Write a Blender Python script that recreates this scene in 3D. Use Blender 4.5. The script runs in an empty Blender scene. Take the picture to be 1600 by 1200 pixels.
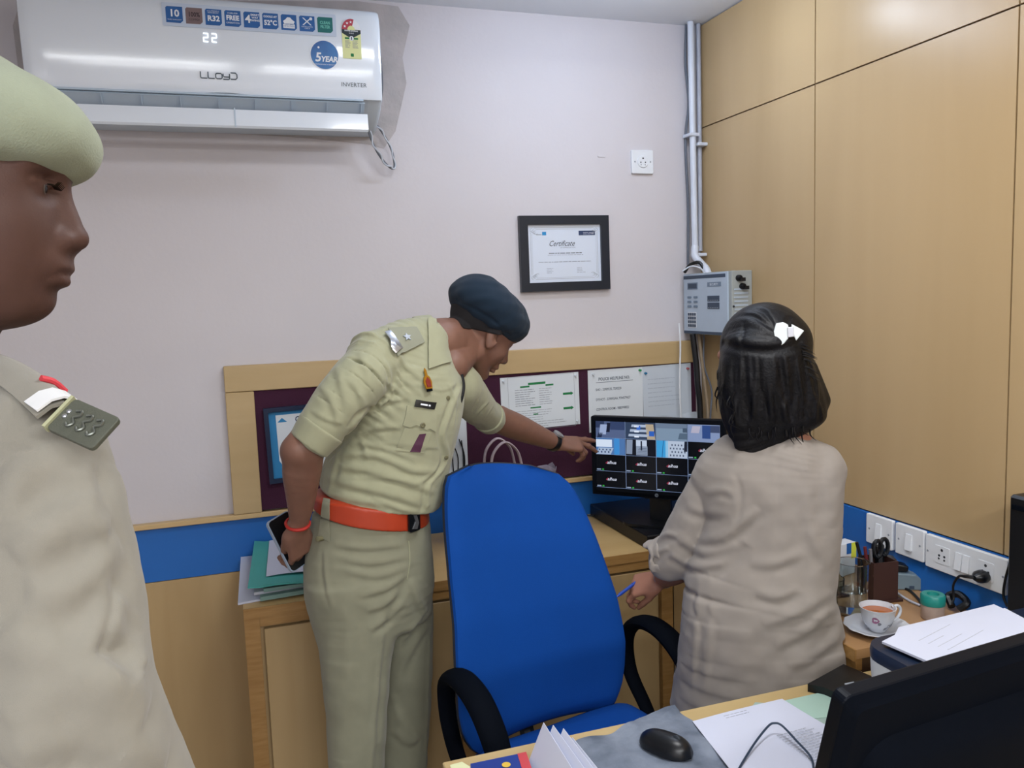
import bpy, math, random
import numpy as np
from mathutils import Vector, Matrix
random.seed(7)
SC = bpy.context.scene
COL = SC.collection
# ------------------------------------------------------------------ camera
FPX = 1275.0
def _d(u, v):
    a = np.array([u-800., v-600., FPX]); return a/np.linalg.norm(a)
_Y = _d(375, 480); _X = _d(4700, 330); _X = _X-_Y*_X.dot(_Y); _X /= np.linalg.norm(_X)
_Z = np.cross(_X, _Y)
M = np.stack([_X, _Y, _Z]); CAM = np.array([0., 0., 1.6])
cam_data = bpy.data.cameras.new('camera'); cam = bpy.data.objects.new('camera', cam_data); COL.objects.link(cam)
R_ = M@np.array([1., 0, 0]); U_ = M@np.array([0, -1., 0]); I_ = M@np.array([0, 0, 1.])
mw = Matrix.Identity(4)
for i in range(3):
    mw[i][0] = R_[i]; mw[i][1] = U_[i]; mw[i][2] = -I_[i]; mw[i][3] = CAM[i]
cam.matrix_world = mw
cam_data.sensor_width = 36.0; cam_data.lens = FPX/1600*36; cam_data.clip_start = 0.02
SC.camera = cam
# ------------------------------------------------------------------ world, exposure, colour
W = bpy.data.worlds.new('world'); SC.world = W; W.use_nodes = True
W.node_tree.nodes['Background'].inputs[0].default_value = (0.85, 0.9, 1, 1)
W.node_tree.nodes['Background'].inputs[1].default_value = 0.25
SC.view_settings.view_transform = 'Standard'; SC.view_settings.look = 'None'
SC.view_settings.exposure = 0.08; SC.view_settings.gamma = 1.0; SC.view_settings.use_curve_mapping = False
WB = 2.715; WR = 1.663; CEIL = 2.56; WT = 0.80; DT = 0.75   # back wall, right wall, ceiling, worktop height, desk height
ROOM_L = -1.6; ROOM_F = -4.2

def at(u, v, Y=None, X=None, Z=None):
    r = M@np.array([u-800., v-600., FPX])
    if Y is not None: t = Y/r[1]
    elif X is not None: t = X/r[0]
    else: t = (Z-CAM[2])/r[2]
    return CAM+r*t
def cv(r, u, i):
    a = R_*r+U_*u+I_*i; return a/np.linalg.norm(a)

# ------------------------------------------------------------------ materials
def lin(h):
    h = h.lstrip('#'); c = [int(h[i:i+2], 16)/255 for i in (0, 2, 4)]
    return tuple(x/12.92 if x <= .04045 else ((x+.055)/1.055)**2.4 for x in c)+(1.,)
MATS = {}
def mat(name, c, rough=.5, metal=0., var=0., vscale=8., bump=0., bscale=200., spec=.5, coat=0., sheen=0., sss=0., trans=0., ior=1.45, stretch=None, c2=None, emit=None, estr=1., distort=0., detail=3.):
    if name in MATS: return MATS[name]
    m = bpy.data.materials.new(name); m.use_nodes = True
    nt = m.node_tree; b = nt.nodes['Principled BSDF']; L = nt.links.new
    def setp(k, v):
        if k in b.inputs: b.inputs[k].default_value = v
    base = lin(c)
    setp('Base Color', base); setp('Roughness', rough); setp('Metallic', metal)
    setp('Specular IOR Level', spec); setp('Coat Weight', coat); setp('Coat Roughness', .08)
    setp('Sheen Weight', sheen); setp('Sheen Roughness', .5); setp('Transmission Weight', trans); setp('IOR', ior)
    if sss: setp('Subsurface Weight', sss); setp('Subsurface Radius', (1, .35, .2)); setp('Subsurface Scale', .006)
    tc = nt.nodes.new('ShaderNodeTexCoord')
    if var or c2:
        mp = nt.nodes.new('ShaderNodeMapping'); L(tc.outputs['Object'], mp.inputs[0])
        if stretch: mp.inputs['Scale'].default_value = stretch
        n = nt.nodes.new('ShaderNodeTexNoise'); n.inputs['Scale'].default_value = vscale; n.inputs['Detail'].default_value = detail
        n.inputs['Distortion'].default_value = distort
        L(mp.outputs[0], n.inputs['Vector'])
        r = nt.nodes.new('ShaderNodeValToRGB')
        a = lin(c2) if c2 else tuple(x*(1-var) for x in base[:3])+(1,)
        e = base if c2 else tuple(min(1, x*(1+var)) for x in base[:3])+(1,)
        r.color_ramp.elements[0].color = a; r.color_ramp.elements[0].position = .3
        r.color_ramp.elements[1].color = e; r.color_ramp.elements[1].position = .7
        L(n.outputs[0], r.inputs[0]); L(r.outputs[0], b.inputs['Base Color'])
    if bump:
        n2 = nt.nodes.new('ShaderNodeTexNoise'); n2.inputs['Scale'].default_value = bscale; n2.inputs['Detail'].default_value = 4
        L(tc.outputs['Object'], n2.inputs['Vector'])
        bp = nt.nodes.new('ShaderNodeBump'); bp.inputs['Strength'].default_value = bump; bp.inputs['Distance'].default_value = .002
        L(n2.outputs[0], bp.inputs['Height']); L(bp.outputs[0], b.inputs['Normal'])
    if emit:
        setp('Emission Color', lin(emit)); setp('Emission Strength', estr)
    MATS[name] = m; return m

# ------------------------------------------------------------------ objects
def setprops(o, label=None, cat=None, group=None, kind=None):
    if label: o['label'] = label
    if cat: o['category'] = cat
    if group: o['group'] = group
    if kind: o['kind'] = kind
    return o
def thing(name, label, cat, loc=(0, 0, 0), rz=0., group=None):
    o = bpy.data.objects.new(name, None); COL.objects.link(o); o.empty_display_size = .05
    o.location = Vector([float(x) for x in loc]); o.rotation_euler = (0, 0, rz)
    return setprops(o, label, cat, group)
def wmat(o):
    m = Matrix.Translation(o.location)@o.rotation_euler.to_matrix().to_4x4()
    return (wmat(o.parent)@o.matrix_parent_inverse@m) if o.parent else m
def link(name, me, parent=None, label=None, world=False):
    o = bpy.data.objects.new(name, me); COL.objects.link(o)
    if parent is not None:
        o.parent = parent
        if world: o.matrix_parent_inverse = wmat(parent).inverted()
    if label: o['label'] = label
    return o
def unit(v):
    v = np.array(v, float); return v/(np.linalg.norm(v)+1e-12)
def perp(d):
    d = unit(d); a = np.array([0, 0, 1.]) if abs(d[2]) < .9 else np.array([1., 0, 0])
    s = unit(np.cross(a, d)); return s, np.cross(d, s)
class MB:
    """collects shapes into one mesh"""
    def __init__(s): s.v = []; s.f = []; s.fm = []; s.mats = []; s.sm = []
    def mi(s, m):
        if m not in s.mats: s.mats.append(m)
        return s.mats.index(m)
    def add(s, vs, fs, m, smooth=False):
        o = len(s.v); s.v += [tuple(float(c) for c in v) for v in vs]; k = s.mi(m)
        for f in fs: s.f.append(tuple(i+o for i in f)); s.fm.append(k); s.sm.append(smooth)
        return s
    def box(s, lo, hi, m, frame=None, bev=0.):
        lo = np.array(lo, float); hi = np.array(hi, float)
        if bev > 0:
            b = min(bev, *(abs(hi-lo)/2.01)); vs = []; import itertools
            bm = []
            # chamfered box: 24 verts
            idx = {}
            for sx in (0, 1):
                for sy in (0, 1):
                    for sz in (0, 1):
                        for ax in range(3):
                            p = [(lo, hi)[sx][0], (lo, hi)[sy][1], (lo, hi)[sz][2]]
                            sg = [1-2*sx, 1-2*sy, 1-2*sz]
                            for k in range(3):
                                if k != ax: p[k] += sg[k]*b
                            idx[(sx, sy, sz, ax)] = len(vs); vs.append(p)
            fs = []
            def q(*keys): fs.append(tuple(idx[k] for k in keys))
            for sx in (0, 1):
                f = [(sx, 0, 0, 0), (sx, 1, 0, 0), (sx, 1, 1, 0), (sx, 0, 1, 0)]; q(*(f if sx else f[::-1]))
                f = [(0, sx, 0, 1), (0, sx, 1, 1), (1, sx, 1, 1), (1, sx, 0, 1)]; q(*(f if sx else f[::-1]))
                f = [(0, 0, sx, 2), (1, 0, sx, 2), (1, 1, sx, 2), (0, 1, sx, 2)]; q(*(f if sx else f[::-1]))
            for a in (0, 1):
                for c in (0, 1):
                    q((a, c, 0, 0), (a, c, 1, 0), (a, c, 1, 1), (a, c, 0, 1))
                    q((a, 0, c, 0), (a, 1, c, 0), (a, 1, c, 2), (a, 0, c, 2))
                    q((0, a, c, 1), (1, a, c, 1), (1, a, c, 2), (0, a, c, 2))
            for a in (0, 1):
                for c in (0, 1):
                    for e in (0, 1): q((a, c, e, 0), (a, c, e, 1), (a, c, e, 2))
        else:
            vs = [(x, y, z) for x in (lo[0], hi[0]) for y in (lo[1], hi[1]) for z in (lo[2], hi[2])]
            fs = [(0, 1, 3, 2), (4, 6, 7, 5), (0, 4, 5, 1), (2, 3, 7, 6), (0, 2, 6, 4), (1, 5, 7, 3)]
        if frame is not None:
            O, X, Y, Z = [np.array(a, float) for a in frame]
            vs = [O+X*v[0]+Y*v[1]+Z*v[2] for v in vs]
        return s.add(vs, fs, m)
    def prism(s, pts, thick, m, frame, z0=0., smooth=False):
        """outline (x,y) extruded along frame Z"""
        O, X, Y, Z = [np.array(a, float) for a in frame]; n = len(pts)
        vs = [O+X*p[0]+Y*p[1]+Z*z0 for p in pts]+[O+X*p[0]+Y*p[1]+Z*(z0+thick) for p in pts]
        fs = [tuple(range(n))[::-1], tuple(range(n, 2*n))]+[(i, (i+1) % n, n+(i+1) % n, n+i) for i in range(n)]
        return s.add(vs, fs, m, smooth)
    def tube(s, pts, r, m, n=8, closed=False, flat=None, sub=0):
        P = [np.array(p, float) for p in pts]
        if sub: P = catmull(P, sub, closed)
        k = len(P); rs = r if hasattr(r, '__len__') else [r]*k
        if len(rs) != k: rs = list(np.interp(np.linspace(0, 1, k), np.linspace(0, 1, len(rs)), rs))
        T = [unit((P[(i+1) % k] if closed or i < k-1 else P[i])-(P[i-1] if closed or i > 0 else P[i])) for i in range(k)]
        a, b = perp(T[0]); vs = []
        if flat is not None: a = unit(np.array(flat[0], float)-T[0]*np.dot(flat[0], T[0])); b = np.cross(T[0], a)
        for i in range(k):
            a = unit(a-T[i]*a.dot(T[i])); b = np.cross(T[i], a)
            fl = flat[1] if flat is not None else 1.
            for j in range(n):
                t = 2*math.pi*j/n; vs.append(P[i]+a*math.cos(t)*rs[i]+b*math.sin(t)*rs[i]*fl)
        fs = []
        for i in range(k if closed else k-1):
            for j in range(n):
                i2 = (i+1) % k; fs.append((i*n+j, i*n+(j+1) % n, i2*n+(j+1) % n, i2*n+j))
        if not closed: fs += [tuple(range(n))[::-1], tuple((k-1)*n+j for j in range(n))]
        return s.add(vs, fs, m, True)
    def lathe(s, prof, m, O=(0, 0, 0), X=(1, 0, 0), Y=(0, 1, 0), Z=(0, 0, 1), n=32, smooth=True, caps=True):
        O, X, Y, Z = [np.array(a, float) for a in (O, X, Y, Z)]; vs = []
        for r, z in prof:
            for j in range(n):
                t = 2*math.pi*j/n; vs.append(O+X*r*math.cos(t)+Y*r*math.sin(t)+Z*z)
        fs = []
        for i in range(len(prof)-1):
            for j in range(n): fs.append((i*n+j, i*n+(j+1) % n, (i+1)*n+(j+1) % n, (i+1)*n+j))
        if caps: fs += [tuple(range(n))[::-1], tuple((len(prof)-1)*n+j for j in range(n))]
        return s.add(vs, fs, m, smooth)
    def grid(s, P, m, thick=0., smooth=True, closed_u=False):
        """P[i][j] surface with optional thickness"""
        P = np.array(P, float); a, b = P.shape[:2]
        if not thick:
            fs = [(i*b+j, i*b+j+1, (i+1)*b+j+1, (i+1)*b+j) for i in range(a-1) for j in range(b-1)]
            return s.add(P.reshape(-1, 3), fs, m, smooth)
        du = np.gradient(P, axis=0); dv = np.gradient(P, axis=1); N = np.cross(du, dv); N /= np.linalg.norm(N, axis=2, keepdims=True)+1e-12
        Q = P+N*thick; vs = np.concatenate([P.reshape(-1, 3), Q.reshape(-1, 3)]); o = a*b; fs = []
        for i in range(a-1):
            for j in range(b-1):
                q = (i*b+j, i*b+j+1, (i+1)*b+j+1, (i+1)*b+j); fs.append(q[::-1]); fs.append(tuple(x+o for x in q))
        for i in range(a-1):
            fs.append((i*b, (i+1)*b, (i+1)*b+o, i*b+o)); fs.append((i*b+b-1, i*b+b-1+o, (i+1)*b+b-1+o, (i+1)*b+b-1))
        for j in range(b-1):
            fs.append((j, j+o, j+1+o, j+1)); fs.append(((a-1)*b+j, (a-1)*b+j+1, (a-1)*b+j+1+o, (a-1)*b+j+o))
        return s.add(vs, fs, m, smooth)
    def text(s, body, size, m, frame, z=0., align='CENTER', sx=1., shear=0., thick=0., bold=0.):
        O, X, Y, Z = [np.array(a, float) for a in frame]
        c = bpy.data.curves.new('t', 'FONT'); c.body = body; c.size = size; c.align_x = align; c.align_y = 'CENTER'; c.resolution_u = 2
        c.shear = shear; c.offset = bold; c.extrude = thick
        o = bpy.data.objects.new('t', c); COL.objects.link(o); dg = bpy.context.evaluated_depsgraph_get(); dg.update()
        me = bpy.data.meshes.new_from_object(o.evaluated_get(dg))
        vs = [O+X*v.co.x*sx+Y*v.co.y+Z*(z+v.co.z) for v in me.vertices]; fs = [tuple(p.vertices) for p in me.polygons]
        if vs: s.add(vs, fs, m)
        bpy.data.objects.remove(o); bpy.data.curves.remove(c); bpy.data.meshes.remove(me); return s
    def mesh(s, name):
        me = bpy.data.meshes.new(name); me.from_pydata(s.v, [], s.f)
        for m in s.mats: me.materials.append(m)
        me.polygons.foreach_set('material_index', s.fm); me.polygons.foreach_set('use_smooth', s.sm); me.validate(); me.update(); return me
    def obj(s, name, parent=None, label=None, world=False, bev=0., autos=True, sub=0):
        me = s.mesh(name)
        if autos and any(s.sm):
            try: me.set_sharp_from_angle(angle=math.radians(40))
            except Exception: pass
        o = link(name, me, parent, label, world)
        if bev:
            md = o.modifiers.new('bevel', 'BEVEL'); md.width = bev; md.segments = 2; md.limit_method = 'ANGLE'; md.angle_limit = math.radians(40)
        if sub:
            md = o.modifiers.new('subd', 'SUBSURF'); md.levels = sub; md.render_levels = sub
        return o
def catmull(P, n, closed=False):
    P = [np.array(p, float) for p in P]; k = len(P); out = []
    for i in range(k if closed else k-1):
        p1 = P[i]; p2 = P[(i+1) % k]
        p0 = P[i-1] if (closed or i > 0) else 2*p1-p2
        p3 = P[(i+2) % k] if (closed or i < k-2) else 2*p2-p1
        for j in range(n):
            t = j/n; out.append(.5*((2*p1)+(-p0+p2)*t+(2*p0-5*p1+4*p2-p3)*t*t+(-p0+3*p1-3*p2+p3)*t**3))
    if not closed: out.append(P[-1])
    return out
def rrect(w, h, r, n=5, cx=0., cy=0.):
    pts = []
    for (sx, sy, a0) in ((1, -1, -90), (1, 1, 0), (-1, 1, 90), (-1, -1, 180)):
        for k in range(n+1):
            a = math.radians(a0+90*k/n); pts.append((cx+sx*(w/2-r)+r*math.cos(a), cy+sy*(h/2-r)+r*math.sin(a)))
    return pts
WX = ((1, 0, 0), (0, 0, 1), (0, -1, 0))      # drawing frame on the back wall: x right, y up, out of the wall
def backframe(x, z, off=0.): return ((x, WB-off, z),)+WX
def rightframe(y, z, off=0.): return ((WR-off, y, z), (0, -1, 0), (0, 0, 1), (-1, 0, 0))
def topframe(x, y, z, ang=0.):
    c, s_ = math.cos(ang), math.sin(ang); return ((x, y, z), (c, s_, 0), (-s_, c, 0), (0, 0, 1))
def recenter(o):
    """origin of a one-mesh thing to the middle of its base"""
    co = np.array([v.co[:] for v in o.data.vertices]); c = (co.min(0)+co.max(0))/2; c[2] = co[:, 2].min()
    o.data.transform(Matrix.Translation(-Vector(c))); o.location = o.location+Vector(c); return o
def single(mb, name, label, cat, group=None, **k):
    o = mb.obj(name, **k); recenter(o); return setprops(o, label, cat, group)
def struct(mb, name, **k):
    o = mb.obj(name, **k); o['kind'] = 'structure'; return o
# ================================================================== lights of the room
def area_light(name, loc, sx, sy, power, color, rot=(0, 0, 0)):
    l = bpy.data.lights.new(name, 'AREA'); l.shape = 'RECTANGLE'; l.size = sx; l.size_y = sy; l.energy = power; l.color = color
    o = bpy.data.objects.new(name, l); COL.objects.link(o); o.location = loc; o.rotation_euler = rot; return o
m_frame_al = mat('light_frame', '#d8d8da', .4)
m_diff = mat('light_diffuser', '#ffffff', .5, emit='#fff6f0', estr=5.)
def ceiling_light(x, y, sx, sy, power, color, label):
    t = thing('ceiling_light', label, 'ceiling light', (x, y, CEIL), 0, 'panel lights in the ceiling')
    b = MB(); w = .02
    for (x0, x1, y0, y1) in ((-sx/2-w, sx/2+w, -sy/2-w, -sy/2), (-sx/2-w, sx/2+w, sy/2, sy/2+w), (-sx/2-w, -sx/2, -sy/2, sy/2), (sx/2, sx/2+w, -sy/2, sy/2)):
        b.box((x0, y0, -.02), (x1, y1, -.0005), m_frame_al)
    b.obj('frame', t)
    MB().box((-sx/2, -sy/2, -.008), (sx/2, sy/2, -.0005), m_diff).obj('diffuser', t)
    l = area_light('lamp', (0, 0, -.022), sx, sy, power, color); l.parent = t
ceiling_light(-.55, -1.0, 1.2, .3, 36, (.95, .975, 1), 'rectangular ceiling panel light in the nearer row behind the camera, by the left wall')
ceiling_light(.85, -1.0, 1.2, .3, 36, (.95, .975, 1), 'rectangular ceiling panel light in the nearer row behind the camera, by the right wall')
ceiling_light(-.55, -2.8, 1.2, .3, 46, (.95, .975, 1), 'rectangular ceiling panel light in the far row behind the camera, by the left wall')
ceiling_light(.85, -2.8, 1.2, .3, 46, (.95, .975, 1), 'rectangular ceiling panel light in the far row behind the camera, by the right wall')
ceiling_light(.75, 1.15, .6, .3, 13, (.95, .975, 1), 'small added ceiling panel light brightening the desk and chair top')  # added panel, put in to brighten the chair top and the desk
t = thing('tube_light', 'cool white tube light on the ceiling near the corner of the two walls', 'tube light', (1.1, 2.12, CEIL-.09))
MB().box((-.31, -.02, .06), (.31, .02, .0895), m_frame_al).obj('batten', t)
MB().tube([(-.29, 0, 0), (.29, 0, 0)], .013, mat('tube_glass', '#ffffff', .4, emit='#dfe9ff', estr=6.), n=14).obj('tube', t)
for x in (-.3, .3): MB().box((x-.012, -.015, -.016), (x+.012, .015, .0595), m_frame_al).obj('end_cap', t)
for x in (-.2, 0, .2):
    l = bpy.data.lights.new('lamp', 'POINT'); l.energy = 3.2; l.color = (.72, .83, 1); l.shadow_soft_size = .03; o = bpy.data.objects.new('lamp', l); COL.objects.link(o); o.location = (x, 0, -.03); o.parent = t
# ================================================================== the room
m_paint = mat('painted_plaster', '#cac6ca', .55, var=.025, vscale=2.5, bump=.25, bscale=60)
m_ceil = mat('ceiling_paint', '#dde2ea', .7)
m_floor = mat('floor_tile', '#8f8a84', .35, var=.1, vscale=3)
m_ply = mat('pale_veneer', '#b99f74', .38, c2='#ad9267', vscale=1.6, stretch=(6, 6, .5), distort=.6, bump=.05, bscale=300)
m_ply2 = mat('veneer_edge', '#a98350', .45, c2='#96703f', vscale=12, stretch=(1, 8, 8))
m_lip = mat('light_veneer', '#c9ad7e', .42, c2='#bfa172', vscale=3, stretch=(.5, 4, 4))
m_gap = mat('joint_dark', '#4a3a26', .8)
m_blue = mat('blue_laminate', '#2065b4', .4, var=.03, vscale=4, bump=.05, bscale=400)
m_white = mat('white_plastic', '#dfe3e8', .35)
m_dark = mat('dark_plastic', '#060a12', .8, spec=.06, bump=.08, bscale=600)
m_black = mat('black_plastic', '#0c0f14', .35)
m_print = mat('print_ink', '#2a2c33', .8)
m_grey = mat('grey_print', '#8d939c', .8)
m_paper = mat('white_paper', '#c6cbdd', .8, var=.015, vscale=6)

struct(MB().box((ROOM_L, WB, 0), (WR+.1, WB+.1, CEIL), m_paint), 'wall_back')
struct(MB().box((WR, ROOM_F, 0), (WR+.1, WB, CEIL), m_ply), 'wall_right')
struct(MB().box((ROOM_L-.1, ROOM_F, 0), (ROOM_L, WB+.1, CEIL), m_paint), 'wall_left')
struct(MB().box((ROOM_L-.1, ROOM_F-.1, 0), (WR+.1, ROOM_F, CEIL), m_paint), 'wall_front')
struct(MB().box((ROOM_L-.1, ROOM_F-.1, -.1), (WR+.1, WB+.1, 0), m_floor), 'floor')
struct(MB().box((ROOM_L-.1, ROOM_F-.1, CEIL), (WR+.1, WB+.1, CEIL+.1), m_ceil), 'ceiling')
# veneer panels on the right wall with real joints between them
g = .0022; b = MB(); b.box((WR-.006, ROOM_F, .962), (WR-.0005, WB-.001, CEIL-.001), m_gap); struct(b, 'trim_1')
m_ply_w = mat('wall_veneer', '#baa078', .33, c2='#ae946c', vscale=.9, stretch=(4, 4, .35), distort=.5, bump=.04, bscale=300, detail=5)
ys = [ROOM_F, -1.93, -1.265, -.6, .067, .735, 1.402, 2.07, WB-.002]; k = 2
for j in range(len(ys)-1):
    for (z0, z1) in ((.966, 2.195), (2.195, CEIL-.002)):
        struct(MB().box((WR-.012, ys[j]+g, z0+(g if z0 > 1 else 0)), (WR-.006, ys[j+1]-g, z1-g), m_ply_w), 'trim_%d' % k); k += 1
# blue band and veneer wainscot on the back wall
struct(MB().box((ROOM_L, WB-.012, .757), (WR-.02, WB-.0005, .928), m_blue), 'trim_%d' % k); k += 1
struct(MB().box((ROOM_L, WB-.012, 0), (-.02, WB-.0005, .755), m_ply), 'trim_%d' % k); k += 1
struct(MB().box((ROOM_L, WB-.03, .928), (WR-.012, WB-.0005, .944), m_lip, bev=.002), 'trim_%d' % k); k += 1
struct(MB().box((WR-.02, ROOM_F, .70), (WR-.0005, WB-.0005, .962), m_blue), 'trim_%d' % k); k += 1
# ================================================================== pin board
m_mar = mat('maroon_felt', '#3d1830', .95, bump=.5, bscale=500)
m_pin_frame = mat('board_frame_veneer', '#c0a67c', .42, c2='#b39a6e', vscale=2, stretch=(.6, 5, 5), distort=.5)
t = thing('notice_board', 'maroon felt notice board in a wide pale wood frame behind the desk', 'notice board', (.78, WB, .945))
MB().box((.02, WB-.022, .95), (1.613, WB-.0005, 1.336), m_mar).obj('felt_panel', t, world=True)
MB().box((-.062, WB-.03, 1.336), (1.613, WB-.0005, 1.418), m_pin_frame, bev=.002).obj('top_rail', t, world=True)
MB().box((-.062, WB-.03, .945), (.024, WB-.0005, 1.3345), m_pin_frame, bev=.002).obj('side_rail', t, world=True)
BO = .0225
def lines(b, frame, x0, x1, y0, y1, n, m, h=.0012, rag=.3, seed=1, z=.0004):
    r = random.Random(seed)
    for i in range(n):
        y = y0+(y1-y0)*i/max(1, n-1); a = x0; e = x1-(x1-x0)*rag*r.random()
        while a < e-.002:
            wl = min(e-a, r.uniform(.006, .022)); b.prism([(a, y), (a+wl, y), (a+wl, y+h), (a, y+h)], .0002, m, frame, z0=z); a += wl+.0022
def pin(t, frame, x, y, m, label):
    O, X, Y, Z = [np.array(a, float) for a in frame]; MB().lathe([(.0045, 0), (.0045, .001), (.0022, .003), (.002, .007), (.0042, .009), (.0042, .0105)], m, O+X*x+Y*y, X, Y, Z, n=10).obj('push_pin', t, label, world=True)
m_green = mat('green_ink', '#1d7a45', .7); m_pinw = mat('clear_pin', '#c8d0d8', .3); m_ping = mat('green_pin', '#1b8a50', .35); m_pinb = mat('blue_pin', '#1f6f9a', .35); m_pinr = mat('red_pin', '#b05a60', .35)
def skew_frame(px, Y):
    p = [at(u, v, Y=Y) for u, v in px]  # tl, tr, br, bl
    return p
def paper_on_board(name, corners, label, cat='paper'):
    p = [at(u, v+(4 if i_ < 2 else 0), Y=WB-BO-.001) for i_, (u, v) in enumerate(corners)]
    O = (p[0]+p[1]+p[2]+p[3])/4; X = unit(p[1]-p[0]); Z = np.array([0, -1., 0]); Y = np.cross(Z, X)
    w = (np.linalg.norm(p[1]-p[0])+np.linalg.norm(p[2]-p[3]))/2; h = (np.linalg.norm(p[0]-p[3])+np.linalg.norm(p[1]-p[2]))/2
    return (O, X, Y, Z), w, h
m_paperw = mat('notice_paper', '#d5dce2', .75, var=.02, vscale=10)
# green-printed notice
fr, w, h = paper_on_board('n', [(780, 587), (903, 577), (907, 663), (786, 674)], '')
t = thing('pinned_notice', 'white notice with green headings pinned left of the helpline sheet', 'notice', fr[0]-fr[2]*h/2)
MB().box((-w/2, -h/2, 0), (w/2, h/2, .0006), m_paperw, frame=fr).obj('sheet', t, world=True)
b = MB(); zz = .0008
for (x0, x1, y, hh) in ((-.045, .02, .062, .008), (-.075, -.04, .054, .006), (.02, .05, .054, .006), (-.04, 0, -.022, .005), (-.03, -.012, -.045, .004)):
    b.prism([(x0, y), (x1, y), (x1, y+hh), (x0, y+hh)], .0002, m_green, fr, z0=zz)
for y in (.02, -.032):
    b.prism([(.085, y-.004), (.115, y-.004), (.115, y-.007), (.125, y), (.115, y+.007), (.115, y+.004), (.085, y+.004)], .0002, m_green, fr, z0=zz)
lines(b, fr, -.095, -.02, .045, -.01, 8, m_grey, h=.0022, seed=3, z=zz); lines(b, fr, -.005, .045, .045, -.01, 8, m_grey, h=.0018, seed=4, z=zz)
lines(b, fr, -.095, .1, -.03, -.088, 8, m_grey, h=.0015, rag=.5, seed=5, z=zz)
for (x0, x1, y0, y1) in ((-.12, .13, .092, .0928), (-.12, .13, -.098, -.0972), (-.12, -.1192, -.098, .092), (.1292, .13, -.098, .092)):
    b.prism([(x0, y0), (x1, y0), (x1, y1), (x0, y1)], .0002, m_grey, fr, z0=zz)
b.obj('printed_text', t, world=True)
for sx, sy in ((-1, 1), (1, 1), (1, -1), (-1, -1)): pin(t, fr, sx*(w/2-.012), sy*(h/2-.012), m_pinw, 'clear pin')
# helpline sheet
fr, w, h = paper_on_board('n', [(918, 575), (1003, 569), (1006, 672), (921, 672)], '')
t = thing('helpline_sheet', 'white sheet headed POLICE HELPLINE NO. pinned above the camera monitor', 'notice', fr[0]-fr[2]*h/2)
MB().box((-w/2, -h/2, 0), (w/2, h/2, .0006), m_paperw, frame=fr).obj('sheet', t, world=True)
b = MB(); top = h/2
def fs(dx, dy): return (fr[0]+fr[1]*dx+fr[2]*dy, fr[1], fr[2], fr[3])
m_ink2 = mat('soft_ink', '#4d5866', .8)
b.text('POLICE HELPLINE NO.', .0155, m_ink2, fs(-.005, top-.035), z=.0009, sx=.82, bold=.0003)
b.prism([(-.078, top-.047), (.07, top-.047), (.07, top-.0455), (-.078, top-.0455)], .0002, m_ink2, fr, z0=.0008)
for i, s_ in enumerate(('SHO - 22909235, 7290220', 'DY/HOT - 22909GAA, 9764279627', 'CONTROL ROOM - 9883998822', 'PCR 02 - 987')):
    b.text(s_, .0125, m_ink2, fs(-.08, top-.073-.036*i), z=.0009, sx=.75, align='LEFT', bold=.0002)
b.obj('printed_text', t, world=True)
pin(t, fr, -w/2+.02, h/2-.015, m_pinw, 'clear pin'); pin(t, fr, w/2-.012, h/2-.012, m_ping, 'green pin'); pin(t, fr, -.02, -h/2+.035, m_pinb, 'blue pin')
# fainter sheet in a plastic cover
fr, w, h = paper_on_board('n', [(1003, 569), (1078, 563), (1082, 668), (1006, 672)], '')
t = thing('plastic_sleeve_sheet', 'faintly printed sheet in a clear sleeve pinned right of the helpline sheet', 'notice', fr[0]-fr[2]*h/2)
m_sleeve = mat('sleeve_paper', '#c3cdd8', .25, var=.03, vscale=8)
MB().box((-w/2+.001, -h/2, 0), (w/2, h/2, .0008), m_sleeve, frame=fr).obj('sheet', t, world=True)
b = MB(); m_fog = mat('faint_ink', '#a2aebd', .6); lines(b, fr, -.08, .06, .07, -.03, 7, m_fog, h=.002, rag=.4, seed=9, z=.001)
b.obj('printed_text', t, world=True)
P = [[fr[0]+fr[1]*(-w/2+.02+i*(w+.01)/10)+fr[2]*(-h/2+.002+.05*j/3+.004*math.sin(i*.9)*j/3)+fr[3]*(.003+.007*math.sin(j*1.1+i*.4)**2) for j in range(4)] for i in range(11)]
MB().grid(P, m_sleeve, thick=.0004).obj('curled_edge', t, world=True)
pin(t, fr, -w/2+.012, h/2-.025, m_pinb, 'blue pin'); pin(t, fr, w/2-.015, h/2-.02, m_pinr, 'red pin')
# strip calendar sheet standing behind the officer
m_teal = mat('teal_print', '#2a7fb4', .5); m_navyf = mat('navy_frame', '#12233f', .35)
b = MB(); x0, x1, z0, z1 = at(690, 0, Y=WB)[0], at(717, 700, Y=WB)[0], .965, at(716, 668, Y=WB)[2]
t = thing('white_card', 'white card with dark cords hanging behind the bending officer', 'card', (.68, WB-.03, z0))
MB().box((.60, WB-.026, z0), (.712, WB-.0235, z1+.05), m_paperw).obj('sheet', t, world=True)
for dx, top_, s_ in ((.655, 1.12, .02), (.668, 1.13, -.012), (.682, 1.125, .016), (.69, 1.12, .004)):
    MB().tube([(dx, WB-.034, top_), (dx+s_, WB-.036, top_-.06), (dx+s_*.7, WB-.034, z0+.01)], .0022, m_black, n=6, sub=5).obj('cord', t, world=True)
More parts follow.
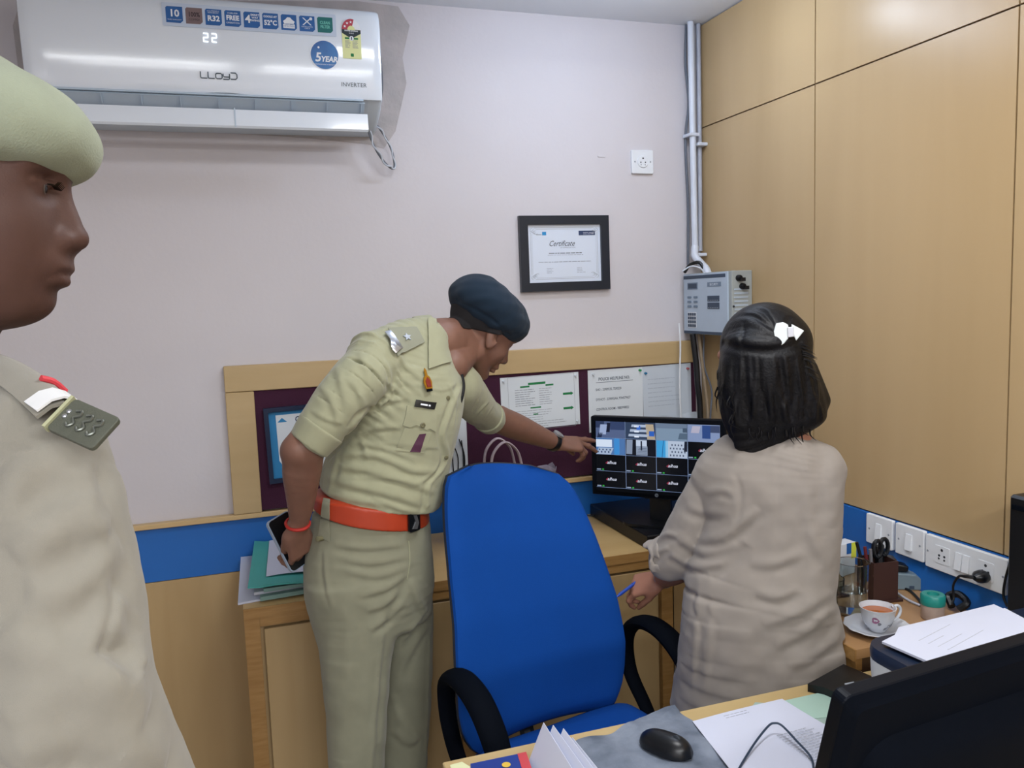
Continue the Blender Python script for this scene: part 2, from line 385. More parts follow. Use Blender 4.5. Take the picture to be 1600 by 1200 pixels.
# left framed certificate on the board
fr, w, h = paper_on_board('n', [(412, 634), (520, 624), (524, 746), (420, 752)], '')
t = thing('framed_certificate', 'blue bordered certificate in a dark frame on the maroon board, partly behind the officer', 'certificate', fr[0]-fr[2]*h/2)
w2 = .30; h2 = h; off = -w/2+w2/2
fr = (fr[0]+fr[1]*off, fr[1], fr[2], fr[3])
def pframe(b, fr, w, h, bw, d, m):
    O, X, Y, Z = fr
    for pts in ([(-w/2, -h/2), (w/2, -h/2), (w/2-bw, -h/2+bw), (-w/2+bw, -h/2+bw)], [(w/2, -h/2), (w/2, h/2), (w/2-bw, h/2-bw), (w/2-bw, -h/2+bw)],
                [(w/2, h/2), (-w/2, h/2), (-w/2+bw, h/2-bw), (w/2-bw, h/2-bw)], [(-w/2, h/2), (-w/2, -h/2), (-w/2+bw, -h/2+bw), (-w/2+bw, h/2-bw)]):
        b.prism(pts, d, m, fr)
b = MB(); pframe(b, fr, w2, h2, .014, .016, m_navyf); b.obj('frame', t, world=True)
b = MB(); b.box((-w2/2+.01, -h2/2+.01, 0), (w2/2-.01, h2/2-.01, .004), m_teal, frame=fr)
b.prism([(-w2/2+.036, h2/2-.026), (w2/2-.036, h2/2-.026), (w2/2-.036, -h2/2+.05), (w2/2-.06, -h2/2+.028), (-w2/2+.06, -h2/2+.028), (-w2/2+.036, -h2/2+.07)], .0006, m_paperw, fr, z0=.004)
b.text('CERTIFICATE', .026, mat('navy_ink', '#1c2c4a', .7), (fr[0]+fr[2]*(h2/2-.045)-fr[1]*.055, fr[1], fr[2], fr[3]), z=.0048, align='LEFT', sx=.8, bold=.0006)
b.text('OF RECOGNITION', .014, mat('navy_ink', '#1c2c4a', .7), (fr[0]+fr[2]*(h2/2-.072)-fr[1]*.04, fr[1], fr[2], fr[3]), z=.0048, align='LEFT')
lines(b, fr, -.1, .1, .005, -.05, 5, m_grey, h=.002, seed=12, z=.0048)
b.prism([(-.11, .072), (-.08, .072), (-.095, .086)], .0003, m_teal, fr, z0=.0047)
b.obj('certificate_sheet', t, world=True)
# ================================================================== framed certificate on the wall
p = [at(u, v, Y=WB-.012) for u, v in ((808, 337), (949, 337), (952, 451), (818, 457))]
X = unit(p[1]-p[0]+p[2]-p[3]); Z = np.array([0, -1., 0]); Y = np.cross(Z, X); O = sum(p)/4; O[1] = WB-.001
fr = (O, X, Y, Z); w = .338; h = .262
t = thing('framed_certificate', 'award certificate in a thick black frame hung alone on the pink wall', 'certificate', O-Y*h/2)
b = MB(); pframe(b, fr, w, h, .031, .018, mat('black_frame', '#161f2c', .32)); b.obj('frame', t, world=True)
b = MB(); b.box((-w/2+.028, -h/2+.028, 0), (w/2-.028, h/2-.028, .008), mat('certificate_card', '#d3dcea', .35), frame=fr)
def F(dx, dy): return (O+X*dx+Y*dy, X, Y, Z)
zz = .0083
m_gold = mat('grey_border', '#a9adb3', .6)
for (hw, hh, th) in ((.127, .089, .0012), (.122, .084, .0008)):
    for (x0, x1, y0, y1) in ((-hw+.015, hw-.015, hh, hh+th), (-hw+.015, hw-.015, -hh, -hh+th), (-hw, -hw+th, -hh+.015, hh-.015), (hw-th, hw, -hh+.015, hh-.015)):
        b.prism([(x0, y0), (x1, y0), (x1, y1), (x0, y1)], .0002, m_gold, fr, z0=zz)
for sx in (-1, 1):
    for sy in (-1, 1):
        for q in range(3):
            cx, cy = sx*(.12-.007*q), sy*(.082-.004*q); pts = [O+X*(cx+.008*math.cos(a)*sx)+Y*(cy+.006*math.sin(a)*sy)+Z*(zz+.0004) for a in np.linspace(-2.5, 1.5, 9)]
            b.tube(pts, .0006, m_gold, n=5)
b.box((-.093+.01, .064, zz), (-.078+.01, .076, zz+.0003), mat('cyan_logo', '#2a8cc8', .5), frame=fr); lines(b, fr, -.105, -.085, .065, .065, 1, m_grey, h=.002, rag=0, z=zz)
m_nav = mat('navy_logo', '#2c3c60', .5); b.box((.055, .062, zz), (.118, .078, zz+.0003), m_nav, frame=fr)
lines(b, fr, .072, .115, .071, .066, 2, m_paper, h=.0016, rag=.1, z=zz+.0004)
b.text('Certificate', .027, m_print, F(-.012, .034), z=zz+.0003, shear=.45, sx=.85); b.text('OF APPRECIATION', .0068, m_grey, F(.012, .02), z=zz+.0003)
lines(b, fr, -.06, .065, .0, 0, 1, m_print, h=.0022, rag=0, seed=2, z=zz); lines(b, fr, -.065, .07, -.006, -.006, 1, m_grey, h=.0012, rag=0, seed=8, z=zz)
lines(b, fr, -.1, .1, -.03, -.03, 1, m_grey, h=.0018, rag=0, seed=6, z=zz)
for cx in (-.055, .06): lines(b, fr, cx-.015, cx+.018, -.052, -.068, 4, m_grey, h=.0012, rag=.5, seed=int(cx*100)+40, z=zz)
b.obj('certificate_sheet', t, world=True)
# ================================================================== wall sockets and switches
m_hole = mat('socket_hole', '#2b3038', .6)
def screw(b, fr, x, y, m=None):
    O, X, Y, Z = [np.array(a, float) for a in fr]; b.lathe([(.0028, 0), (.0028, .0008)], m or m_grey, O+X*x+Y*y, X, Y, Z, n=10)
def fadd(fr, x, y, z=0.):
    O, X, Y, Z = [np.array(a, float) for a in fr]; return (O+X*x+Y*y+Z*z, X, Y, Z)
fr = backframe(1.412, 2.071)
t = thing('wall_socket', 'square white power socket high on the pink wall', 'socket', (1.412, WB, 2.03))
MB().prism(rrect(.086, .083, .004), .011, m_white, fr).obj('plate', t, world=True, bev=.0015)
for x in (-.031, .031): b = MB(); screw(b, fadd(fr, x, 0, .011), 0, 0); b.obj('screw', t, world=True)
b = MB(); b.lathe([(.021, .0112), (.021, .0135), (.02, .0145)], m_white, fr[0], *[np.array(a, float) for a in (fr[1], fr[2], fr[3])], n=24)
for x, y, r in ((0, .012, .0032), (-.009, -.002, .0024), (.009, -.002, .0024), (-.008, -.011, .0018), (.008, -.011, .0018)):
    f2 = fadd(fr, x, y, .0146); b.lathe([(r, 0), (r, .0004)], m_hole, f2[0], f2[1], f2[2], f2[3], n=10)
b.obj('socket_insert', t, world=True)
t = single(MB().prism(rrect(.03, .008, .003), .003, m_paint, backframe(1.255, 2.09)), 'wall_patch', 'small painted-over bracket stub on the pink wall left of the socket', 'bracket')
def rocker(b, fr, w=.02, h=.042):
    O, X, Y, Z = [np.array(a, float) for a in fr]
    vs = [O+X*sx*w/2+Y*sy*h/2+Z*(0 if k == 0 else (.007 if sy < 0 else .002)) for k in (0, 1) for sy in (-1, 1) for sx in (-1, 1)]
    b.add(vs, [(0, 2, 3, 1), (4, 5, 7, 6), (0, 1, 5, 4), (2, 6, 7, 3), (0, 4, 6, 2), (1, 3, 7, 5)], m_white)
BR = .0205
for (yc, lab) in ((1.772, 'white single switch plate on the blue band, furthest into the corner'), (1.664, 'white single switch plate on the blue band beside the long socket plate')):
    fr = rightframe(yc, .924, BR)
    t = thing('light_switch', lab, 'switch', (WR, yc, .87), 0)
    MB().prism(rrect(.097, .083, .004), .012, m_white, fr).obj('plate', t, world=True, bev=.002)
    b = MB(); rocker(b, fadd(fr, 0, 0, .012)); b.obj('rocker', t, world=True)
    for x in (-.036, .036): b = MB(); screw(b, fadd(fr, x, 0, .012), 0, 0); b.obj('screw', t, world=True)
fr = rightframe(1.492, .920, BR)
t = thing('socket_plate', 'long white plate with two sockets and two switches on the blue band', 'socket', (WR, 1.525, .865))
MB().prism(rrect(.236, .085, .004), .012, m_white, fr).obj('plate', t, world=True, bev=.002)
for x in (-.014, .008): b = MB(); rocker(b, fadd(fr, x, 0, .012), .019); b.obj('rocker', t, world=True)
for cx in (-.065, .062):
    f3 = fadd(fr, cx, 0, .012); b = MB().prism(rrect(.045, .045, .003), .0012, m_white, f3)
    for x, y, r in ((0, .013, .0036), (-.008, -.002, .0032), (.008, -.002, .0032), (-.009, -.01, .0028), (.008, -.011, .0028)):
        f2 = fadd(f3, x, y, .0012); b.lathe([(r, 0), (r, .0004)], m_hole, f2[0], f2[1], f2[2], f2[3], n=10)
    b.obj('socket_insert', t, world=True)
for x in (-.11, .108): b = MB(); screw(b, fadd(fr, x, 0, .012), 0, 0); b.obj('screw', t, world=True)
# plug and its cord
f3 = fadd(fr, .062, -.012, .0134); t = thing('power_plug', 'black power plug in the long socket plate with a hanging cord', 'plug', f3[0])
b = MB(); O, X, Y, Z = f3
for s_, a_ in ((0, 0),):
    prof = [(.004, .0), (.014, .001), (.017, .008), (.016, .02), (.011, .028), (.006, .034)]
    b.lathe([(r, z) for r, z in prof], m_black, O, X*1.15, Y*.9, Z, n=20)
b.obj('plug_body', t, world=True)
s0 = O+Z*.03-X*.004
MB().tube([O+Z*.028, O+Z*.04-X*.02-Y*.002, O+Z*.035-X*.042-Y*.01, O+Z*.03-X*.062-Y*.04, O+Z*.03-X*.06-Y*.07, O+Z*.04-X*.055-Y*.083], [.005, .004, .003, .0028, .0028, .0028], m_black, n=8, sub=6).obj('cord', t, world=True)
# ================================================================== air conditioner
m_ac = mat('ac_gloss', '#e4eefa', .12, spec=.6, coat=.6)
m_acb = mat('ac_body', '#c9d5e0', .4); m_acd = mat('ac_slot', '#3c4754', .7); m_acg = mat('ac_vane', '#b9cbdc', .35)
ax0, ax1 = -.50, .447
t = thing('air_conditioner', 'white split air conditioner mounted high on the pink wall', 'air conditioner', ((ax0+ax1)/2, WB, 2.11))
tilt = 0.0
# cross section in (depth from wall d, z)
prof = [(0, 2.46), (.13, 2.462), (.175, 2.458), (.195, 2.448), (.203, 2.43), (.205, 2.40), (.206, 2.34), (.206, 2.28), (.205, 2.225), (.202, 2.200), (.19, 2.196), (.15, 2.168), (.075, 2.14), (.03, 2.132), (0, 2.132)]
def acsec(x, s=1., dz=0.):
    c = (.11, 2.29); return [(x, WB-.001-(c[0]+(d-c[0])*s if d > .001 else 0), c[1]+(z-c[1])*s+dz) for d, z in prof]
xs = [(ax0, .93), (ax0+.003, .965), (ax0+.012, .99), (ax0+.03, 1), (ax1-.03, 1), (ax1-.012, .99), (ax1-.003, .965), (ax1, .93)]
n = len(prof); vs = []; fs_ = []
for x, s_ in xs: vs += acsec(x, s_)
for i in range(len(xs)-1):
    for j in range(n):
        fs_.append((i*n+j, (i+1)*n+j, (i+1)*n+(j+1) % n, i*n+(j+1) % n))
fs_ += [tuple(range(n)), tuple((len(xs)-1)*n+j for j in range(n))[::-1]]
MB().add(vs, fs_, m_acb, True).obj('body', t, world=True)
# glossy front panel
FP = [(.2035, 2.4555), (.216, 2.447), (.224, 2.432), (.2285, 2.41), (.229, 2.38), (.2272, 2.34), (.2228, 2.28), (.2178, 2.235), (.2145, 2.212), (.210, 2.200)]
def acfront(z): return WB-.001-float(np.interp(z, [q[1] for q in FP][::-1], [q[0] for q in FP][::-1]))
P = []
for x, ins in [(ax0+.001, .012), (ax0+.003, .006), (ax0+.01, .002), (ax0+.03, 0)]+[(ax0+.03+(ax1-ax0-.06)*i/24, 0) for i in range(1, 24)]+[(ax1-.03, 0), (ax1-.01, .002), (ax1-.003, .006), (ax1-.001, .012)]:
    row = []
    for d, z in FP:
        zc = 2.33; dd = .004*max(0, 1-abs(x-.0)/.06)*(1 if z < 2.205 else 0)
        row.append((x, WB-.001-(d-ins), zc+(z-zc)*(1-ins*1.5)+dd))
    P.append(row)
MB().grid(P, m_ac, thick=.004).obj('front_panel', t, world=True)
# outlet slot, vanes and open flap
b = MB()
def quadbox(b, pts, m): # section polygon (d,z) swept from x0 to x1
    x0, x1, sec = pts; k_ = len(sec); vs = [(x0, WB-d, z) for d, z in sec]+[(x1, WB-d, z) for d, z in sec]
    b.add(vs, [tuple(range(k_)), tuple(range(k_, 2*k_))[::-1]]+[(i, k_+i, k_+(i+1) % k_, (i+1) % k_) for i in range(k_)], m)
quadbox(b, (ax0+.04, ax1-.07, [(.19, 2.199), (.205, 2.192), (.14, 2.158), (.135, 2.165)]), m_acd); b.obj('outlet_slot', t, world=True)
b = MB(); quadbox(b, (ax0+.035, ax1-.055, [(.208, 2.193), (.211, 2.189), (.165, 2.160), (.161, 2.163)]), m_acg)
for i in range(9): quadbox(b, (ax0+.08+i*.1, ax0+.0815+i*.1, [(.2, 2.19), (.215, 2.186), (.20, 2.165), (.18, 2.165)]), m_acg)
b.obj('inner_vane', t, world=True)
b = MB(); quadbox(b, (ax0+.02, ax1-.048, [(.2, 2.158), (.206, 2.159), (.209, 2.114), (.204, 2.108), (.2, 2.114)]), m_ac)
quadbox(b, (.02, .024, [(.19, 2.165), (.208, 2.163), (.21, 2.11), (.19, 2.14)]), m_acg); b.obj('outlet_flap', t, world=True)
b = MB(); quadbox(b, (ax0+.03, ax1-.06, [(.208, 2.199), (.217, 2.199), (.218, 2.194), (.208, 2.194)]), m_acg); b.obj('lower_lip', t, world=True)
# stickers
m_stk = mat('sticker_base', '#c4d3e8', .3); m_sb = mat('sticker_blue', '#2b62a6', .35); m_sc = mat('sticker_copper', '#8a7778', .3, c2='#6f5f63', vscale=12); m_sg = mat('sticker_teal', '#1c6d6d', .35)
m_wh = mat('white_ink', '#e8eef6', .5)
def acf(x, z):
    y0 = acfront(z-.002); y1 = acfront(z+.002); Yv = unit((0, y1-y0, .004)); Xv = np.array([1., 0, 0]); Zv = np.cross(Xv, Yv)
    return (np.array([x, acfront(z), z])+Zv*.0006, Xv, Yv, Zv)
def acpt(u, v):   # point of the front panel seen at a pixel
    Y_ = 2.49
    for _ in range(6): p_ = at(u, v, Y=Y_); Y_ = acfront(p_[2])
    return p_
p0, p1 = acpt(272, 19), acpt(508, 43)
b = MB(); xs_ = np.linspace(p0[0], p1[0], 9); zs_ = (p0[2]+p1[2])/2
f0 = acf((p0[0]+p1[0])/2, zs_); b.prism(rrect(p1[0]-p0[0]+.062, .062, .003), .0004, m_stk, f0)
words = [('10', .026, m_sb, 'YEARS WARRANTY'), ('100%', .017, m_sc, 'COPPER'), ('R32', .02, m_sb, 'ECO-FRIENDLY'), ('FREE', .018, m_sb, 'OPERATION'), ('4', .03, m_sb, 'WAY'), ('52°C', .0185, m_sb, 'COOLS AT'), ('', .01, m_sb, 'LOW GAS DETECTION'), ('', .01, m_sb, 'INSTALLATION CHECK'), ('CLEAN', .0115, m_sg, 'FILTER')]
for i, (wd, sz, mm, sub_) in enumerate(words):
    cx = xs_[i]; f1 = (f0[0]+np.array([cx-(p0[0]+p1[0])/2, 0, 0]), f0[1], f0[2], f0[3])
    c = .0065; hw = .0215; b.prism([(-hw, -hw), (hw-c, -hw), (hw, -hw+c), (hw, hw), (-hw+c*.6, hw), (-hw, hw-c*.6)], .0003, mm, f1, z0=.0005)
    def g(dx, dy): return (f1[0]+f1[1]*dx+f1[2]*dy, f1[1], f1[2], f1[3])
    mk = m_wh if mm is not m_sc else mat('copper_ink', '#3a2f36', .5)
    if i == 4: b.text('4', sz, mk, g(-.01, .001), z=.001, bold=.0007); b.text('SMART\nWAY\nSWING', .0075, mk, g(.009, .006), z=.001, bold=.0002)
    elif i == 2: b.text('R32', sz, mk, g(0, -.004), z=.001, bold=.0007); b.text('ECO-FRIENDLY\nREFRIGERANT', .0046, mk, g(0, .014), z=.001)
    elif i == 3: b.text('FREE', sz, mk, g(0, .001), z=.001, sx=.92, bold=.0007); b.text('STABILIZER', .0055, mk, g(0, .014), z=.001); b.text('OPERATION', .0065, mk, g(0, -.012), z=.001)
    elif i == 5: b.text('52°C', sz, mk, g(0, -.005), z=.001, sx=.9, bold=.0007); b.text('COOLS AT', .0075, mk, g(0, .012), z=.001, bold=.0003)
    elif i == 6:
        b.prism([(-.013, -.004), (-.016, .003), (-.009, .008), (-.004, .014), (.004, .014), (.009, .008), (.016, .003), (.013, -.004)], .0003, m_wh, g(0, 0), z0=.0008); b.prism([(-.016, -.016), (.016, -.016), (.016, -.005), (-.016, -.005)], .0003, m_wh, g(0, 0), z0=.0008)
        b.text('LOW GAS\nDETECTION', .0052, m_sb, g(0, -.008), z=.0014)
    elif i == 7:
        for s_ in (-1, 1): b.prism([(-.011*s_-.002, -.004), (-.011*s_+.002, -.004), (.011*s_+.002, .016), (.011*s_-.002, .016)], .0003, m_wh, g(0, 0), z0=.0008)
        b.prism(rrect(.008, .008, .003, cx=.011, cy=.014), .0003, m_wh, g(0, 0), z0=.0008); b.text('INSTALLATION\nCHECK', .0046, mk, g(0, -.011), z=.001)
    elif i == 0: b.text('10', sz, mk, g(0, .003), z=.001, bold=.0008); b.text('YEARS WARRANTY', .0042, mk, g(0, -.0135), z=.001)
    elif i == 1: b.text('100%', sz, mk, g(0, .003), z=.001, sx=.82, bold=.0005); b.text('COPPER', .008, mk, g(0, -.0105), z=.001)
    else: b.text('CLEAN\nFILTER', sz, mat('teal_ink', '#6fc0b4', .5), g(0, 0), z=.001, sx=.8, bold=.0004)
b.obj('feature_stickers', t, world=True)
pc = acpt(507, 86); fr = acf(pc[0], pc[2]); b = MB(); m_rd = mat('round_sticker', '#1f5aa0', .35, c2='#2f7cc0', vscale=14)
b.lathe([(.041, 0), (.041, .0004)], m_wh, fr[0], fr[1], fr[2], fr[3], n=48, smooth=False); b.lathe([(.039, .0005), (.039, .0007)], m_rd, fr[0], fr[1], fr[2], fr[3], n=48, smooth=False)
b.text('5', .034, m_wh, fadd(fr, -.019, -.008), z=.001, bold=.001, shear=.15); b.text('YEAR', .0205, m_wh, fadd(fr, .0125, -.012), z=.001, bold=.0008, shear=.2, sx=.95)
b.text('COMPREHENSIVE WARRANTY', .0045, m_wh, fadd(fr, 0, -.0265), z=.001); b.lathe([(.003, .0007), (.003, .0009)], m_wh, fadd(fr, -.016, .02)[0], fr[1], fr[2], fr[3], n=12)
b.obj('warranty_sticker', t, world=True)
pt, pb = acpt(548, 30), acpt(550, 92); fr = acf((pt[0]+pb[0])/2, (pt[2]+pb[2])/2); hh = (pt[2]-pb[2])/2; w_ = .027
m_yel = mat('energy_yellow', '#dfe6a6', .4); m_red = mat('energy_red', '#b33a4e', .4); m_dk = mat('energy_black', '#20303a', .5)
b = MB(); b.prism([(-w_, -hh), (w_, -hh), (w_, hh-.03), (-w_, hh-.03)], .0004, m_yel, fr)
arc = [(w_*math.cos(a), hh-.032+.031*math.sin(a)) for a in np.linspace(0, math.pi, 18)]
b.prism(arc, .0004, m_wh, fr); arc2 = [(w_*math.cos(a), hh-.032+.031*math.sin(a)) for a in np.linspace(1.25, math.pi, 12)]+[(0, hh-.032)]
b.prism(arc2, .0003, m_red, fr, z0=.0004)
b.prism([(.011*math.cos(a), hh-.032+.012*math.sin(a)) for a in np.linspace(0, math.pi, 12)], .0003, m_yel, fr, z0=.0008)
b.prism([(-w_, hh-.041), (w_, hh-.041), (w_, hh-.031), (-w_, hh-.031)], .0003, m_dk, fr, z0=.0005); b.prism([(-w_, hh-.041), (0, hh-.056), (w_, hh-.041)], .0003, m_dk, fr, z0=.0005)
b.text('POWER SAVINGS', .0052, m_wh, fadd(fr, 0, hh-.0345), z=.001, sx=.95, bold=.0002); b.text('GUIDE', .005, m_wh, fadd(fr, 0, hh-.041), z=.001)
for a in (1.6, 2.15, 2.7):
    f2 = fadd(fr, .02*math.cos(a), hh-.032+.022*math.sin(a), .0008); b.prism([((.0042 if q % 2 == 0 else .0018)*math.sin(q*math.pi/5), (.0042 if q % 2 == 0 else .0018)*math.cos(q*math.pi/5)) for q in range(10)][::-1], .0003, m_wh, f2)
f2 = fadd(fr, 0, hh-.055, .0005); b.lathe([(.0065, 0), (.0065, .0005)], m_wh, f2[0], f2[1], f2[2], f2[3], n=16); b.box((-.0012, -.004, .0006), (.0012, .004, .0009), m_dk, frame=f2)
b.prism([(-.019, -.002), (.019, -.002), (.019, .003), (-.019, .003)], .0003, m_green, fr, z0=.0005)
lines(b, fr, -.019, -.002, -.006, -.026, 7, m_grey, h=.0013, rag=.3, seed=20, z=.0005); lines(b, fr, .002, .019, -.006, -.026, 7, m_grey, h=.0013, rag=.3, seed=21, z=.0005)
b.prism(rrect(.009, .009, .002, cx=0, cy=-hh+.01), .0003, m_green, fr, z0=.0005)
b.obj('energy_label', t, world=True)
pc = acpt(342, 118); fr = acf(pc[0], pc[2]); m_lg = mat('logo_grey', '#51606c', .4); b = MB()
def seg(b, fr, pts, r, m):
    b.tube([fr[0]+fr[1]*x+fr[2]*y for x, y in pts], r, m, n=6)
s_ = .0085; gp = .0205
for ix, letter in enumerate('LLOYD'):
    f2 = fadd(fr, (ix-2)*gp*.97, 0, .0003)
    if letter == 'L': seg(b, f2, [(-s_, s_), (-s_, -s_+.002), (-s_+.002, -s_), (s_, -s_)], .0016, m_lg)
    if letter == 'O': seg(b, f2, [(-s_+.003, s_-.003), (s_-.003, s_-.003), (s_, s_-.006), (s_, -s_+.003), (s_-.003, -s_), (-s_+.003, -s_), (-s_, -s_+.003), (-s_, s_-.006), (-s_+.003, s_-.003)], .0016, m_lg)
    if letter == 'Y': seg(b, f2, [(-s_, s_-.003), (-s_, .0), (-s_+.003, -.003), (s_, -.003)], .0016, m_lg); seg(b, f2, [(s_, s_-.003), (s_, -s_+.001), (s_-.003, -s_-.001), (-s_, -s_-.001)], .0016, m_lg)
    if letter == 'D': seg(b, f2, [(-s_, s_), (s_-.004, s_), (s_, s_-.004), (s_, -s_+.004), (s_-.004, -s_), (-s_, -s_)], .0016, m_lg)
b.obj('maker_lettering', t, world=True)
pc = acpt(553, 133); fr = acf(pc[0], pc[2]); b = MB(); b.text('INVERTER', .0165, m_lg, fr, z=.0005, sx=1.02); b.obj('inverter_lettering', t, world=True)
pc = acpt(328, 59); fr = acf(pc[0], pc[2]); b = MB(); m_led = mat('led_digit', '#eef6ff', .4, emit='#f4faff', estr=1.2)
for dx in (-.011, .011):
    f2 = fadd(fr, dx, 0, .0003); seg(b, f2, [(-.006, .011), (.005, .011), (.006, .010), (.006, .001), (.005, 0), (-.005, 0), (-.006, -.001), (-.006, -.01), (-.005, -.011), (.006, -.011)], .0016, m_led)
b.obj('temperature_display', t, world=True)
# patched plaster behind the unit
m_patch = mat('rough_plaster', '#a8a4a4', .8, c2='#b9b2b2', vscale=14, bump=.8, bscale=60)
pts = [at(u, v, Y=WB-.001) for u, v in ((560, 2), (622, 10), (640, 40), (629, 90), (635, 130), (618, 205), (600, 232), (575, 225), (470, 215), (300, 205), (120, 198), (60, 190), (30, 120), (20, 40), (32, 2))]
O_ = (0, WB-.0005, 0); single(MB().prism([(p_[0], p_[2]) for p_ in pts][::-1], .0012, m_patch, (O_, (1, 0, 0), (0, 0, 1), (0, -1, 0))), 'plaster_patch', 'rough grey plaster patch around the air conditioner', 'plaster patch')
# cable at the unit's end
b = MB(); W2 = WB-.02; m_cab = mat('grey_cable', '#5f6570', .5); m_wrap = mat('clear_wrap', '#b8bec8', .25)
cp = [at(u, v, Y=y_) for u, v, y_ in ((592, 70, 2.66), (596, 110, 2.67), (596, 150, 2.67), (585, 180, 2.66), (575, 200, 2.65), (588, 235, 2.65), (605, 258, 2.66), (616, 262, 2.67), (612, 235, 2.68), (598, 208, 2.68), (584, 192, 2.67), (572, 195, 2.66))]
t = thing('looped_cable', 'grey cable looped below the right end of the air conditioner', 'cable', (.47, WB-.03, 2.03))
b.tube(cp, .0035, m_cab, n=7, sub=6); b.obj('cable', t, world=True)
cp2 = [p_+np.array([.004*math.sin(i*2.1), -.004, .004*math.cos(i*1.7)]) for i, p_ in enumerate(catmull(cp[4:], 3))]; MB().tube(cp2, .0028, m_wrap, n=6, sub=3).obj('plastic_wrap', t, world=True)
# ================================================================== conduits in the corner
m_pipe = mat('white_pvc', '#cdd4e0', .35, var=.05, vscale=6); m_pipeg = mat('grey_pvc', '#a9aebb', .45, var=.12, vscale=9)
def pts_at(l, Y): return [at(u, v, Y=Y) for u, v in l]
b = MB(); pp = pts_at([(1079, 46), (1082, 200), (1086, 385)], WB-.045); pp[0][2] = CEIL-.002
b.tube(pp, .0115, m_pipe, n=14, sub=6)
single(b, 'conduit_pipe', 'white plastic conduit running down the corner to the alarm box', 'pipe')
b = MB(); pp = pts_at([(1091, 46), (1093, 220), (1094, 392)], WB-.03); pp[0][2] = CEIL-.002
b.tube(pp, .0085, m_pipeg, n=12, sub=6); b.tube([p_+np.array([-.016, .006, 0]) for p_ in pp], .006, m_pipeg, n=8, sub=6)
single(b, 'conduit_pipe', 'narrow grey conduit in the corner just right of the white one', 'pipe')
b = MB(); pp = pts_at([(1072, 46), (1071, 100), (1076, 160), (1071, 220), (1075, 320), (1075, 415)], WB-.012); pp[0][2] = CEIL-.002
b.tube(pp, .005, m_cab, n=8, sub=6); single(b, 'wall_cable', 'loose grey cable wandering down left of the corner conduits', 'cable')
for (u, v, lab_) in ((1082, 211, 'saddle clip on the white conduit, level with the wall socket'), (1095, 226, 'saddle clip on the grey conduit, just below the clip of the white one'), (1094, 398, 'lowest saddle clip, just above the alarm box')):
    c = at(u, v, Y=WB-.045); single(MB().box(c+[-.02, -.016, -.006], c+[.02, .035, .006], m_pipe, bev=.002), 'pipe_clip', lab_, 'clip', 'saddle clips on the corner conduits')
b = MB(); e = [at(u, v, Y=y_) for u, v, y_ in ((1086, 385, WB-.045), (1086, 400, 2.66), (1094, 410, 2.64), (1103, 420, 2.60), (1107, 430, 2.58))]
b.tube(e, .0135, m_pipe, n=14, sub=6); single(b, 'flexible_conduit', 'bent white flexible conduit end entering the top of the alarm box', 'pipe')
# ================================================================== alarm panel on the right wall
XF = WR-.012; y0b, y1b = 2.385, 2.70
xf = at(1141, 424, Y=y0b)[0]; m_box = mat('panel_grey', '#aebccb', .45, var=.04, vscale=10); m_boxs = mat('panel_side', '#9aa09f', .5, var=.08, vscale=12); m_bd = mat('panel_dark', '#38475a', .5); m_bd2 = mat('panel_mid', '#6f8093', .5)
t = thing('alarm_panel', 'grey metal alarm control box with keypad mounted in the room corner', 'control panel', ((xf+XF)/2, (y0b+y1b)/2, 1.445))
MB().box((xf+.006, y0b, 1.445), (XF-.0005, y1b, 1.665), m_boxs, bev=.002).obj('housing', t, world=True)
fr = ((xf+.006, (y0b+y1b)/2+.004, 1.555), (0, -1, 0), (0, 0, 1), (-1, 0, 0)); wB = (y1b-y0b-.03); zz = .006
MB().prism(rrect(wB, .216, .003), .006, m_box, fr).obj('front_cover', t, world=True)
b = MB(); b.box((-wB/2, .090, zz), (wB/2-.01, .102, zz+.0006), m_bd, frame=fr); b.obj('top_band', t, world=True); b = MB(); b.box((-wB/2, -.108, zz), (wB/2, -.098, zz+.0006), m_bd, frame=fr); b.obj('bottom_band', t, world=True)
b = MB(); b.box((-.115, .052, zz), (-.045, .077, zz+.001), m_bd2, frame=fr); b.box((-.11, .056, zz+.001), (-.05, .073, zz+.0012), m_bd, frame=fr); b.obj('display', t, world=True)
b = MB(); b.box((.02, .060, zz), (.105, .075, zz+.001), m_bd2, frame=fr); b.text('SECURITY', .012, m_wh, (np.array(fr[0])+np.array(fr[1])*.062+np.array([0, 0, .067]), fr[1], fr[2], fr[3]), z=zz+.0013, sx=1.0); b.obj('name_plate', t, world=True)
b = MB(); b.box((.02, .008, zz), (.095, .028, zz+.001), m_bd, frame=fr); b.box((.02, -.018, zz), (.095, .004, zz+.001), m_bd, frame=fr)
for i in range(6): b.box((.024+i*.0115, -.015, zz+.001), (.031+i*.0115, -.012, zz+.0013), m_grey, frame=fr); b.box((.024+i*.0115, .011, zz+.001), (.031+i*.0115, .0135, zz+.0013), m_grey, frame=fr)
b.obj('indicator_windows', t, world=True)
for i in range(3):
    for j in range(2): MB().prism(rrect(.026, .008, .003, cx=-.102+j*.043, cy=.024-i*.0165), .002, m_bd2, fr, z0=zz).obj('button', t, world=True)
b = MB(); b.prism(rrect(.06, .056, .002, cx=-.085, cy=-.058), .0006, m_white, fr, z0=zz); b.obj('keypad_plate', t, world=True)
for i in range(4):
    for j in range(4): MB().prism(rrect(.0095, .0105, .001, cx=-.1065+j*.0143, cy=-.0375-i*.0137), .0022, m_bd, fr, z0=zz).obj('key', t, world=True)
b = MB(); f2 = np.array(fr[0]); cx = (xf+XF)/2
for k_ in range(9): b.box((cx-.028, y0b-.002, 1.60-.0135*k_), (cx+.025, y0b, 1.605-.0135*k_), m_box)
b.obj('vent_ribs', t, world=True)
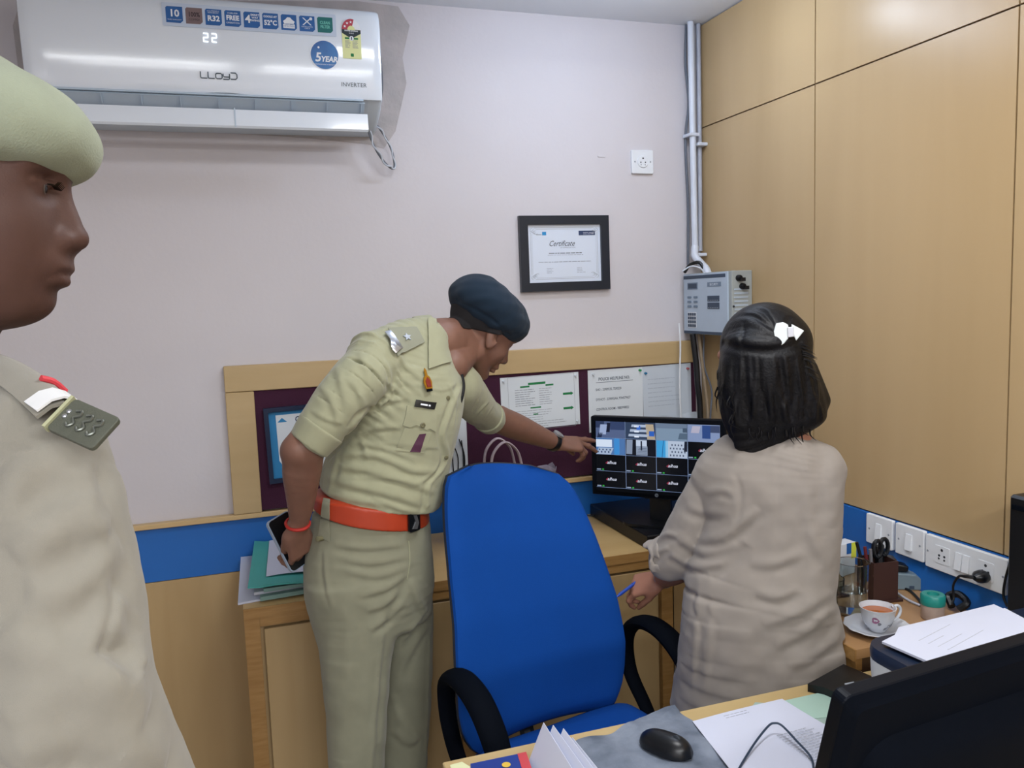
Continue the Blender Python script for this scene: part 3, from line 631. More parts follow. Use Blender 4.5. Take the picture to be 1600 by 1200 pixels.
for (dx, z) in ((-.012, 1.640), (.002, 1.612)):
    b = MB(); b.lathe([(.011, 0), (.010, .012), (.008, .014)], m_black, (cx+dx, y0b, z), (1, 0, 0), (0, 0, 1), (0, -1, 0), n=18); b.box((cx+dx-.002, y0b-.022, z-.011), (cx+dx+.014, y0b-.012, z+.001), m_black); b.obj('key_lock', t, world=True)
b = MB(); b.lathe([(.004, 0), (.004, .002)], m_hole, (xf+.012, y0b, 1.545), (1, 0, 0), (0, 0, 1), (0, -1, 0), n=10); b.obj('screw', t, world=True)
# cables above and below the box
b = MB(); b.tube([at(1070, 425, Y=2.6), at(1078, 414, Y=2.62), at(1092, 410, Y=2.62), at(1100, 420, Y=2.6)], .006, m_black, n=8, sub=6); b.tube([at(1066, 424, Y=2.6), at(1080, 416, Y=2.6), at(1094, 419, Y=2.58), at(1100, 426, Y=2.58)], .0025, m_pipe, n=8, sub=6)
single(b, 'cable_loops', 'black and white cable loops lying on top of the alarm box', 'cable')
m_tan = mat('tan_cable', '#8f7f6a', .6)
for nm, pl, r, mm, lab in (('bundled_cable', [(1082, 528), (1088, 570), (1090, 600), (1094, 645), (1094, 760)], .011, m_black, 'thick black cable dropping from the alarm box behind the monitor'),
        ('bundled_cable', [(1092, 528), (1096, 560), (1101, 600), (1106, 650), (1108, 760)], .006, m_tan, 'tan cable dropping from the alarm box beside the black one'),
        ('bundled_cable', [(1100, 528), (1100, 570), (1112, 610), (1110, 650), (1108, 745)], .0035, m_cab, 'thin grey cable curving below the alarm box')):
    b = MB(); q = [at(u, v, Y=2.62) for u, v in pl]; q[0][2] = 1.446; q[-1][2] = max(q[-1][2], WT+.004); b.tube(q, r, mm, n=8, sub=6); single(b, nm, lab, 'cable')
b = MB(); q = [at(u, v, Y=2.66) for u, v in ((1061, 505), (1063, 540), (1062, 600), (1064, 660), (1063, 700))]; b.tube(q, .0032, m_white, n=8, sub=6); single(b, 'white_cable', 'thin white cable hanging in front of the sleeved sheet', 'cable')
# ================================================================== worktop and cabinets
XL = -.045; YF = 2.226; XR = 1.243; YN = 1.412
m_wt = mat('worktop_veneer', '#cdb07c', .35, c2='#c0a06a', vscale=1.5, stretch=(.6, 5, 5), distort=.4, bump=.04, bscale=300)
m_wt2 = mat('worktop_brown', '#a8835c', .33, c2='#9b7650', vscale=2.5, distort=.4)
t = thing('worktop', 'pale wood L-shaped worktop running along both walls', 'worktop', (.8, 2.47, .775))
MB().box((XL, YF, .778), (WR-.0215, WB-.0135, WT), m_wt).obj('long_board', t, world=True)
MB().box((XR, YN, .778), (WR-.0215, YF-.0005, WT), m_wt2).obj('return_board', t, world=True)
MB().box((XL, YF-.004, .772), (XR, YF-.0002, WT), m_ply2).obj('front_edging', t, world=True)
MB().box((XR-.004, YN, .772), (XR-.0002, YF-.004, WT), m_ply2).obj('return_edging', t, world=True)
def cabinet(x0, x1, label, frame_l=True):
    t = thing('base_cabinet', label, 'cabinet', ((x0+x1)/2, (YF+WB)/2, 0), 0, None)
    b = MB(); b.box((x0, YF+.022, 0), (x1, WB-.014, .7775), m_ply); b.obj('body', t, world=True)
    b = MB(); b.box((x0, YF, 0), (x0+.04, YF+.0215, .7715), m_ply2); b.box((x1-.04, YF, 0), (x1, YF+.0215, .7715), m_ply2); b.box((x0+.0405, YF, .745), (x1-.0405, YF+.0215, .7715), m_ply2); b.box((x0+.0405, YF, 0), (x1-.0405, YF+.0215, .07), m_ply2); b.obj('face_frame', t, world=True)
    MB().box((x0+.05, YF+.004, .08), (x1-.05, YF+.0215, .735), m_ply, bev=.0015).obj('door', t, world=True)
cabinet(XL, .58, 'pale wood base cabinet under the green files, left of the officer'); cabinet(.581, XR-.0005, 'pale wood base cabinet behind the blue chair')
t = thing('base_cabinet', 'pale wood base cabinet on the return beside the woman', 'cabinet', ((XR+WR)/2, 1.8, 0))
MB().box((XR+.02, YN+.005, 0), (WR-.0215, YF+.02, .7775), mat('shaded_veneer', '#4a3527', .5, var=.1, vscale=12, stretch=(1, 1, 6))).obj('body', t, world=True)  # body colour darkened to paint in the shadow below the worktop edge
MB().box((XR+.002, YN+.005, 0), (XR+.0195, 1.80, .745), m_ply).obj('door', t, world=True); MB().box((XR+.002, 1.804, 0), (XR+.0195, YF-.001, .745), m_ply).obj('door', t, world=True)
MB().box((XR+.002, YN+.005, .748), (XR+.0195, YF-.001, .7775), m_ply2).obj('top_rail', t, world=True)
# ================================================================== files on the worktop, left
m_fileg = mat('green_file', '#4aa59f', .6, var=.05, vscale=10); m_fileg2 = mat('grey_green_file', '#76958f', .6); m_lbl = mat('paper_grey', '#b9bdc9', .7)
def slab(px, z0, z1, m, name, label, cat, wave=0., group=None):
    P = [at(u, v, Z=(z0+z1)/2) for u, v in px]; o = np.array([P[0][0], P[0][1], 0])
    b = MB(); b.prism([(p_[0], p_[1]) for p_ in P][::-1], z1-z0, m, ((0, 0, z0), (1, 0, 0), (0, 1, 0), (0, 0, 1))); return single(b, name, label, cat, group)
def flat(pts, z0, z1, m, name, label, cat, group=None):
    b = MB(); b.prism(pts, z1-z0, m, ((0, 0, z0), (1, 0, 0), (0, 1, 0), (0, 0, 1))); return single(b, name, label, cat, group)
yb = WB-.015
flat([(-.058, 2.262), (.2, 2.30), (.2, yb-.02), (-.05, yb-.01)], .8005, .806, m_paper, 'paper_sheaf', 'loose white papers sticking out under the green files', 'papers')
flat([(.0, 2.25), (.36, 2.28), (.36, yb-.01), (.01, yb-.03)], .8065, .818, m_fileg2, 'file_folder', 'grey green folder at the bottom of the file stack', 'folder')
flat([(-.015, 2.27), (.37, 2.30), (.37, yb-.02), (.0, yb-.015)], .8185, .826, m_lbl, 'file_folder', 'grey folder of papers second from the bottom of the file stack', 'folder')
flat([(.01, 2.26), (.38, 2.27), (.38, yb-.01), (.02, yb-.01)], .8265, .836, m_fileg2, 'file_folder', 'dull green folder in the middle of the file stack', 'folder')
P = []
for i in range(13):
    x = -.03+.4*i/12; P.append([(x+.004*j, 2.245+(yb-.005-2.245)*j/6+.012*i/12*(1-j/6), .842+.004*math.sin(i*.8)*(1-j/6)+.006*(1 if i < 1 else 0)) for j in range(7)])
b = MB().grid(P, m_fileg, thick=.004); single(b, 'file_folder', 'sea green folder at the top of the file stack', 'folder')
P = [[(.02+.295*i/8+.02*j/6, 2.315+(.36)*j/6, .852+.002*math.sin(i*1.2+j)) for j in range(7)] for i in range(9)]
t = thing('paper_sheet', 'printed white sheet lying on the sea green folder', 'paper', (.2, 2.45, .85))
MB().grid(P, m_paper, thick=.0008).obj('sheet', t, world=True)
b = MB(); lines(b, ((.19, 2.49, .8555), (1, .0, 0), (0, 1, 0), (0, 0, 1)), -.06, .1, .12, -.12, 12, m_grey, h=.002, rag=.5, seed=31, z=0); b.obj('printed_text', t, world=True)
# ================================================================== bag on the worktop behind the chair
m_bag = mat('grey_canvas', '#8d8594', .85, bump=.4, bscale=250, c2='#6a6474', vscale=30); m_strap = mat('bag_handle', '#b3a3a8', .7)
t = thing('shopping_bag', 'grey canvas bag with two pale handles behind the blue chair', 'bag', (.80, 2.52, WT))
P = []
for i in range(25):
    a = 2*math.pi*i/24; row = []
    for j in range(9):
        z = WT+.001+.225*j/8; w = .165-.02*math.sin(j*.6); d_ = .055-.035*(j/8)**1.5
        row.append((.80+w*math.copysign(abs(math.cos(a))**.6, math.cos(a))+.004*math.sin(j*2+i), 2.56+d_*math.copysign(abs(math.sin(a))**.7, math.sin(a))+.003*math.sin(i*1.7+j), z+(.012*math.sin(i*1.3) if j == 8 else 0)))
    P.append(row)
MB().grid(P, m_bag, thick=-.003).obj('bag_body', t, world=True)
for yy, in ((2.52,), (2.60,)):
    q = [(.75, yy, .98), (.745, yy, 1.05), (.757, yy, 1.10), (.795, yy, 1.13), (.835, yy, 1.10), (.85, yy, 1.05), (.86, yy, .98)]
    MB().tube(q, .010, m_strap, n=8, sub=6, flat=((0, 1, 0), .4)).obj('handle', t, world=True)
# ================================================================== camera monitor in the corner
m_bezel = mat('monitor_bezel', '#070c15', .45, spec=.15)
ctr = np.array([1.245, 2.325, 0.]); ang = -.765   # direction of the screen's own right side, seen from the front
t = thing('monitor', 'black widescreen monitor in the corner showing a grid of camera views', 'monitor', (ctr[0], ctr[1], .845))
MX = np.array([math.cos(ang), math.sin(ang), 0]); MZ = np.array([math.sin(ang), -math.cos(ang), 0]); MY = np.array([0, 0, 1.])
zt = at(920, 650, Y=2.48)[2]; zb = at(923, 772, Y=2.48)[2]
mh = zt-zb; mw_ = .445; zc = (zt+zb)/2; O = np.array([ctr[0], ctr[1], zc]); fr = (O, MX, MY, MZ)
MB().prism(rrect(mw_, mh, .006), .03, m_bezel, fr, z0=-.03).obj('casing', t, world=True, bev=.003)
b = MB(); pframe(b, (O, MX, MY, MZ), mw_-.006, mh-.004, .013, .004, m_bezel); b.box((-mw_/2+.01, -mh/2+.004, 0), (mw_/2-.01, -mh/2+.024, .004), m_bezel, frame=fr); b.obj('bezel', t, world=True)
sw_, sh_ = mw_-.034, mh-.042; so = O+MY*.0055+MZ*.0005
def scr(c, **k): return mat(c, k.pop('hex'), .25, emit=k.pop('e'), estr=k.pop('s', .8))
m_s0 = mat('screen_black', '#05070b', .2, emit='#0a0e16', estr=.5); m_sl = mat('screen_line', '#7f93b5', .3, emit='#6f86b0', estr=.6)
def em(h, s=.85):
    return mat('screen_'+h[1:], '#000000', .3, emit=h, estr=s)
b = MB(); sf = (so, MX, MY, MZ); b.box((-sw_/2, -sh_/2, 0), (sw_/2, sh_/2, .0004), m_s0, frame=sf)
cw, ch = sw_/4, sh_/4
def R(b, i, j, x0, y0, x1, y1, h, z=.0006, sk=0.):
    """rectangle in cell (row j, column i), 0..1 coordinates"""
    X0 = -sw_/2+cw*i; Y0 = sh_/2-ch*(j+1); c = lambda a: min(max(a, 0.01), .985)
    pts = [(X0+cw*c(x0), Y0+ch*c(y0)), (X0+cw*c(x1), Y0+ch*c(y0)), (X0+cw*c(x1+sk), Y0+ch*c(y1)), (X0+cw*c(x0+sk), Y0+ch*c(y1))]
    b.prism(pts, .0001, em(h), sf, z0=z)
Z1, Z2, Z3 = .0006, .0008, .0010
# row 0
R(b, 0, 0, 0, 0, 1, 1, '#56668c'); R(b, 0, 0, .0, .6, .3, 1, '#2c3a5c', Z2); R(b, 0, 0, .12, .2, .35, .8, '#9fb0d4', Z3, .05); R(b, 0, 0, .36, .35, .48, .9, '#141c33', Z3, .03); R(b, 0, 0, .5, .5, 1, 1, '#35456b', Z2); R(b, 0, 0, .05, .0, .2, .3, '#27324f', Z3, .05)
R(b, 1, 0, 0, 0, 1, 1, '#33435e'); 
for k_ in range(3): R(b, 1, 0, .1+.05*k_, .15+.28*k_, .75-.04*k_, .3+.28*k_, '#aebdd6', Z2, .02); R(b, 1, 0, .3, .1+.3*k_, .45, .2+.3*k_, '#e4eeff', Z3)
R(b, 1, 0, .72, .0, .98, .9, '#b5a68f', Z2, -.06); R(b, 1, 0, .78, .2, .95, .5, '#2f62c0', Z3); R(b, 1, 0, .38, .55, .5, .8, '#3a6fd0', Z3)
R(b, 2, 0, 0, 0, 1, 1, '#7f95ad'); R(b, 2, 0, .0, .7, 1, 1, '#6d7f98', Z2); R(b, 2, 0, .7, .1, 1, .45, '#55697f', Z2, .05); R(b, 2, 0, .85, .5, 1, .75, '#46586e', Z3)
R(b, 3, 0, 0, 0, 1, 1, '#8496bd'); R(b, 3, 0, .45, .2, .7, .95, '#2c4a86', Z2); R(b, 3, 0, .1, .5, .35, .9, '#b5b2c8', Z2, .05); R(b, 3, 0, .7, .55, .98, .95, '#3d4a6b', Z2)
# row 1
R(b, 0, 1, 0, 0, 1, 1, '#4f78b0'); R(b, 0, 1, 0, .45, .55, .9, '#d8e6fa', Z2); R(b, 0, 1, 0, .0, .5, .4, '#a9bcd8', Z2, .1); R(b, 0, 1, .62, 0, .8, 1, '#3f8fd6', Z2)
for k_ in range(4): R(b, 0, 1, .05+.12*k_, .1, .1+.12*k_, .2, '#3f4f70', Z3); R(b, 0, 1, .1+.12*k_, .25, .15+.12*k_, .33, '#3f4f70', Z3)
R(b, 1, 1, 0, 0, 1, 1, '#0d1220'); R(b, 1, 1, .02, .1, .22, .95, '#8795ad', Z2, .02); R(b, 1, 1, .35, .05, .72, .6, '#8f9db4', Z2); R(b, 1, 1, .35, .6, .7, .95, '#c4d2e8', Z2); R(b, 1, 1, .5, .35, .55, .9, '#1a2136', Z3)
for k_ in range(5): R(b, 1, 1, .36+.02*k_, .1+.09*k_, .7, .13+.09*k_, '#5a677f', Z3)
R(b, 2, 1, 0, 0, 1, 1, '#b8c6dc'); R(b, 2, 1, 0, 0, .3, 1, '#3fa0dd', Z2); R(b, 2, 1, .3, 0, .38, 1, '#8cc3e8', Z2); R(b, 2, 1, .18, 0, .2, 1, '#1f5d96', Z3, .05)
for k_ in range(5):
    for q_ in range(4): R(b, 2, 1, .44+.1*k_+.05*(q_ % 2), .1+.2*q_, .48+.1*k_+.05*(q_ % 2), .2+.2*q_, '#48546e', Z2)
R(b, 2, 1, .88, .4, .98, .98, '#1a2133', Z3, .02)
for i, j in ((3, 1),)+tuple((i, j) for j in (2, 3) for i in range(4)):
    X0 = -sw_/2+cw*i; Y0 = sh_/2-ch*(j+1)
    def g(x, y): return (so+MX*(X0+cw*x)+MY*(Y0+ch*y), MX, MY, MZ)
    b.text('alhua', .0145, em('#c9cede', 1.), g(.52, .52), z=.0008, sx=1.05, shear=.35, bold=.0002)
    b.text('d', .0125, em('#c0395a', .9), g(.345, .52), z=.0010, shear=.35)
    b.box((X0+cw*.02, Y0+ch*.06, .0006), (X0+cw*.16, Y0+ch*.12, .0008), em('#9fb0cc', .7), frame=sf); b.box((X0+cw*.2, Y0+ch*.05, .0006), (X0+cw*.26, Y0+ch*.13, .0008), em('#35b04a', .8), frame=sf)
for i in range(1, 4): b.box((-sw_/2+cw*i-.0006, -sh_/2, .0006), (-sw_/2+cw*i+.0006, sh_/2, .0011), m_sl, frame=sf)
for j in range(1, 4): b.box((-sw_/2, -sh_/2+ch*j-.0004, .0006), (sw_/2, -sh_/2+ch*j+.0004, .0011), m_sl, frame=sf)
b.box((-sw_/2, -sh_/2, .0006), (sw_/2, -sh_/2+.001, .0011), m_sl, frame=sf)
b.obj('screen', t, world=True)
b = MB(); f2 = O+MY*(-mh/2+.013)+MZ*.0042; b.lathe([(.006, 0), (.006, .0006)], mat('maker_grey', '#7d8896', .35, metal=.4), f2, MX, MY, MZ, n=20); b.text('hp', .0085, m_dark, (f2, MX, MY, MZ), z=.0009, shear=.3); b.obj('maker_badge', t, world=True)
b = MB(); b.box((-.05, -mh/2-.01, -.05), (.05, .02, -.031), m_black, frame=fr); b.box((-.035, .846-zc, -.055), (.035, .02, -.035), m_black, frame=fr); b.obj('stand_neck', t, world=True)
b = MB(); b.prism(rrect(.23, .16, .04), .009, m_black, (np.array([ctr[0], ctr[1], .8455])-MZ*.04, MX, -MZ, MY)); b.obj('stand_base', t, world=True)
# black recorder unit under the monitor
p0 = at(934, 812, Z=.8); p1 = at(1003, 855, Z=.8)
t = thing('video_recorder', 'flat black recorder box on the worktop under the camera monitor', 'recorder', ((p0[0]+1.5)/2, 2.4, WT))
xr = (p0[0]+p1[0])/2
MB().box((xr, 2.235, WT+.0005), (1.55, p0[1]+.06, .8445), m_black, bev=.003).obj('case', t, world=True)
b = MB(); b.box((xr+.03, 2.231, .82), (xr+.15, 2.235, .832), m_bezel); b.obj('front_slot', t, world=True)
b = MB(); b.tube([(p0[0]+.03, p0[1]+.03, .815), (p0[0]-.02, p0[1]+.03, .81), (p0[0]-.08, p0[1]+.07, .83), (p0[0]-.12, WB-.03, .87)], .003, m_black, n=7, sub=6); single(b, 'monitor_cable', 'black cable looping left from the recorder to the wall', 'cable')
# ================================================================== blue swivel chair
m_cb = mat('blue_upholstery', '#053f8c', .85, spec=.2, var=.04, vscale=6, bump=.3, bscale=900)
m_shell = mat('chair_shell', '#111a26', .5)
ca = math.radians(12); CX = np.array([math.cos(ca), math.sin(ca), 0]); CF = np.array([math.sin(ca), -math.cos(ca), 0]); CZ = np.array([0, 0, 1.])
CO = np.array([.658, 1.85, 0.])
t = thing('office_chair', 'high-backed blue fabric office chair with black loop arms', 'chair', CO, 0)
def cpt(x, f, z): return CO+CX*x+CF*f+CZ*z
# backrest: rows of (z, left px, right px) read along the back's own plane
rows = [(1.195, -.130, .045), (1.19, -.165, .085), (1.175, -.193, .118), (1.155, -.208, .140), (1.12, -.221, .156), (1.07, -.233, .167), (1.01, -.243, .177), (.95, -.249, .188), (.89, -.253, .198), (.83, -.258, .207), (.77, -.263, .213), (.71, -.265, .215), (.65, -.263, .213), (.61, -.255, .207), (.57, -.24, .19), (.54, -.21, .17)]
def lean(z): # forward offset of the front face at height z
    return float(np.interp(z, [.54, .62, .72, .85, 1.0, 1.12, 1.2], [.05, .05, .055, .035, -.01, -.065, -.11]))
def backgrid(front, infl, shrink=0.):
    P = []
    rr = sorted(rows); zs = np.linspace(rr[0][0], rr[-1][0], 30)
    for k_, z_ in enumerate(zs):
        z = z_
        l = float(np.interp(z, [r[0] for r in rr], [r[1] for r in rr])); r_ = float(np.interp(z, [r[0] for r in rr], [r[2] for r in rr])); row = []
        ez = min(1, (z-rr[0][0])/.05, (rr[-1][0]-z)/.05); ez = math.sqrt(max(0, 1-(1-max(0, ez))**2))
        for j in range(21):
            s_ = -math.cos(math.pi*j/20); x = (l+r_)/2+(r_-l)/2*s_*(1-shrink)
            e = (max(0, 1-abs(s_)**4))**.5
            f = lean(z)+infl*e*ez+.045*abs(s_)**2.2-.035; z = z_-.014*max(0, (z_-.7)/.5)  # wraps forward at the sides
            row.append(cpt(x, f, z-.13*(x+.05)*max(0, z-.65)/.55))
        P.append(row)
    return P
F_ = backgrid(1, .035); B_ = backgrid(0, -.022)
m_ = MB(); A = np.array(F_); Bk = np.array(B_); a_, b_ = A.shape[:2]; m_.add(A.reshape(-1, 3), [(i*b_+j, i*b_+j+1, (i+1)*b_+j+1, (i+1)*b_+j) for i in range(a_-1) for j in range(b_-1)], m_cb, True)
m_.obj('backrest', t, world=True)
m_ = MB().grid([[p_-CF*.004 for p_ in r] for r in B_], m_shell, smooth=True); 
edge = [r[0] for r in F_]+list(F_[-1][1:])+[r[-1] for r in F_[::-1]][1:]+list(F_[0][::-1])[1:-1]
eb = [r[0] for r in B_]+list(B_[-1][1:])+[r[-1] for r in B_[::-1]][1:]+list(B_[0][::-1])[1:-1]; ne = len(edge)
mid = [(a_-CF*.006)+(a_-CO-CZ*.85-CF*.02)*np.array([.012, .012, .006]) for a_ in edge]; m_.add(list(edge)+mid+[p_-CF*.004 for p_ in eb], [(k_*ne+i, k_*ne+(i+1) % ne, (k_+1)*ne+(i+1) % ne, (k_+1)*ne+i) for k_ in range(2) for i in range(ne)], m_shell, True)
m_.obj('back_shell', t, world=True)
P = []
for i in range(25):
    s_ = -1+2*i/24; row = []
    for j in range(25):
        q_ = -1+2*j/24; w = .238*(1-.16*max(0, q_)**3)
        x = s_*w; f = .23+q_*.21*(1-.08*s_**4); e = (1-abs(s_)**6)**.5*(1-abs(q_)**6)**.5
        row.append(cpt(x, f, .505+.055*e-.02*max(0, q_-.5)+.012*abs(s_)**2))
    P.append(row)
MB().grid([r[::-1] for r in P], m_cb, thick=.0).obj('seat', t, world=True)
MB().grid([[p_-CZ*.0 for p_ in r] for r in [[cpt(-.23+.46*i/12, .03+.40*j/12, .484-.035*(1-((i-6)/6)**4)**.5*(1-((j-6)/6)**4)**.5) for j in range(13)] for i in range(13)]], m_shell, smooth=True).obj('seat_shell', t, world=True)
ARMS = []
for s_ in (-1, 1):
    x = s_*.266
    loop = [(x*.93, .16, .475), (x, .08, .53), (x, .02, .60), (x, .005, .68), (x*1.01, .035, .735), (x*1.02, .10, .758), (x*1.02, .18, .742), (x*1.02, .245, .69), (x*1.01, .265, .63), (x, .25, .57), (x*.97, .21, .50)]
    rr_ = [.018, .019, .021, .023, .027, .031, .032, .031, .028, .022, .018]
    ARMS.append([cpt(*p_) for p_ in loop])
    MB().tube([cpt(*p_) for p_ in loop], list(np.interp(np.linspace(0, 10, 61), range(11), rr_)), m_dark, n=14, sub=6, flat=(CX, .62)).obj('armrest', t, world=True)
b = MB(); b.lathe([(.03, .09), (.03, .3), (.02, .3), (.02, .455)], m_shell, cpt(0, .22, 0), CX, CF, CZ, n=18); b.box((-.1, .12, .44), (.1, .32, .46), m_shell, frame=(CO, CX, CF, CZ)); b.obj('gas_column', t, world=True)
b = MB(); b.box((-.03, -.05, .42), (.03, .2, .44), m_shell, frame=(CO, CX, CF, CZ)); b.tube([cpt(0, -.05, .43), cpt(0, -.09, .5), cpt(0, -.085, .75)], .02, m_shell, n=8, sub=5); b.obj('back_support', t, world=True)
for k_ in range(5):
    a = 2*math.pi*k_/5+.94; dx, df = math.cos(a), math.sin(a)
    o = MB().tube([cpt(0, .22, .1), cpt(dx*.15, .22+df*.15, .085), cpt(dx*.27, .22+df*.27, .062)], [.026, .02, .014], m_shell, n=10, sub=4).obj('base_arm', t, world=True)
    c = cpt(dx*.27, .22+df*.27, .026); MB().lathe([(.012, -.02), (.025, -.018), (.025, .018), (.012, .02)], m_black, c, np.array([df, -dx, 0])*0+CZ, np.array([dx, df, 0]), np.array([-df, dx, 0]), n=16).obj('castor', o, world=True)
# ================================================================== front desk
m_desk = mat('desk_veneer', '#c2ab7c', .35, c2='#b59b69', vscale=1.2, stretch=(.6, 5, 5), distort=.5)
DX0, DX1, DY0, DY1 = .30, WR-.0215, .42, 1.406
t = thing('desk', 'pale wood desk in the foreground carrying monitor, mouse and papers', 'desk', (1, .9, 0))
MB().box((DX0, DY0, .722), (DX1, DY1, DT), m_desk, bev=.002).obj('desktop', t, world=True)
MB().box((DX0+.02, DY0+.05, 0), (DX0+.045, DY1-.03, .7215), m_ply).obj('side_panel', t, world=True); MB().box((DX1-.03, DY0+.05, 0), (DX1-.002, DY1-.03, .7215), m_ply).obj('side_panel', t, world=True)
MB().box((DX0+.046, DY0+.1, .25), (DX1-.031, DY0+.118, .7215), m_ply).obj('modesty_panel', t, world=True)
# pale green sheets under glass
m_gsh = mat('pale_green_sheet', '#a9c9bd', .25, var=.03, vscale=6); m_gsh2 = mat('grey_green_sheet', '#9db4ad', .3)
flat([tuple(at(u, v, Z=DT)[:2]) for u, v in ((1115, 1185), (1330, 1162), (1330, 1110), (1180, 1098))], DT+.0003, DT+.0012, m_gsh2, 'desk_sheet', 'grey green sheet flat on the desk under the printed paper', 'paper')
flat([tuple(at(u, v, Z=DT)[:2]) for u, v in ((1225, 1128), (1345, 1118), (1345, 1088), (1285, 1083), (1222, 1097))], DT+.0015, DT+.0024, m_gsh, 'desk_sheet', 'pale mint sheet flat on the desk beside the black monitor', 'paper')
# crumpled grey mouse mat
m_mmat = mat('grey_cloth', '#828b9a', .9, c2='#4f5969', vscale=14, detail=6, bump=.5, bscale=120)
c4 = [at(u, v, Z=DT)[:2] for u, v in ((898, 1168), (1052, 1104), (1160, 1190), (960, 1290))]
t = thing('mouse_mat', 'crumpled grey cloth mouse mat under the black mouse', 'mouse mat', (c4[0][0]+.1, c4[0][1]-.05, DT))
P = []
for i in range(33):
    row = []
    for j in range(33):
        a, c = i/32, j/32
        p_ = (np.array(c4[0])*(1-a)+np.array(c4[1])*a)*(1-c)+(np.array(c4[3])*(1-a)+np.array(c4[2])*a)*c
        p_ = p_+np.array([.006*math.sin(c*9+a*3), .007*math.sin(a*11+1)])*(1-4*abs(c-.5)**2*0)
        z = DT+.003+.003*math.sin(a*9+c*5)*math.sin(c*7+1)+.0025*math.sin(a*17-c*11)+.004*max(0, math.sin(a*13+2))*(1 if c < .12 else 0)
        row.append((p_[0], p_[1], max(z, DT+.0006)))
    P.append(row)
MB().grid([r[::-1] for r in P], m_mmat, thick=.0012).obj('cloth', t, world=True)
# mouse
mc = at(1040, 1166, Z=DT+.012); md = unit(at(1085, 1180, Z=DT)-at(1000, 1145, Z=DT)); ms = np.cross([0, 0, 1.], md)
t = thing('computer_mouse', 'black computer mouse lying on the grey cloth mat', 'mouse', (mc[0], mc[1], DT+.006))
P = []
for i in range(21):
    a = -1+2*i/20; row = []; w = .030*(1-abs(a)**2.6)**.5*(1+.06*a); h = .030*(1-abs(a)**3)**.5*(1+.10*a)
    for j in range(17):
        th = math.pi*j/16; row.append(np.array([mc[0], mc[1], DT+.0085])+md*a*.055-ms*w*math.cos(th)+np.array([0, 0, h*math.sin(th)]))
    P.append(row)
MB().grid(P, m_black).obj('shell', t, world=True)
MB().prism(rrect(.098, .050, .022), .004, m_black, (np.array([mc[0], mc[1], DT+.0055]), md, ms, np.array([0, 0, 1.]))).obj('base', t, world=True)
wp = np.array([mc[0], mc[1], DT+.0345])+md*.024; MB().lathe([(.006, -.003), (.0075, -.002), (.0075, .002), (.006, .003)], m_grey if 0 else mat('wheel_rubber', '#2a3038', .6), wp, md, np.array([0, 0, 1.]), ms, n=16).obj('scroll_wheel', t, world=True)
# printed paper with the cord on it
c4 = [at(u, v, Z=DT+.004)[:2] for u, v in ((1082, 1130), (1222, 1094), (1313, 1150), (1205, 1290))]
t = thing('printed_paper', 'white printed sheet on the desk between the mouse and the black monitor', 'paper', (c4[0][0]+.1, c4[0][1]-.05, DT))
P = [[tuple((np.array(c4[0])*(1-a)+np.array(c4[1])*a)*(1-c)+(np.array(c4[3])*(1-a)+np.array(c4[2])*a)*c)+(DT+.0075+.0012*math.sin(a*4+c*3),) for c in np.linspace(0, 1, 9)] for a in np.linspace(0, 1, 9)]
MB().grid([r[::-1] for r in P], m_paper, thick=.0006).obj('sheet', t, world=True)
Xp = unit(np.append(np.array(c4[1])-np.array(c4[0]), 0)); Yp = np.cross([0, 0, 1.], Xp)
b = MB(); o_ = np.append(np.array(c4[2])*.55+np.array(c4[3])*.25+np.array(c4[1])*.2, DT+.0096); lines(b, (o_, Xp, Yp, (0, 0, 1)), -.04, .045, .05, -.05, 14, m_grey, h=.0013, rag=.4, seed=44, z=0)
o_ = np.append(np.array(c4[0])*.7+np.array(c4[1])*.3, DT+.0092); lines(b, (o_, Xp, Yp, (0, 0, 1)), -.0, .06, -.012, -.02, 2, m_grey, h=.0013, rag=.3, seed=45, z=0); b.obj('printed_text', t, world=True)
q = [at(u, v, Z=z_) for u, v, z_ in ((1140, 1230, DT+.011), (1158, 1195, DT+.012), (1180, 1160, DT+.02), (1200, 1135, DT+.028), (1210, 1130, DT+.03), (1222, 1134, DT+.028), (1245, 1158, DT+.02), (1268, 1185, DT+.013), (1272, 1215, DT+.012))]
single(MB().tube(q, .0021, mat('cord_dark', '#27384d', .45), n=7, sub=6), 'loose_cable', 'thin dark cord arching over the printed paper on the desk', 'cord')
# fanned white booklet standing at the desk edge
for k_, (tu, tv, lu, lv, ru, rv) in enumerate(((849, 1129, 822, 1185, 900, 1215), (864, 1133, 835, 1192, 925, 1225), (880, 1138, 850, 1198, 945, 1232), (894, 1152, 868, 1205, 960, 1240))):
    base_l = at(lu, lv, Y=1.33-.02*k_); base_r = at(ru, rv, Y=1.20-.02*k_); topp = at(tu, tv, Y=1.325-.02*k_)
    base_l[2] = max(base_l[2], DT+.002); base_l = np.array([base_l[0], base_l[1], DT+.002]); base_r = np.array([base_r[0], base_r[1], DT+.002])
    tr = base_r+np.array([.0, .0, .05]); n_ = unit(np.cross(base_r-base_l, topp-base_l))
    vs = [base_l, base_r, tr, topp]; vs2 = [v_-n_*.0012 for v_ in vs]
    single(MB().add(vs+vs2, [(0, 1, 2, 3), (7, 6, 5, 4), (0, 4, 5, 1), (1, 5, 6, 2), (2, 6, 7, 3), (3, 7, 4, 0)], m_paper), 'folded_sheet', ('leftmost white folded sheet standing on the desk edge', 'second white folded sheet from the left at the desk edge', 'third white folded sheet from the left at the desk edge', 'rightmost and lowest white folded sheet, beside the grey mat')[k_], 'paper', 'standing folded sheets at the desk edge')
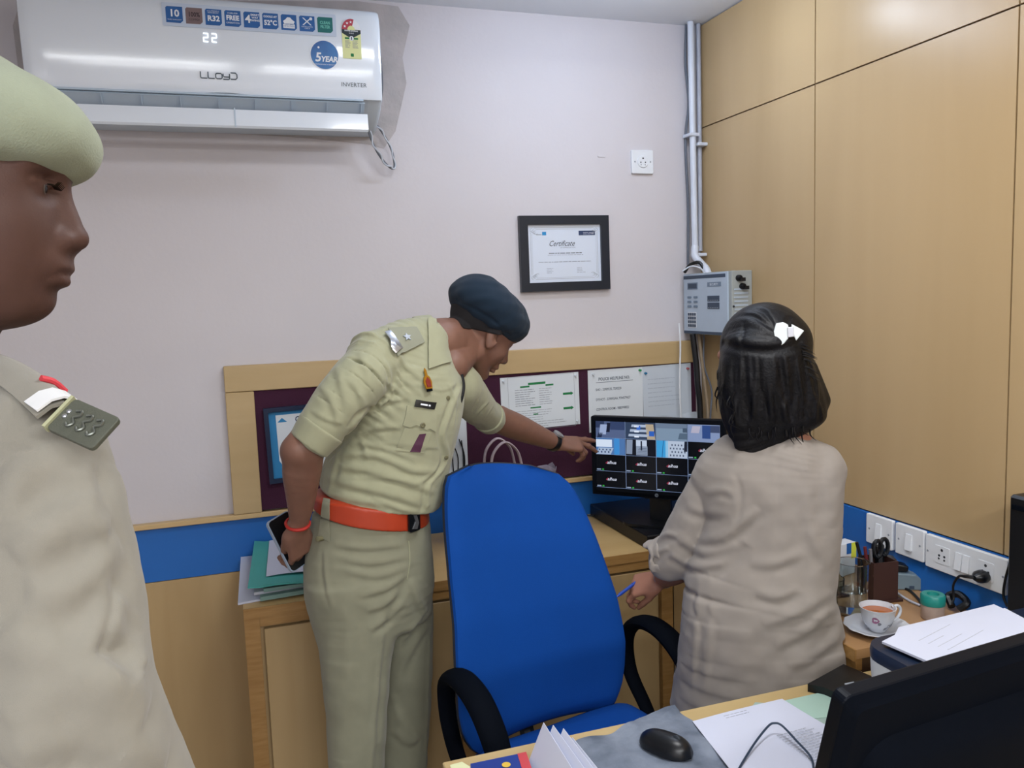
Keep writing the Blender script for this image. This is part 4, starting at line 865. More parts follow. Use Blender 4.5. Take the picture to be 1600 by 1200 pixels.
# blue book with red edge
c4 = [at(u, v, Z=DT+.02)[:2] for u, v in ((735, 1192), (822, 1174), (836, 1215), (740, 1240))]
t = thing('blue_book', 'dark blue book with a red spine edge at the bottom of the photo', 'book', (c4[0][0]+.05, c4[0][1], DT))
MB().prism([tuple(c) for c in c4][::-1], .018, mat('book_blue', '#253a86', .4), ((0, 0, DT+.0005), (1, 0, 0), (0, 1, 0), (0, 0, 1))).obj('cover', t, world=True)
a0 = np.array(c4[1])*.84+np.array(c4[0])*.16; a1 = np.array(c4[2])*.84+np.array(c4[3])*.16
MB().prism([tuple(a0), tuple(a1), tuple(c4[2]), tuple(c4[1])], .0006, mat('book_red', '#c0474a', .4), ((0, 0, DT+.0187), (1, 0, 0), (0, 1, 0), (0, 0, 1))).obj('red_edge', t, world=True)
p_ = at(791, 1195, Z=DT+.0195); MB().lathe([(.008, 0), (.008, .0006)], mat('gold_dot', '#d9b545', .4), p_, n=20).obj('yellow_dot', t, world=True)
flat([tuple(at(u, v, Z=DT+.02)[:2]) for u, v in ((703, 1196), (722, 1191), (735, 1199), (730, 1210), (706, 1206))], DT+.0195, DT+.021, mat('note_yellow', '#d8dcb0', .6), 'sticky_note', 'pale yellow note beside the blue book at the bottom edge', 'note')
for k_, px in enumerate((((548, 1196), (560, 1193), (562, 1215), (545, 1215)), ((573, 1194), (604, 1191), (606, 1215), (572, 1215)))):
    pp = [at(u, v, Y=1.22) for u, v in px]; pass
# black tray by the printer
P4 = [tuple(at(u, v, Z=DT+.01)[:2]) for u, v in ((1262, 1074), (1318, 1043), (1362, 1062), (1362, 1100), (1334, 1100), (1288, 1080))]
flat(P4, DT+.0005, DT+.018, m_black, 'black_file_box', 'flat black file box on the desk beside the woman, left of the printer', 'file box')
# printer
pz = .965; pA = at(1340, 1001, Z=pz); px0, py1 = pA[0], pA[1]; px1, py0 = px0+.46, py1-.215
t = thing('printer', 'white printer with a black top covered in papers on the desk', 'printer', ((px0+px1)/2, (py0+py1)/2, DT))
m_prw = mat('printer_white', '#c9d2da', .4); m_prb = mat('printer_black', '#152136', .35)
cxp, cyp = (px0+px1)/2, (py0+py1)/2; wP, dP = px1-px0, py1-py0
def ring(sx, sy, z, r): return [(cxp+x, cyp+y, z) for x, y in rrect(wP*sx, dP*sy, r, n=5)]
b = MB(); levels = [(.80, .84, DT+.0005, .03), (.84, .88, DT+.03, .035), (.91, .93, DT+.08, .04), (.97, .97, DT+.13, .045), (.995, .995, DT+.17, .05), (1, 1, pz-.022, .05)]
vs = []; 
for l in levels: vs += ring(*l)
n_ = len(rrect(1, 1, .1, n=5)); L_ = len(levels)
b.add(vs, [tuple(range(n_))[::-1], tuple((L_-1)*n_+j for j in range(n_))]+[(i*n_+j, i*n_+(j+1) % n_, (i+1)*n_+(j+1) % n_, (i+1)*n_+j) for i in range(L_-1) for j in range(n_)], m_prw, True); b.obj('body', t, world=True)
b = MB(); vs = ring(1.0, 1.0, pz-.0215, .05)+ring(1.004, 1.004, pz-.008, .05)+ring(.985, .985, pz, .045)
b.add(vs, [tuple(range(n_))[::-1], tuple(2*n_+j for j in range(n_))]+[(i*n_+j, i*n_+(j+1) % n_, (i+1)*n_+(j+1) % n_, (i+1)*n_+j) for i in range(2) for j in range(n_)], m_prb, True); b.obj('lid', t, world=True)
b = MB(); b.box((px0-.0005, cyp-.14, DT+.118), (px0+.02, cyp+.14, DT+.1195), m_grey); b.obj('panel_seam', t, world=True)
for k_, (px, lab) in enumerate(((((1404, 980), (1553, 944), (1640, 985), (1600, 1010), (1475, 1040), (1398, 992)), 'white paper at the bottom of the pile on the printer'),
        (((1378, 1002), (1412, 985), (1570, 950), (1665, 1000), (1500, 1048), (1475, 1044)), 'white printed paper on top of the pile on the printer'))):
    z0 = pz+.001+.005*k_; Pq = [tuple(at(u, v, Z=z0+.004)[:2]) for u, v in px]
    o = MB().prism(Pq[::-1], .004, m_paper, ((0, 0, z0), (1, 0, 0), (0, 1, 0), (0, 0, 1)))
    if k_ == 1:
        o_ = at(1490, 995, Z=z0+.0043); lines(o, ((o_[0], o_[1], z0+.0042), (.95, .3, 0), (-.3, .95, 0), (0, 0, 1)), -.06, .07, .03, -.02, 4, m_lbl, h=.0014, rag=.6, seed=51, z=0)
    single(o, 'paper_pile', lab, 'papers')
# foreground monitor seen from behind
mt = 1.13; A0 = at(1327, 1097, Z=mt); A1 = at(1600, 1013, Z=mt); DX = unit(A1-A0); up0 = np.array([0, 0, 1.]); nb = np.cross(up0, DX); nb = -nb if nb[1] > 0 else nb   # towards the viewer
tl = math.radians(14); UPm = unit(up0*math.cos(tl)+nb*math.sin(tl)); NB = np.cross(DX, UPm); NB = NB if NB[1] < 0 else -NB
t = thing('monitor', 'large black monitor seen from behind at the right foreground', 'monitor', A0+DX*.25+[0, 0, -(mt-DT)])
mw2, mh2 = .50, .31; fr = (A0+DX*mw2/2-UPm*mh2/2, DX, UPm, NB)
b = MB(); b.prism(rrect(mw2, mh2, .012), .02, m_bezel, fr, z0=-.026)
b.obj('screen_frame', t, world=True, bev=.003)
b = MB(); vs = []
for w_, h_, z_, cy in ((mw2, mh2, -.006, 0), (mw2-.02, mh2-.02, .0, 0), (mw2-.03, mh2-.03, .004, 0)): vs += [fr[0]+DX*x+UPm*y+NB*z_ for x, y in rrect(w_, h_, .012, n=5)]
b.add(vs, [tuple(2*n_+j for j in range(n_))]+[(i*n_+j, i*n_+(j+1) % n_, (i+1)*n_+(j+1) % n_, (i+1)*n_+j) for i in range(2) for j in range(n_)], m_dark, False); b.obj('back_cover', t, world=True)
b = MB(); vs = []
for w_, h_, z_, cy in ((.42, .24, .004, -.033), (.405, .222, .022, -.035), (.385, .20, .030, -.038), (.33, .15, .033, -.045)): vs += [fr[0]+DX*x+UPm*(y+cy)+NB*z_ for x, y in rrect(w_, h_, .045, n=5)]
b.add(vs, [tuple(3*n_+j for j in range(n_))]+[(i*n_+j, i*n_+(j+1) % n_, (i+1)*n_+(j+1) % n_, (i+1)*n_+j) for i in range(3) for j in range(n_)], m_dark, True); b.obj('rear_bulge', t, world=True)
fc = fr[0]; b = MB(); foot = np.array([fc[0], fc[1], DT+.0005]); b.prism(rrect(.24, .18, .05), .012, m_black, (foot-NB*[.03, .03, 0], DX, np.cross(up0, DX), up0)); b.obj('stand_base', t, world=True)
b = MB(); b.tube([foot+np.array([0, 0, .01])-NB*[.02, .02, 0], foot+np.array([0, 0, .12]), fc-UPm*.03+NB*.01], .028, m_black, n=10, sub=4, flat=(DX, .5)); b.obj('stand_neck', t, world=True)
# tall black case at the right edge
c0 = at(1576, 772, Y=1.30); z1 = c0[2]
t = thing('computer_tower', 'tall black computer case at the right edge by the socket plate', 'computer', (c0[0]+.08, 1.2, DT))
MB().box((c0[0], 1.0, DT+.0005), (WR-.023, 1.30, z1), m_black, bev=.006).obj('case', t, world=True)
b = MB(); b.box((c0[0]-.003, 1.01, z1-.03), (c0[0], 1.29, z1-.02), m_dark); b.obj('side_panel_seam', t, world=True)
b = MB(); q = [at(u, v, X=WR-.04) for u, v in ((1578, 880), (1571, 905), (1568, 930), (1574, 948))]; b.tube(q, .003, m_black, n=7, sub=5); single(b, 'hanging_cable', 'black cord hanging beside the tall computer case', 'cord')
# ================================================================== things on the return worktop
m_glass = mat('clear_glass', '#dfe9ec', .02, trans=1., ior=1.45); m_water = mat('water', '#ffffff', .0, trans=1., ior=1.33)
def tumbler(c, r, h, label, fill=.45):
    t = thing('water_glass', label, 'glass', c)
    b = MB(); b.lathe([(r*.85, 0), (r*.95, .002), (r, h-.001), (r-.0015, h), (r-.003, h-.001), (r*.95-.003, .008), (.001, .007)], m_glass, n=40, caps=False)
    b.add([(r*.85*math.cos(2*math.pi*j/40), r*.85*math.sin(2*math.pi*j/40), 0) for j in range(40)], [tuple(range(40))[::-1]], m_glass); b.obj('glass_wall', t)
    rr_ = r*.95-.0028; b = MB(); b.lathe([(rr_*.98, .0085), (rr_+.0005, h*fill)], m_water, n=40); b.obj('water', t)
c = at(1331, 958, Z=WT); c[2] = WT+.0005; zt_ = at(1331, 875, Y=c[1])[2]; tumbler(c, .0385, zt_-WT-.004, 'tall clear tumbler half full of water on the return worktop')
c = at(1299, 948, Z=WT); c[2] = WT+.0005; tumbler(c, .03, .075, 'small clear glass half hidden behind the woman', .5)
# cup and saucer
m_china = mat('white_china', '#c3c7cf', .15, coat=.3); m_tea = mat('tea', '#a05a2c', .1); m_rose = mat('rose_print', '#8d5a7c', .4); m_leafp = mat('grey_leaf_print', '#6f7078', .4)
c = at(1371, 988, Z=WT); c[2] = WT+.0005
t = thing('saucer', 'white china saucer under the tea cup', 'saucer', c)
P_ = [(.028, 0), (.035, .002), (.055, .009), (.072, .016), (.0735, .0175), (.07, .018), (.053, .012), (.03, .005), (.001, .004)]
vs = []; n2 = 64
b = MB()
for r_, z_ in P_:
    for j in range(n2):
        a = 2*math.pi*j/n2; q_ = r_*(1+(.02*math.cos(12*a) if r_ > .06 else 0)); vs.append((q_*math.cos(a), q_*math.sin(a), z_))
b.add(vs, [tuple(range(n2))[::-1]]+[(i*n2+j, i*n2+(j+1) % n2, (i+1)*n2+(j+1) % n2, (i+1)*n2+j) for i in range(len(P_)-1) for j in range(n2)], m_china, True); b.obj('dish', t)
t = thing('tea_cup', 'white china tea cup with printed roses, full of tea', 'cup', c+[0, 0, .006])
b = MB(); b.lathe([(.018, 0), (.02, .004), (.022, .006), (.031, .018), (.036, .035), (.039, .052), (.0405, .056), (.0385, .056), (.035, .04), (.029, .018), (.018, .009), (.001, .008)], m_china, n=40, caps=False); b.obj('bowl', t)
b = MB(); b.lathe([(.001, .044), (.0358, .044)], m_tea, n=32, caps=False); b.obj('tea', t)
q = [(.036, 0, .05), (.05, 0, .053), (.058, 0, .044), (.055, 0, .03), (.044, 0, .02), (.032, 0, .019)]
ha = -.15; MB().tube([(x*math.cos(ha)-y*math.sin(ha), x*math.sin(ha)+y*math.cos(ha), z) for x, y, z in q], .0035, m_china, n=10, sub=5).obj('handle', t)
b = MB()
def cupmark(a, z, s_, m, shape):
    pts_ = []
    for (dx, dz) in shape: zz_ = z+dz*s_; r_ = float(np.interp(zz_, [.006, .018, .035, .052], [.0222, .0312, .0362, .0392]))+.0003; aa = a+dx*s_/r_; pts_.append((r_*math.cos(aa), r_*math.sin(aa), zz_))
    cc = np.mean(pts_, axis=0); b.add([cc]+pts_, [(0, i+1, (i+1) % len(pts_)+1) for i in range(len(pts_))], m)
blob = [(math.cos(a)*(1+.2*math.cos(3*a)), math.sin(a)) for a in np.linspace(0, 2*math.pi, 12, endpoint=False)]
cupmark(-2.45, .034, .008, m_rose, blob); cupmark(-2.2, .026, .004, m_leafp, blob); cupmark(-1.5, .018, .005, m_leafp, blob); cupmark(-1.25, .02, .004, m_leafp, blob); cupmark(-1.7, .012, .004, m_leafp, blob); cupmark(-.9, .024, .004, m_leafp, blob)
b.obj('rose_print', t)
# pen holder
m_pen = mat('brown_leatherette', '#3a2420', .45); c = at(1371, 934, Z=WT); c[2] = WT+.0005; zt_ = at(1370, 873, Y=c[1])[2]-WT
t = thing('pen_holder', 'dark brown square pen holder with pens and scissors', 'pen holder', c, -.15)
b = MB(); b.box((-.04, -.04, 0), (.045, .04, .006), m_pen); h_ = zt_
for lo, hi in (((-.034, -.034, .006), (.034, -.031, h_)), ((-.034, .031, .006), (.034, .034, h_)), ((-.034, -.031, .006), (-.031, .031, h_)), ((.031, -.031, .006), (.034, .031, h_))): b.box(lo, hi, m_pen)
b.obj('box', t)
for x, y, dx, dy, hh_, mm, lab in ((-.02, 0, -.03, .02, .055, m_black, 'black pen leaning left in the brown pen holder'), (-.012, .01, -.012, .01, .04, mat('pen_maroon', '#6b2a30', .4), 'maroon pen in the brown pen holder'), (-.02, -.01, -.018, -.005, .045, mat('pen_silver', '#8d8d94', .3, metal=.6), 'silver pen in the brown pen holder')):
    p_ = c+[x, y, .01]; q_ = c+[x+dx, y+dy, h_+hh_-.012]; single(MB().tube([p_, q_], [.0042, .0042], mm, n=9), 'pen', lab, 'pen')
t2 = thing('scissors', 'black handled scissors standing in the brown pen holder', 'scissors', c+[.008, 0, h_])
b = MB()
for s_ in (-1, 1): b.tube([(s_*.013+.013*math.cos(a), .003*s_, .026+.022*math.sin(a)) for a in np.linspace(0, 2*math.pi, 14, endpoint=False)], .0055, m_black, n=8, closed=True)
b.obj('handles', t2); MB().box((-.006, -.001, -.05), (.006, .001, .006), mat('steel', '#9a9fa6', .25, metal=.9)).obj('blades', t2)
single(MB().box(c+[.006, .008, h_-.04], c+[.030, .02, h_+.03], m_black, bev=.003), 'stapler', 'black stapler standing upright in the brown pen holder', 'stapler')
# white, blue and yellow carton at the wall
c = at(1316, 880, Y=1.83); zc_ = at(1320, 846, Y=1.83)[2]; m_yl = mat('carton_yellow', '#d9df4a', .4)
t = thing('small_carton', 'white carton with blue and yellow corner behind the tumbler', 'carton', (c[0], 1.83, WT+.0005), .1)
hc = zc_-WT; MB().box((-.04, -.02, 0), (.03, .02, hc), m_white, bev=.001).obj('carton_body', t)
MB().box((.012, -.0208, hc-.045), (.0305, -.0202, hc), m_yl).obj('yellow_corner', t); MB().box((-.005, -.0208, hc-.03), (.012, -.0202, hc), m_sb).obj('blue_corner', t)
# grey box with black punch on top
c = at(1405, 917, Z=WT); c[2] = WT+.0005
t = thing('tape_dispenser', 'grey weighted tape dispenser at the foot of the blue band', 'dispenser', c, -.5)
m_gb = mat('grey_box', '#6e7f88', .5, var=.06, vscale=14)
b = MB(); P = [(-.045, 0), (.05, 0), (.048, .03), (.035, .042), (-.03, .045), (-.045, .04)]
b.prism(P, .05, m_gb, ((0, .025, 0), (1, 0, 0), (0, 0, 1), (0, -1, 0))); b.obj('body', t, bev=.003)
MB().box((.018, -.0262, .004), (.03, -.0252, .012), m_bd).obj('label', t)
t = thing('paper_punch', 'black puncher resting on top of the grey dispenser', 'puncher', c+[-.012, .006, .046], -.5)
MB().prism([(-.035, 0), (.03, 0), (.032, .014), (.02, .018), (.005, .02), (.002, .034), (-.02, .038), (-.035, .03)], .034, m_black, ((0, .017, 0), (1, 0, 0), (0, 0, 1), (0, -1, 0))).obj('body', t, bev=.003)
# teal lidded jar
c = at(1457, 966, Z=WT); c[2] = WT+.0005; hj = at(1458, 928, Y=c[1])[2]-WT
t = thing('lidded_jar', 'clear jar of clips with a teal ring lid on the return worktop', 'jar', c)
b = MB(); b.lathe([(.024, 0), (.026, .003), (.026, hj-.024), (.0245, hj-.024), (.0245, .004), (.001, .003)], mat('cloudy_plastic', '#a89890', .3, var=.1, vscale=40), n=32, caps=False); b.obj('jar_body', t)
b = MB(); b.lathe([(.027, hj-.025), (.0275, hj-.022), (.0275, hj-.003), (.025, hj), (.014, hj), (.013, hj-.006), (.001, hj-.007)], mat('teal_plastic', '#1f7f77', .35), n=32, caps=False); b.obj('lid', t)
c = at(1487, 955, Z=WT); single(MB().tube([c+[0, 0, .012], c+[.01, .02, .03], c+[.02, .0, .04], c+[.015, -.03, .03], c+[.0, -.02, .012]], .009, m_black, n=8, sub=5, closed=False), 'coiled_adapter', 'coiled black adapter cord right of the teal lidded jar', 'cord')
for k_, (pl, mm, r_, lab) in enumerate(((((1384, 912), (1400, 925), (1420, 938), (1438, 946)), m_lbl, .003, 'pale grey cable on the return worktop behind the jar'), (((1400, 915), (1420, 922), (1434, 935), (1440, 944)), m_black, .0035, 'black cable on the return worktop behind the jar'))):
    single(MB().tube([at(u, v, Z=WT+.004) for u, v in pl], r_, mm, n=7, sub=5), 'loose_cable', lab, 'cable')
# ================================================================== sculpting volume: one smooth surface out of many shapes
def smin(a, b, k):
    h = np.clip(.5+.5*(b-a)/k, 0, 1); return b*(1-h)+a*h-k*h*(1-h)
class Vol:
    def __init__(s, lo, hi, h):
        s.lo = np.array(lo, np.float64); s.h = h; s.n = (np.ceil((np.array(hi)-s.lo)/h)+1).astype(int); s.D = np.full(s.n, .2, np.float32)
    def blk(s, lo, hi):
        a = np.maximum(np.floor((np.array(lo)-s.lo)/s.h).astype(int), 0); b = np.minimum(np.ceil((np.array(hi)-s.lo)/s.h).astype(int)+1, s.n)
        if (b <= a).any(): return None
        ax = [(s.lo[i]+s.h*np.arange(a[i], b[i])).astype(np.float32) for i in range(3)]
        return (slice(a[0], b[0]), slice(a[1], b[1]), slice(a[2], b[2])), ax[0][:, None, None], ax[1][None, :, None], ax[2][None, None, :]
    def op(s, fn, lo, hi, k=.008, mode='add', mask=None):
        m = k+3*s.h; q = s.blk(np.array(lo)-m, np.array(hi)+m)
        if q is None: return s
        sl, X, Y, Z = q; d = fn(X, Y, Z); a = s.D[sl]
        if mode == 'add': s.D[sl] = smin(a, d, k)
        else: s.D[sl] = -smin(-a, d, k)
        return s
    def ell(s, c, r, ax=None, k=.008, mode='add'):
        c = np.array(c, float); r = np.array(r, float); A = np.eye(3) if ax is None else np.array(ax, float)
        ext = np.sqrt(((A*r[:, None])**2).sum(0))
        def fn(X, Y, Z):
            x, y, z = X-c[0], Y-c[1], Z-c[2]; q = [(x*A[i, 0]+y*A[i, 1]+z*A[i, 2])/r[i] for i in range(3)]
            k1 = np.sqrt(q[0]**2+q[1]**2+q[2]**2); k2 = np.sqrt((q[0]/r[0])**2+(q[1]/r[1])**2+(q[2]/r[2])**2)+1e-9
            return (k1*(k1-1)/k2).astype(np.float32)
        return s.op(fn, c-ext, c+ext, k, mode)
    def cone(s, a, b, ra, rb, k=.008, mode='add'):
        a = np.array(a, float); b = np.array(b, float); w = b-a; L2 = w.dot(w)+1e-12
        def fn(X, Y, Z):
            t = np.clip(((X-a[0])*w[0]+(Y-a[1])*w[1]+(Z-a[2])*w[2])/L2, 0, 1)
            return (np.sqrt((X-a[0]-w[0]*t)**2+(Y-a[1]-w[1]*t)**2+(Z-a[2]-w[2]*t)**2)-(ra+(rb-ra)*t)).astype(np.float32)
        r = max(ra, rb); return s.op(fn, np.minimum(a, b)-r, np.maximum(a, b)+r, k, mode)
    def chain(s, P, R, k=.008, sub=4, mode='add'):
        Q = catmull(P, sub); rr = np.interp(np.linspace(0, 1, len(Q)), np.linspace(0, 1, len(R)), R)
        for i in range(len(Q)-1): s.cone(Q[i], Q[i+1], rr[i], rr[i+1], k if i == 0 else min(k, .0008), mode)
        return s
    def sweep(s, secs, k=.01, sub=3, p=2.0, cap=None, mode='add'):
        """secs: (centre, U half-axis, V half-axis)"""
        C = catmull([q[0] for q in secs], sub); U = catmull([q[1] for q in secs], sub); V = catmull([q[2] for q in secs], sub)
        D2 = None; ext = max(max(np.linalg.norm(u) for u in U), max(np.linalg.norm(v) for v in V))
        allc = np.array(C); lo = allc.min(0)-ext; hi = allc.max(0)+ext; m = k+3*s.h; q = s.blk(lo-m, hi+m)
        if q is None: return s
        sl0 = q[0]; T = np.full([x.stop-x.start for x in sl0], .2, np.float32); off = [x.start for x in sl0]
        for i in range(len(C)-1):
            c0, c1, u0, u1, v0, v1 = C[i], C[i+1], U[i], U[i+1], V[i], V[i+1]; w = c1-c0; L = np.linalg.norm(w)+1e-9; wn = w/L
            e = max(np.linalg.norm(u0), np.linalg.norm(u1), np.linalg.norm(v0), np.linalg.norm(v1))
            qq = s.blk(np.minimum(c0, c1)-e-m, np.maximum(c0, c1)+e+m)
            if qq is None: continue
            sl, X, Y, Z = qq
            t = ((X-c0[0])*wn[0]+(Y-c0[1])*wn[1]+(Z-c0[2])*wn[2])/L; tc = np.clip(t, 0, 1)
            x, y, z = X-c0[0]-w[0]*tc, Y-c0[1]-w[1]*tc, Z-c0[2]-w[2]*tc
            lu0, lu1, lv0, lv1 = [np.linalg.norm(q_) for q_ in (u0, u1, v0, v1)]
            lu = lu0+(lu1-lu0)*tc; lv = lv0+(lv1-lv0)*tc
            un0, un1, vn0, vn1 = u0/lu0, u1/lu1, v0/lv0, v1/lv1
            um = unit(un0+un1); um = unit(um-wn*um.dot(wn)); vm = unit(vn0+vn1); vm = unit(vm-wn*vm.dot(wn))
            a = (x*um[0]+y*um[1]+z*um[2])/lu; b = (x*vm[0]+y*vm[1]+z*vm[2])/lv
            ex = (t-tc)*L; cr = np.minimum(lu, lv)*(cap if cap else 1.); c = ex/cr
            if p == 2: k1 = np.sqrt(a*a+b*b+c*c)
            else: k1 = (np.abs(a)**p+np.abs(b)**p)**(1/p); k1 = np.sqrt(k1**2+c*c)
            k2 = np.sqrt((a/lu)**2+(b/lv)**2+(c/cr)**2)+1e-9; d = (k1*(k1-1)/k2).astype(np.float32)
            d = np.where(k1 < .05, -np.minimum(lu, lv).astype(np.float32)*.95, d)
            sl = tuple(slice(sl[j].start-off[j], sl[j].stop-off[j]) for j in range(3))
            T[sl] = np.minimum(T[sl], d)
        s.D[sl0] = smin(s.D[sl0], T, k) if mode == 'add' else -smin(-s.D[sl0], T, k)
        return s
    def val(s, P):
        P = np.atleast_2d(P); g = (P-s.lo)/s.h; i = np.clip(np.floor(g).astype(int), 0, s.n-2); f = np.clip(g-i, 0, 1); o = 0
        for dx in (0, 1):
            for dy in (0, 1):
                for dz in (0, 1):
                    w = (f[:, 0] if dx else 1-f[:, 0])*(f[:, 1] if dy else 1-f[:, 1])*(f[:, 2] if dz else 1-f[:, 2]); o = o+w*s.D[i[:, 0]+dx, i[:, 1]+dy, i[:, 2]+dz]
        inside = ((P >= s.lo)&(P <= s.lo+s.h*(s.n-1))).all(1); return np.where(inside, o, .2)
    def grad(s, p):
        e = s.h*1.5; return unit([s.val(p+np.eye(3)[i]*e)[0]-s.val(p-np.eye(3)[i]*e)[0] for i in range(3)])
    def hit(s, u, v, t0=.2, t1=4.):
        r = unit(M@np.array([u-800., v-600., FPX])); ts = np.arange(t0, t1, s.h*.7); P = CAM+r*ts[:, None]; d = s.val(P); k_ = np.where(d < 0)[0]
        if len(k_) == 0: return None
        i = k_[0]; a, b = d[i-1], d[i]; t = ts[i-1]+(ts[i]-ts[i-1])*a/(a-b+1e-12); return CAM+r*t
    def ridge(s, pts, w, amp, taper=True, sub=4):
        """raise (amp>0) or press in (amp<0) the surface along a line of points"""
        pts = [p_ for p_ in pts if p_ is not None]
        if len(pts) < 2: return s
        Q = np.array(catmull(pts, sub)); n_ = len(Q); lo, hi = Q.min(0)-3*w, Q.max(0)+3*w; q = s.blk(lo, hi)
        if q is None: return s
        sl, X, Y, Z = q; best = np.full(s.D[sl].shape, 1e9, np.float32); tt = np.zeros_like(best)
        for i in range(n_-1):
            a = Q[i]; ww = Q[i+1]-a; L2 = ww.dot(ww)+1e-12; t = np.clip(((X-a[0])*ww[0]+(Y-a[1])*ww[1]+(Z-a[2])*ww[2])/L2, 0, 1)
            d2 = (X-a[0]-ww[0]*t)**2+(Y-a[1]-ww[1]*t)**2+(Z-a[2]-ww[2]*t)**2; m_ = d2 < best; best = np.where(m_, d2, best); tt = np.where(m_, (i+t)/(n_-1), tt)
        g_ = amp*np.exp(-best/(w*w))
        if taper: g_ = g_*np.sqrt(np.clip(np.sin(np.pi*np.clip(tt, .0, 1)), 0, 1))
        s.D[sl] -= g_.astype(np.float32); return s
    def fold(s, px, w=.01, amp=.006, pair=True, taper=True):
        """cloth fold drawn along pixels of the photograph onto the surface; a furrow runs beside each ridge"""
        P = [s.hit(*p_) for p_ in catmull([np.array(q, float) for q in px], 3)]; P = [p_ for p_ in P if p_ is not None]
        if len(P) < 2: return s
        s.ridge(P, w, amp, taper, 1)
        if pair:
            n_ = []
            for i, p_ in enumerate(P):
                d = unit(P[min(i+1, len(P)-1)]-P[max(i-1, 0)]); g_ = s.grad(p_); sd = np.cross(g_, d); n_.append(p_-unit(sd)*w*1.4*(1 if sd[2] > 0 else -1))
            s.ridge(n_, w*.9, -amp*.7, taper, 1)
        return s
    def noise(s, amp, scale, seed=0, zscale=1.):
        r = np.random.RandomState(seed); X = (s.lo[0]+s.h*np.arange(s.n[0]))[:, None, None]; Y = (s.lo[1]+s.h*np.arange(s.n[1]))[None, :, None]; Z = (s.lo[2]+s.h*np.arange(s.n[2]))[None, None, :]*zscale
        for o in range(5):
            f = r.normal(size=3); f = f/np.linalg.norm(f)*2*math.pi/scale*(1+.5*o); ph = r.rand()*6.28
            s.D += (amp/(1+.5*o)*np.sin(f[0]*X+f[1]*Y+f[2]*Z+ph)).astype(np.float32)
        return s
    def copy(s):
        v = Vol.__new__(Vol); v.lo = s.lo.copy(); v.h = s.h; v.n = s.n.copy(); v.D = s.D.copy(); return v
    def plane(s, p, n, keep=-1, k=.003):
        """cut away the side the normal points to"""
        n = unit(n); X = (s.lo[0]+s.h*np.arange(s.n[0]))[:, None, None]; Y = (s.lo[1]+s.h*np.arange(s.n[1]))[None, :, None]; Z = (s.lo[2]+s.h*np.arange(s.n[2]))[None, None, :]
        d = ((X-p[0])*n[0]+(Y-p[1])*n[1]+(Z-p[2])*n[2]).astype(np.float32); s.D = -smin(-s.D, -d, k); return s
    def mesh(s, name, m, smooth_it=2):
        D = s.D; S = D < 0; c = np.zeros([x-1 for x in s.n], np.uint8)
        for dx in (0, 1):
            for dy in (0, 1):
                for dz in (0, 1): c += S[dx:s.n[0]-1+dx, dy:s.n[1]-1+dy, dz:s.n[2]-1+dz]
        act = np.argwhere((c > 0)&(c < 8)); idx = np.full(c.shape, -1, np.int32); idx[tuple(act.T)] = np.arange(len(act))
        cor = [(dx, dy, dz) for dx in (0, 1) for dy in (0, 1) for dz in (0, 1)]; V8 = np.stack([D[act[:, 0]+a, act[:, 1]+b, act[:, 2]+d_] for a, b, d_ in cor], 1)
        acc = np.zeros((len(act), 3)); cnt = np.zeros(len(act))
        for i in range(8):
            for j in range(i+1, 8):
                if sum(abs(cor[i][k]-cor[j][k]) for k in range(3)) != 1: continue
                a, b = V8[:, i], V8[:, j]; m_ = (a < 0) != (b < 0); t = np.where(m_, a/(a-b+1e-20), 0)
                acc += np.where(m_[:, None], np.array(cor[i])+(np.array(cor[j])-np.array(cor[i]))*t[:, None], 0); cnt += m_
        vs = s.lo+s.h*(act+acc/cnt[:, None]); F = []
        for ax in range(3):
            o1, o2 = [(1, 2), (2, 0), (0, 1)][ax]; sa = [slice(None)]*3; sb = [slice(None)]*3; sa[ax] = slice(0, -1); sb[ax] = slice(1, None)
            A = S[tuple(sa)]; B = S[tuple(sb)]; e = np.argwhere(A != B); e = e[(e[:, o1] > 0)&(e[:, o2] > 0)&(e[:, o1] < s.n[o1]-1)&(e[:, o2] < s.n[o2]-1)]
            inn = A[tuple(e.T)]; q = []
            for d1, d2 in ((-1, -1), (0, -1), (0, 0), (-1, 0)):
                w = e.copy(); w[:, o1] += d1; w[:, o2] += d2; q.append(idx[tuple(w.T)])
            q = np.stack(q, 1); q = np.where(inn[:, None], q, q[:, ::-1]); F.append(q)
        F = np.concatenate(F); F = F[(F >= 0).all(1)]
        ed = np.concatenate([F[:, [0, 1]], F[:, [1, 2]], F[:, [2, 3]], F[:, [3, 0]]]); n_ = len(vs)
        for it in range(smooth_it):
            sm = np.zeros_like(vs); ct = np.zeros(n_)
            for a, b in ((0, 1), (1, 0)):
                for k_ in range(3): sm[:, k_] += np.bincount(ed[:, a], vs[ed[:, b], k_], n_)
                ct += np.bincount(ed[:, a], minlength=n_)
            vs = vs+.5*(sm/np.maximum(ct, 1)[:, None]-vs)
        # keep the largest connected surface
        me = bpy.data.meshes.new(name); me.vertices.add(len(vs)); me.vertices.foreach_set('co', vs.astype(np.float32).ravel())
        me.loops.add(len(F)*4); me.polygons.add(len(F)); me.loops.foreach_set('vertex_index', F.astype(np.int32).ravel())
        me.polygons.foreach_set('loop_start', np.arange(0, len(F)*4, 4, dtype=np.int32)); me.polygons.foreach_set('loop_total', np.full(len(F), 4, np.int32))
        me.polygons.foreach_set('use_smooth', np.ones(len(F), bool)); me.materials.append(m); me.update(calc_edges=True); return me
    def obj(s, name, m, parent, label=None, smooth_it=2):
        return link(name, s.mesh(name, m, smooth_it), parent, label, world=True)
def nearest(vols, u, v):
    best = None
    for w_ in vols:
        h_ = w_.hit(u, v)
        if h_ is not None and (best is None or np.linalg.norm(h_-CAM) < np.linalg.norm(best[0]-CAM)): best = (h_, w_)
    return best
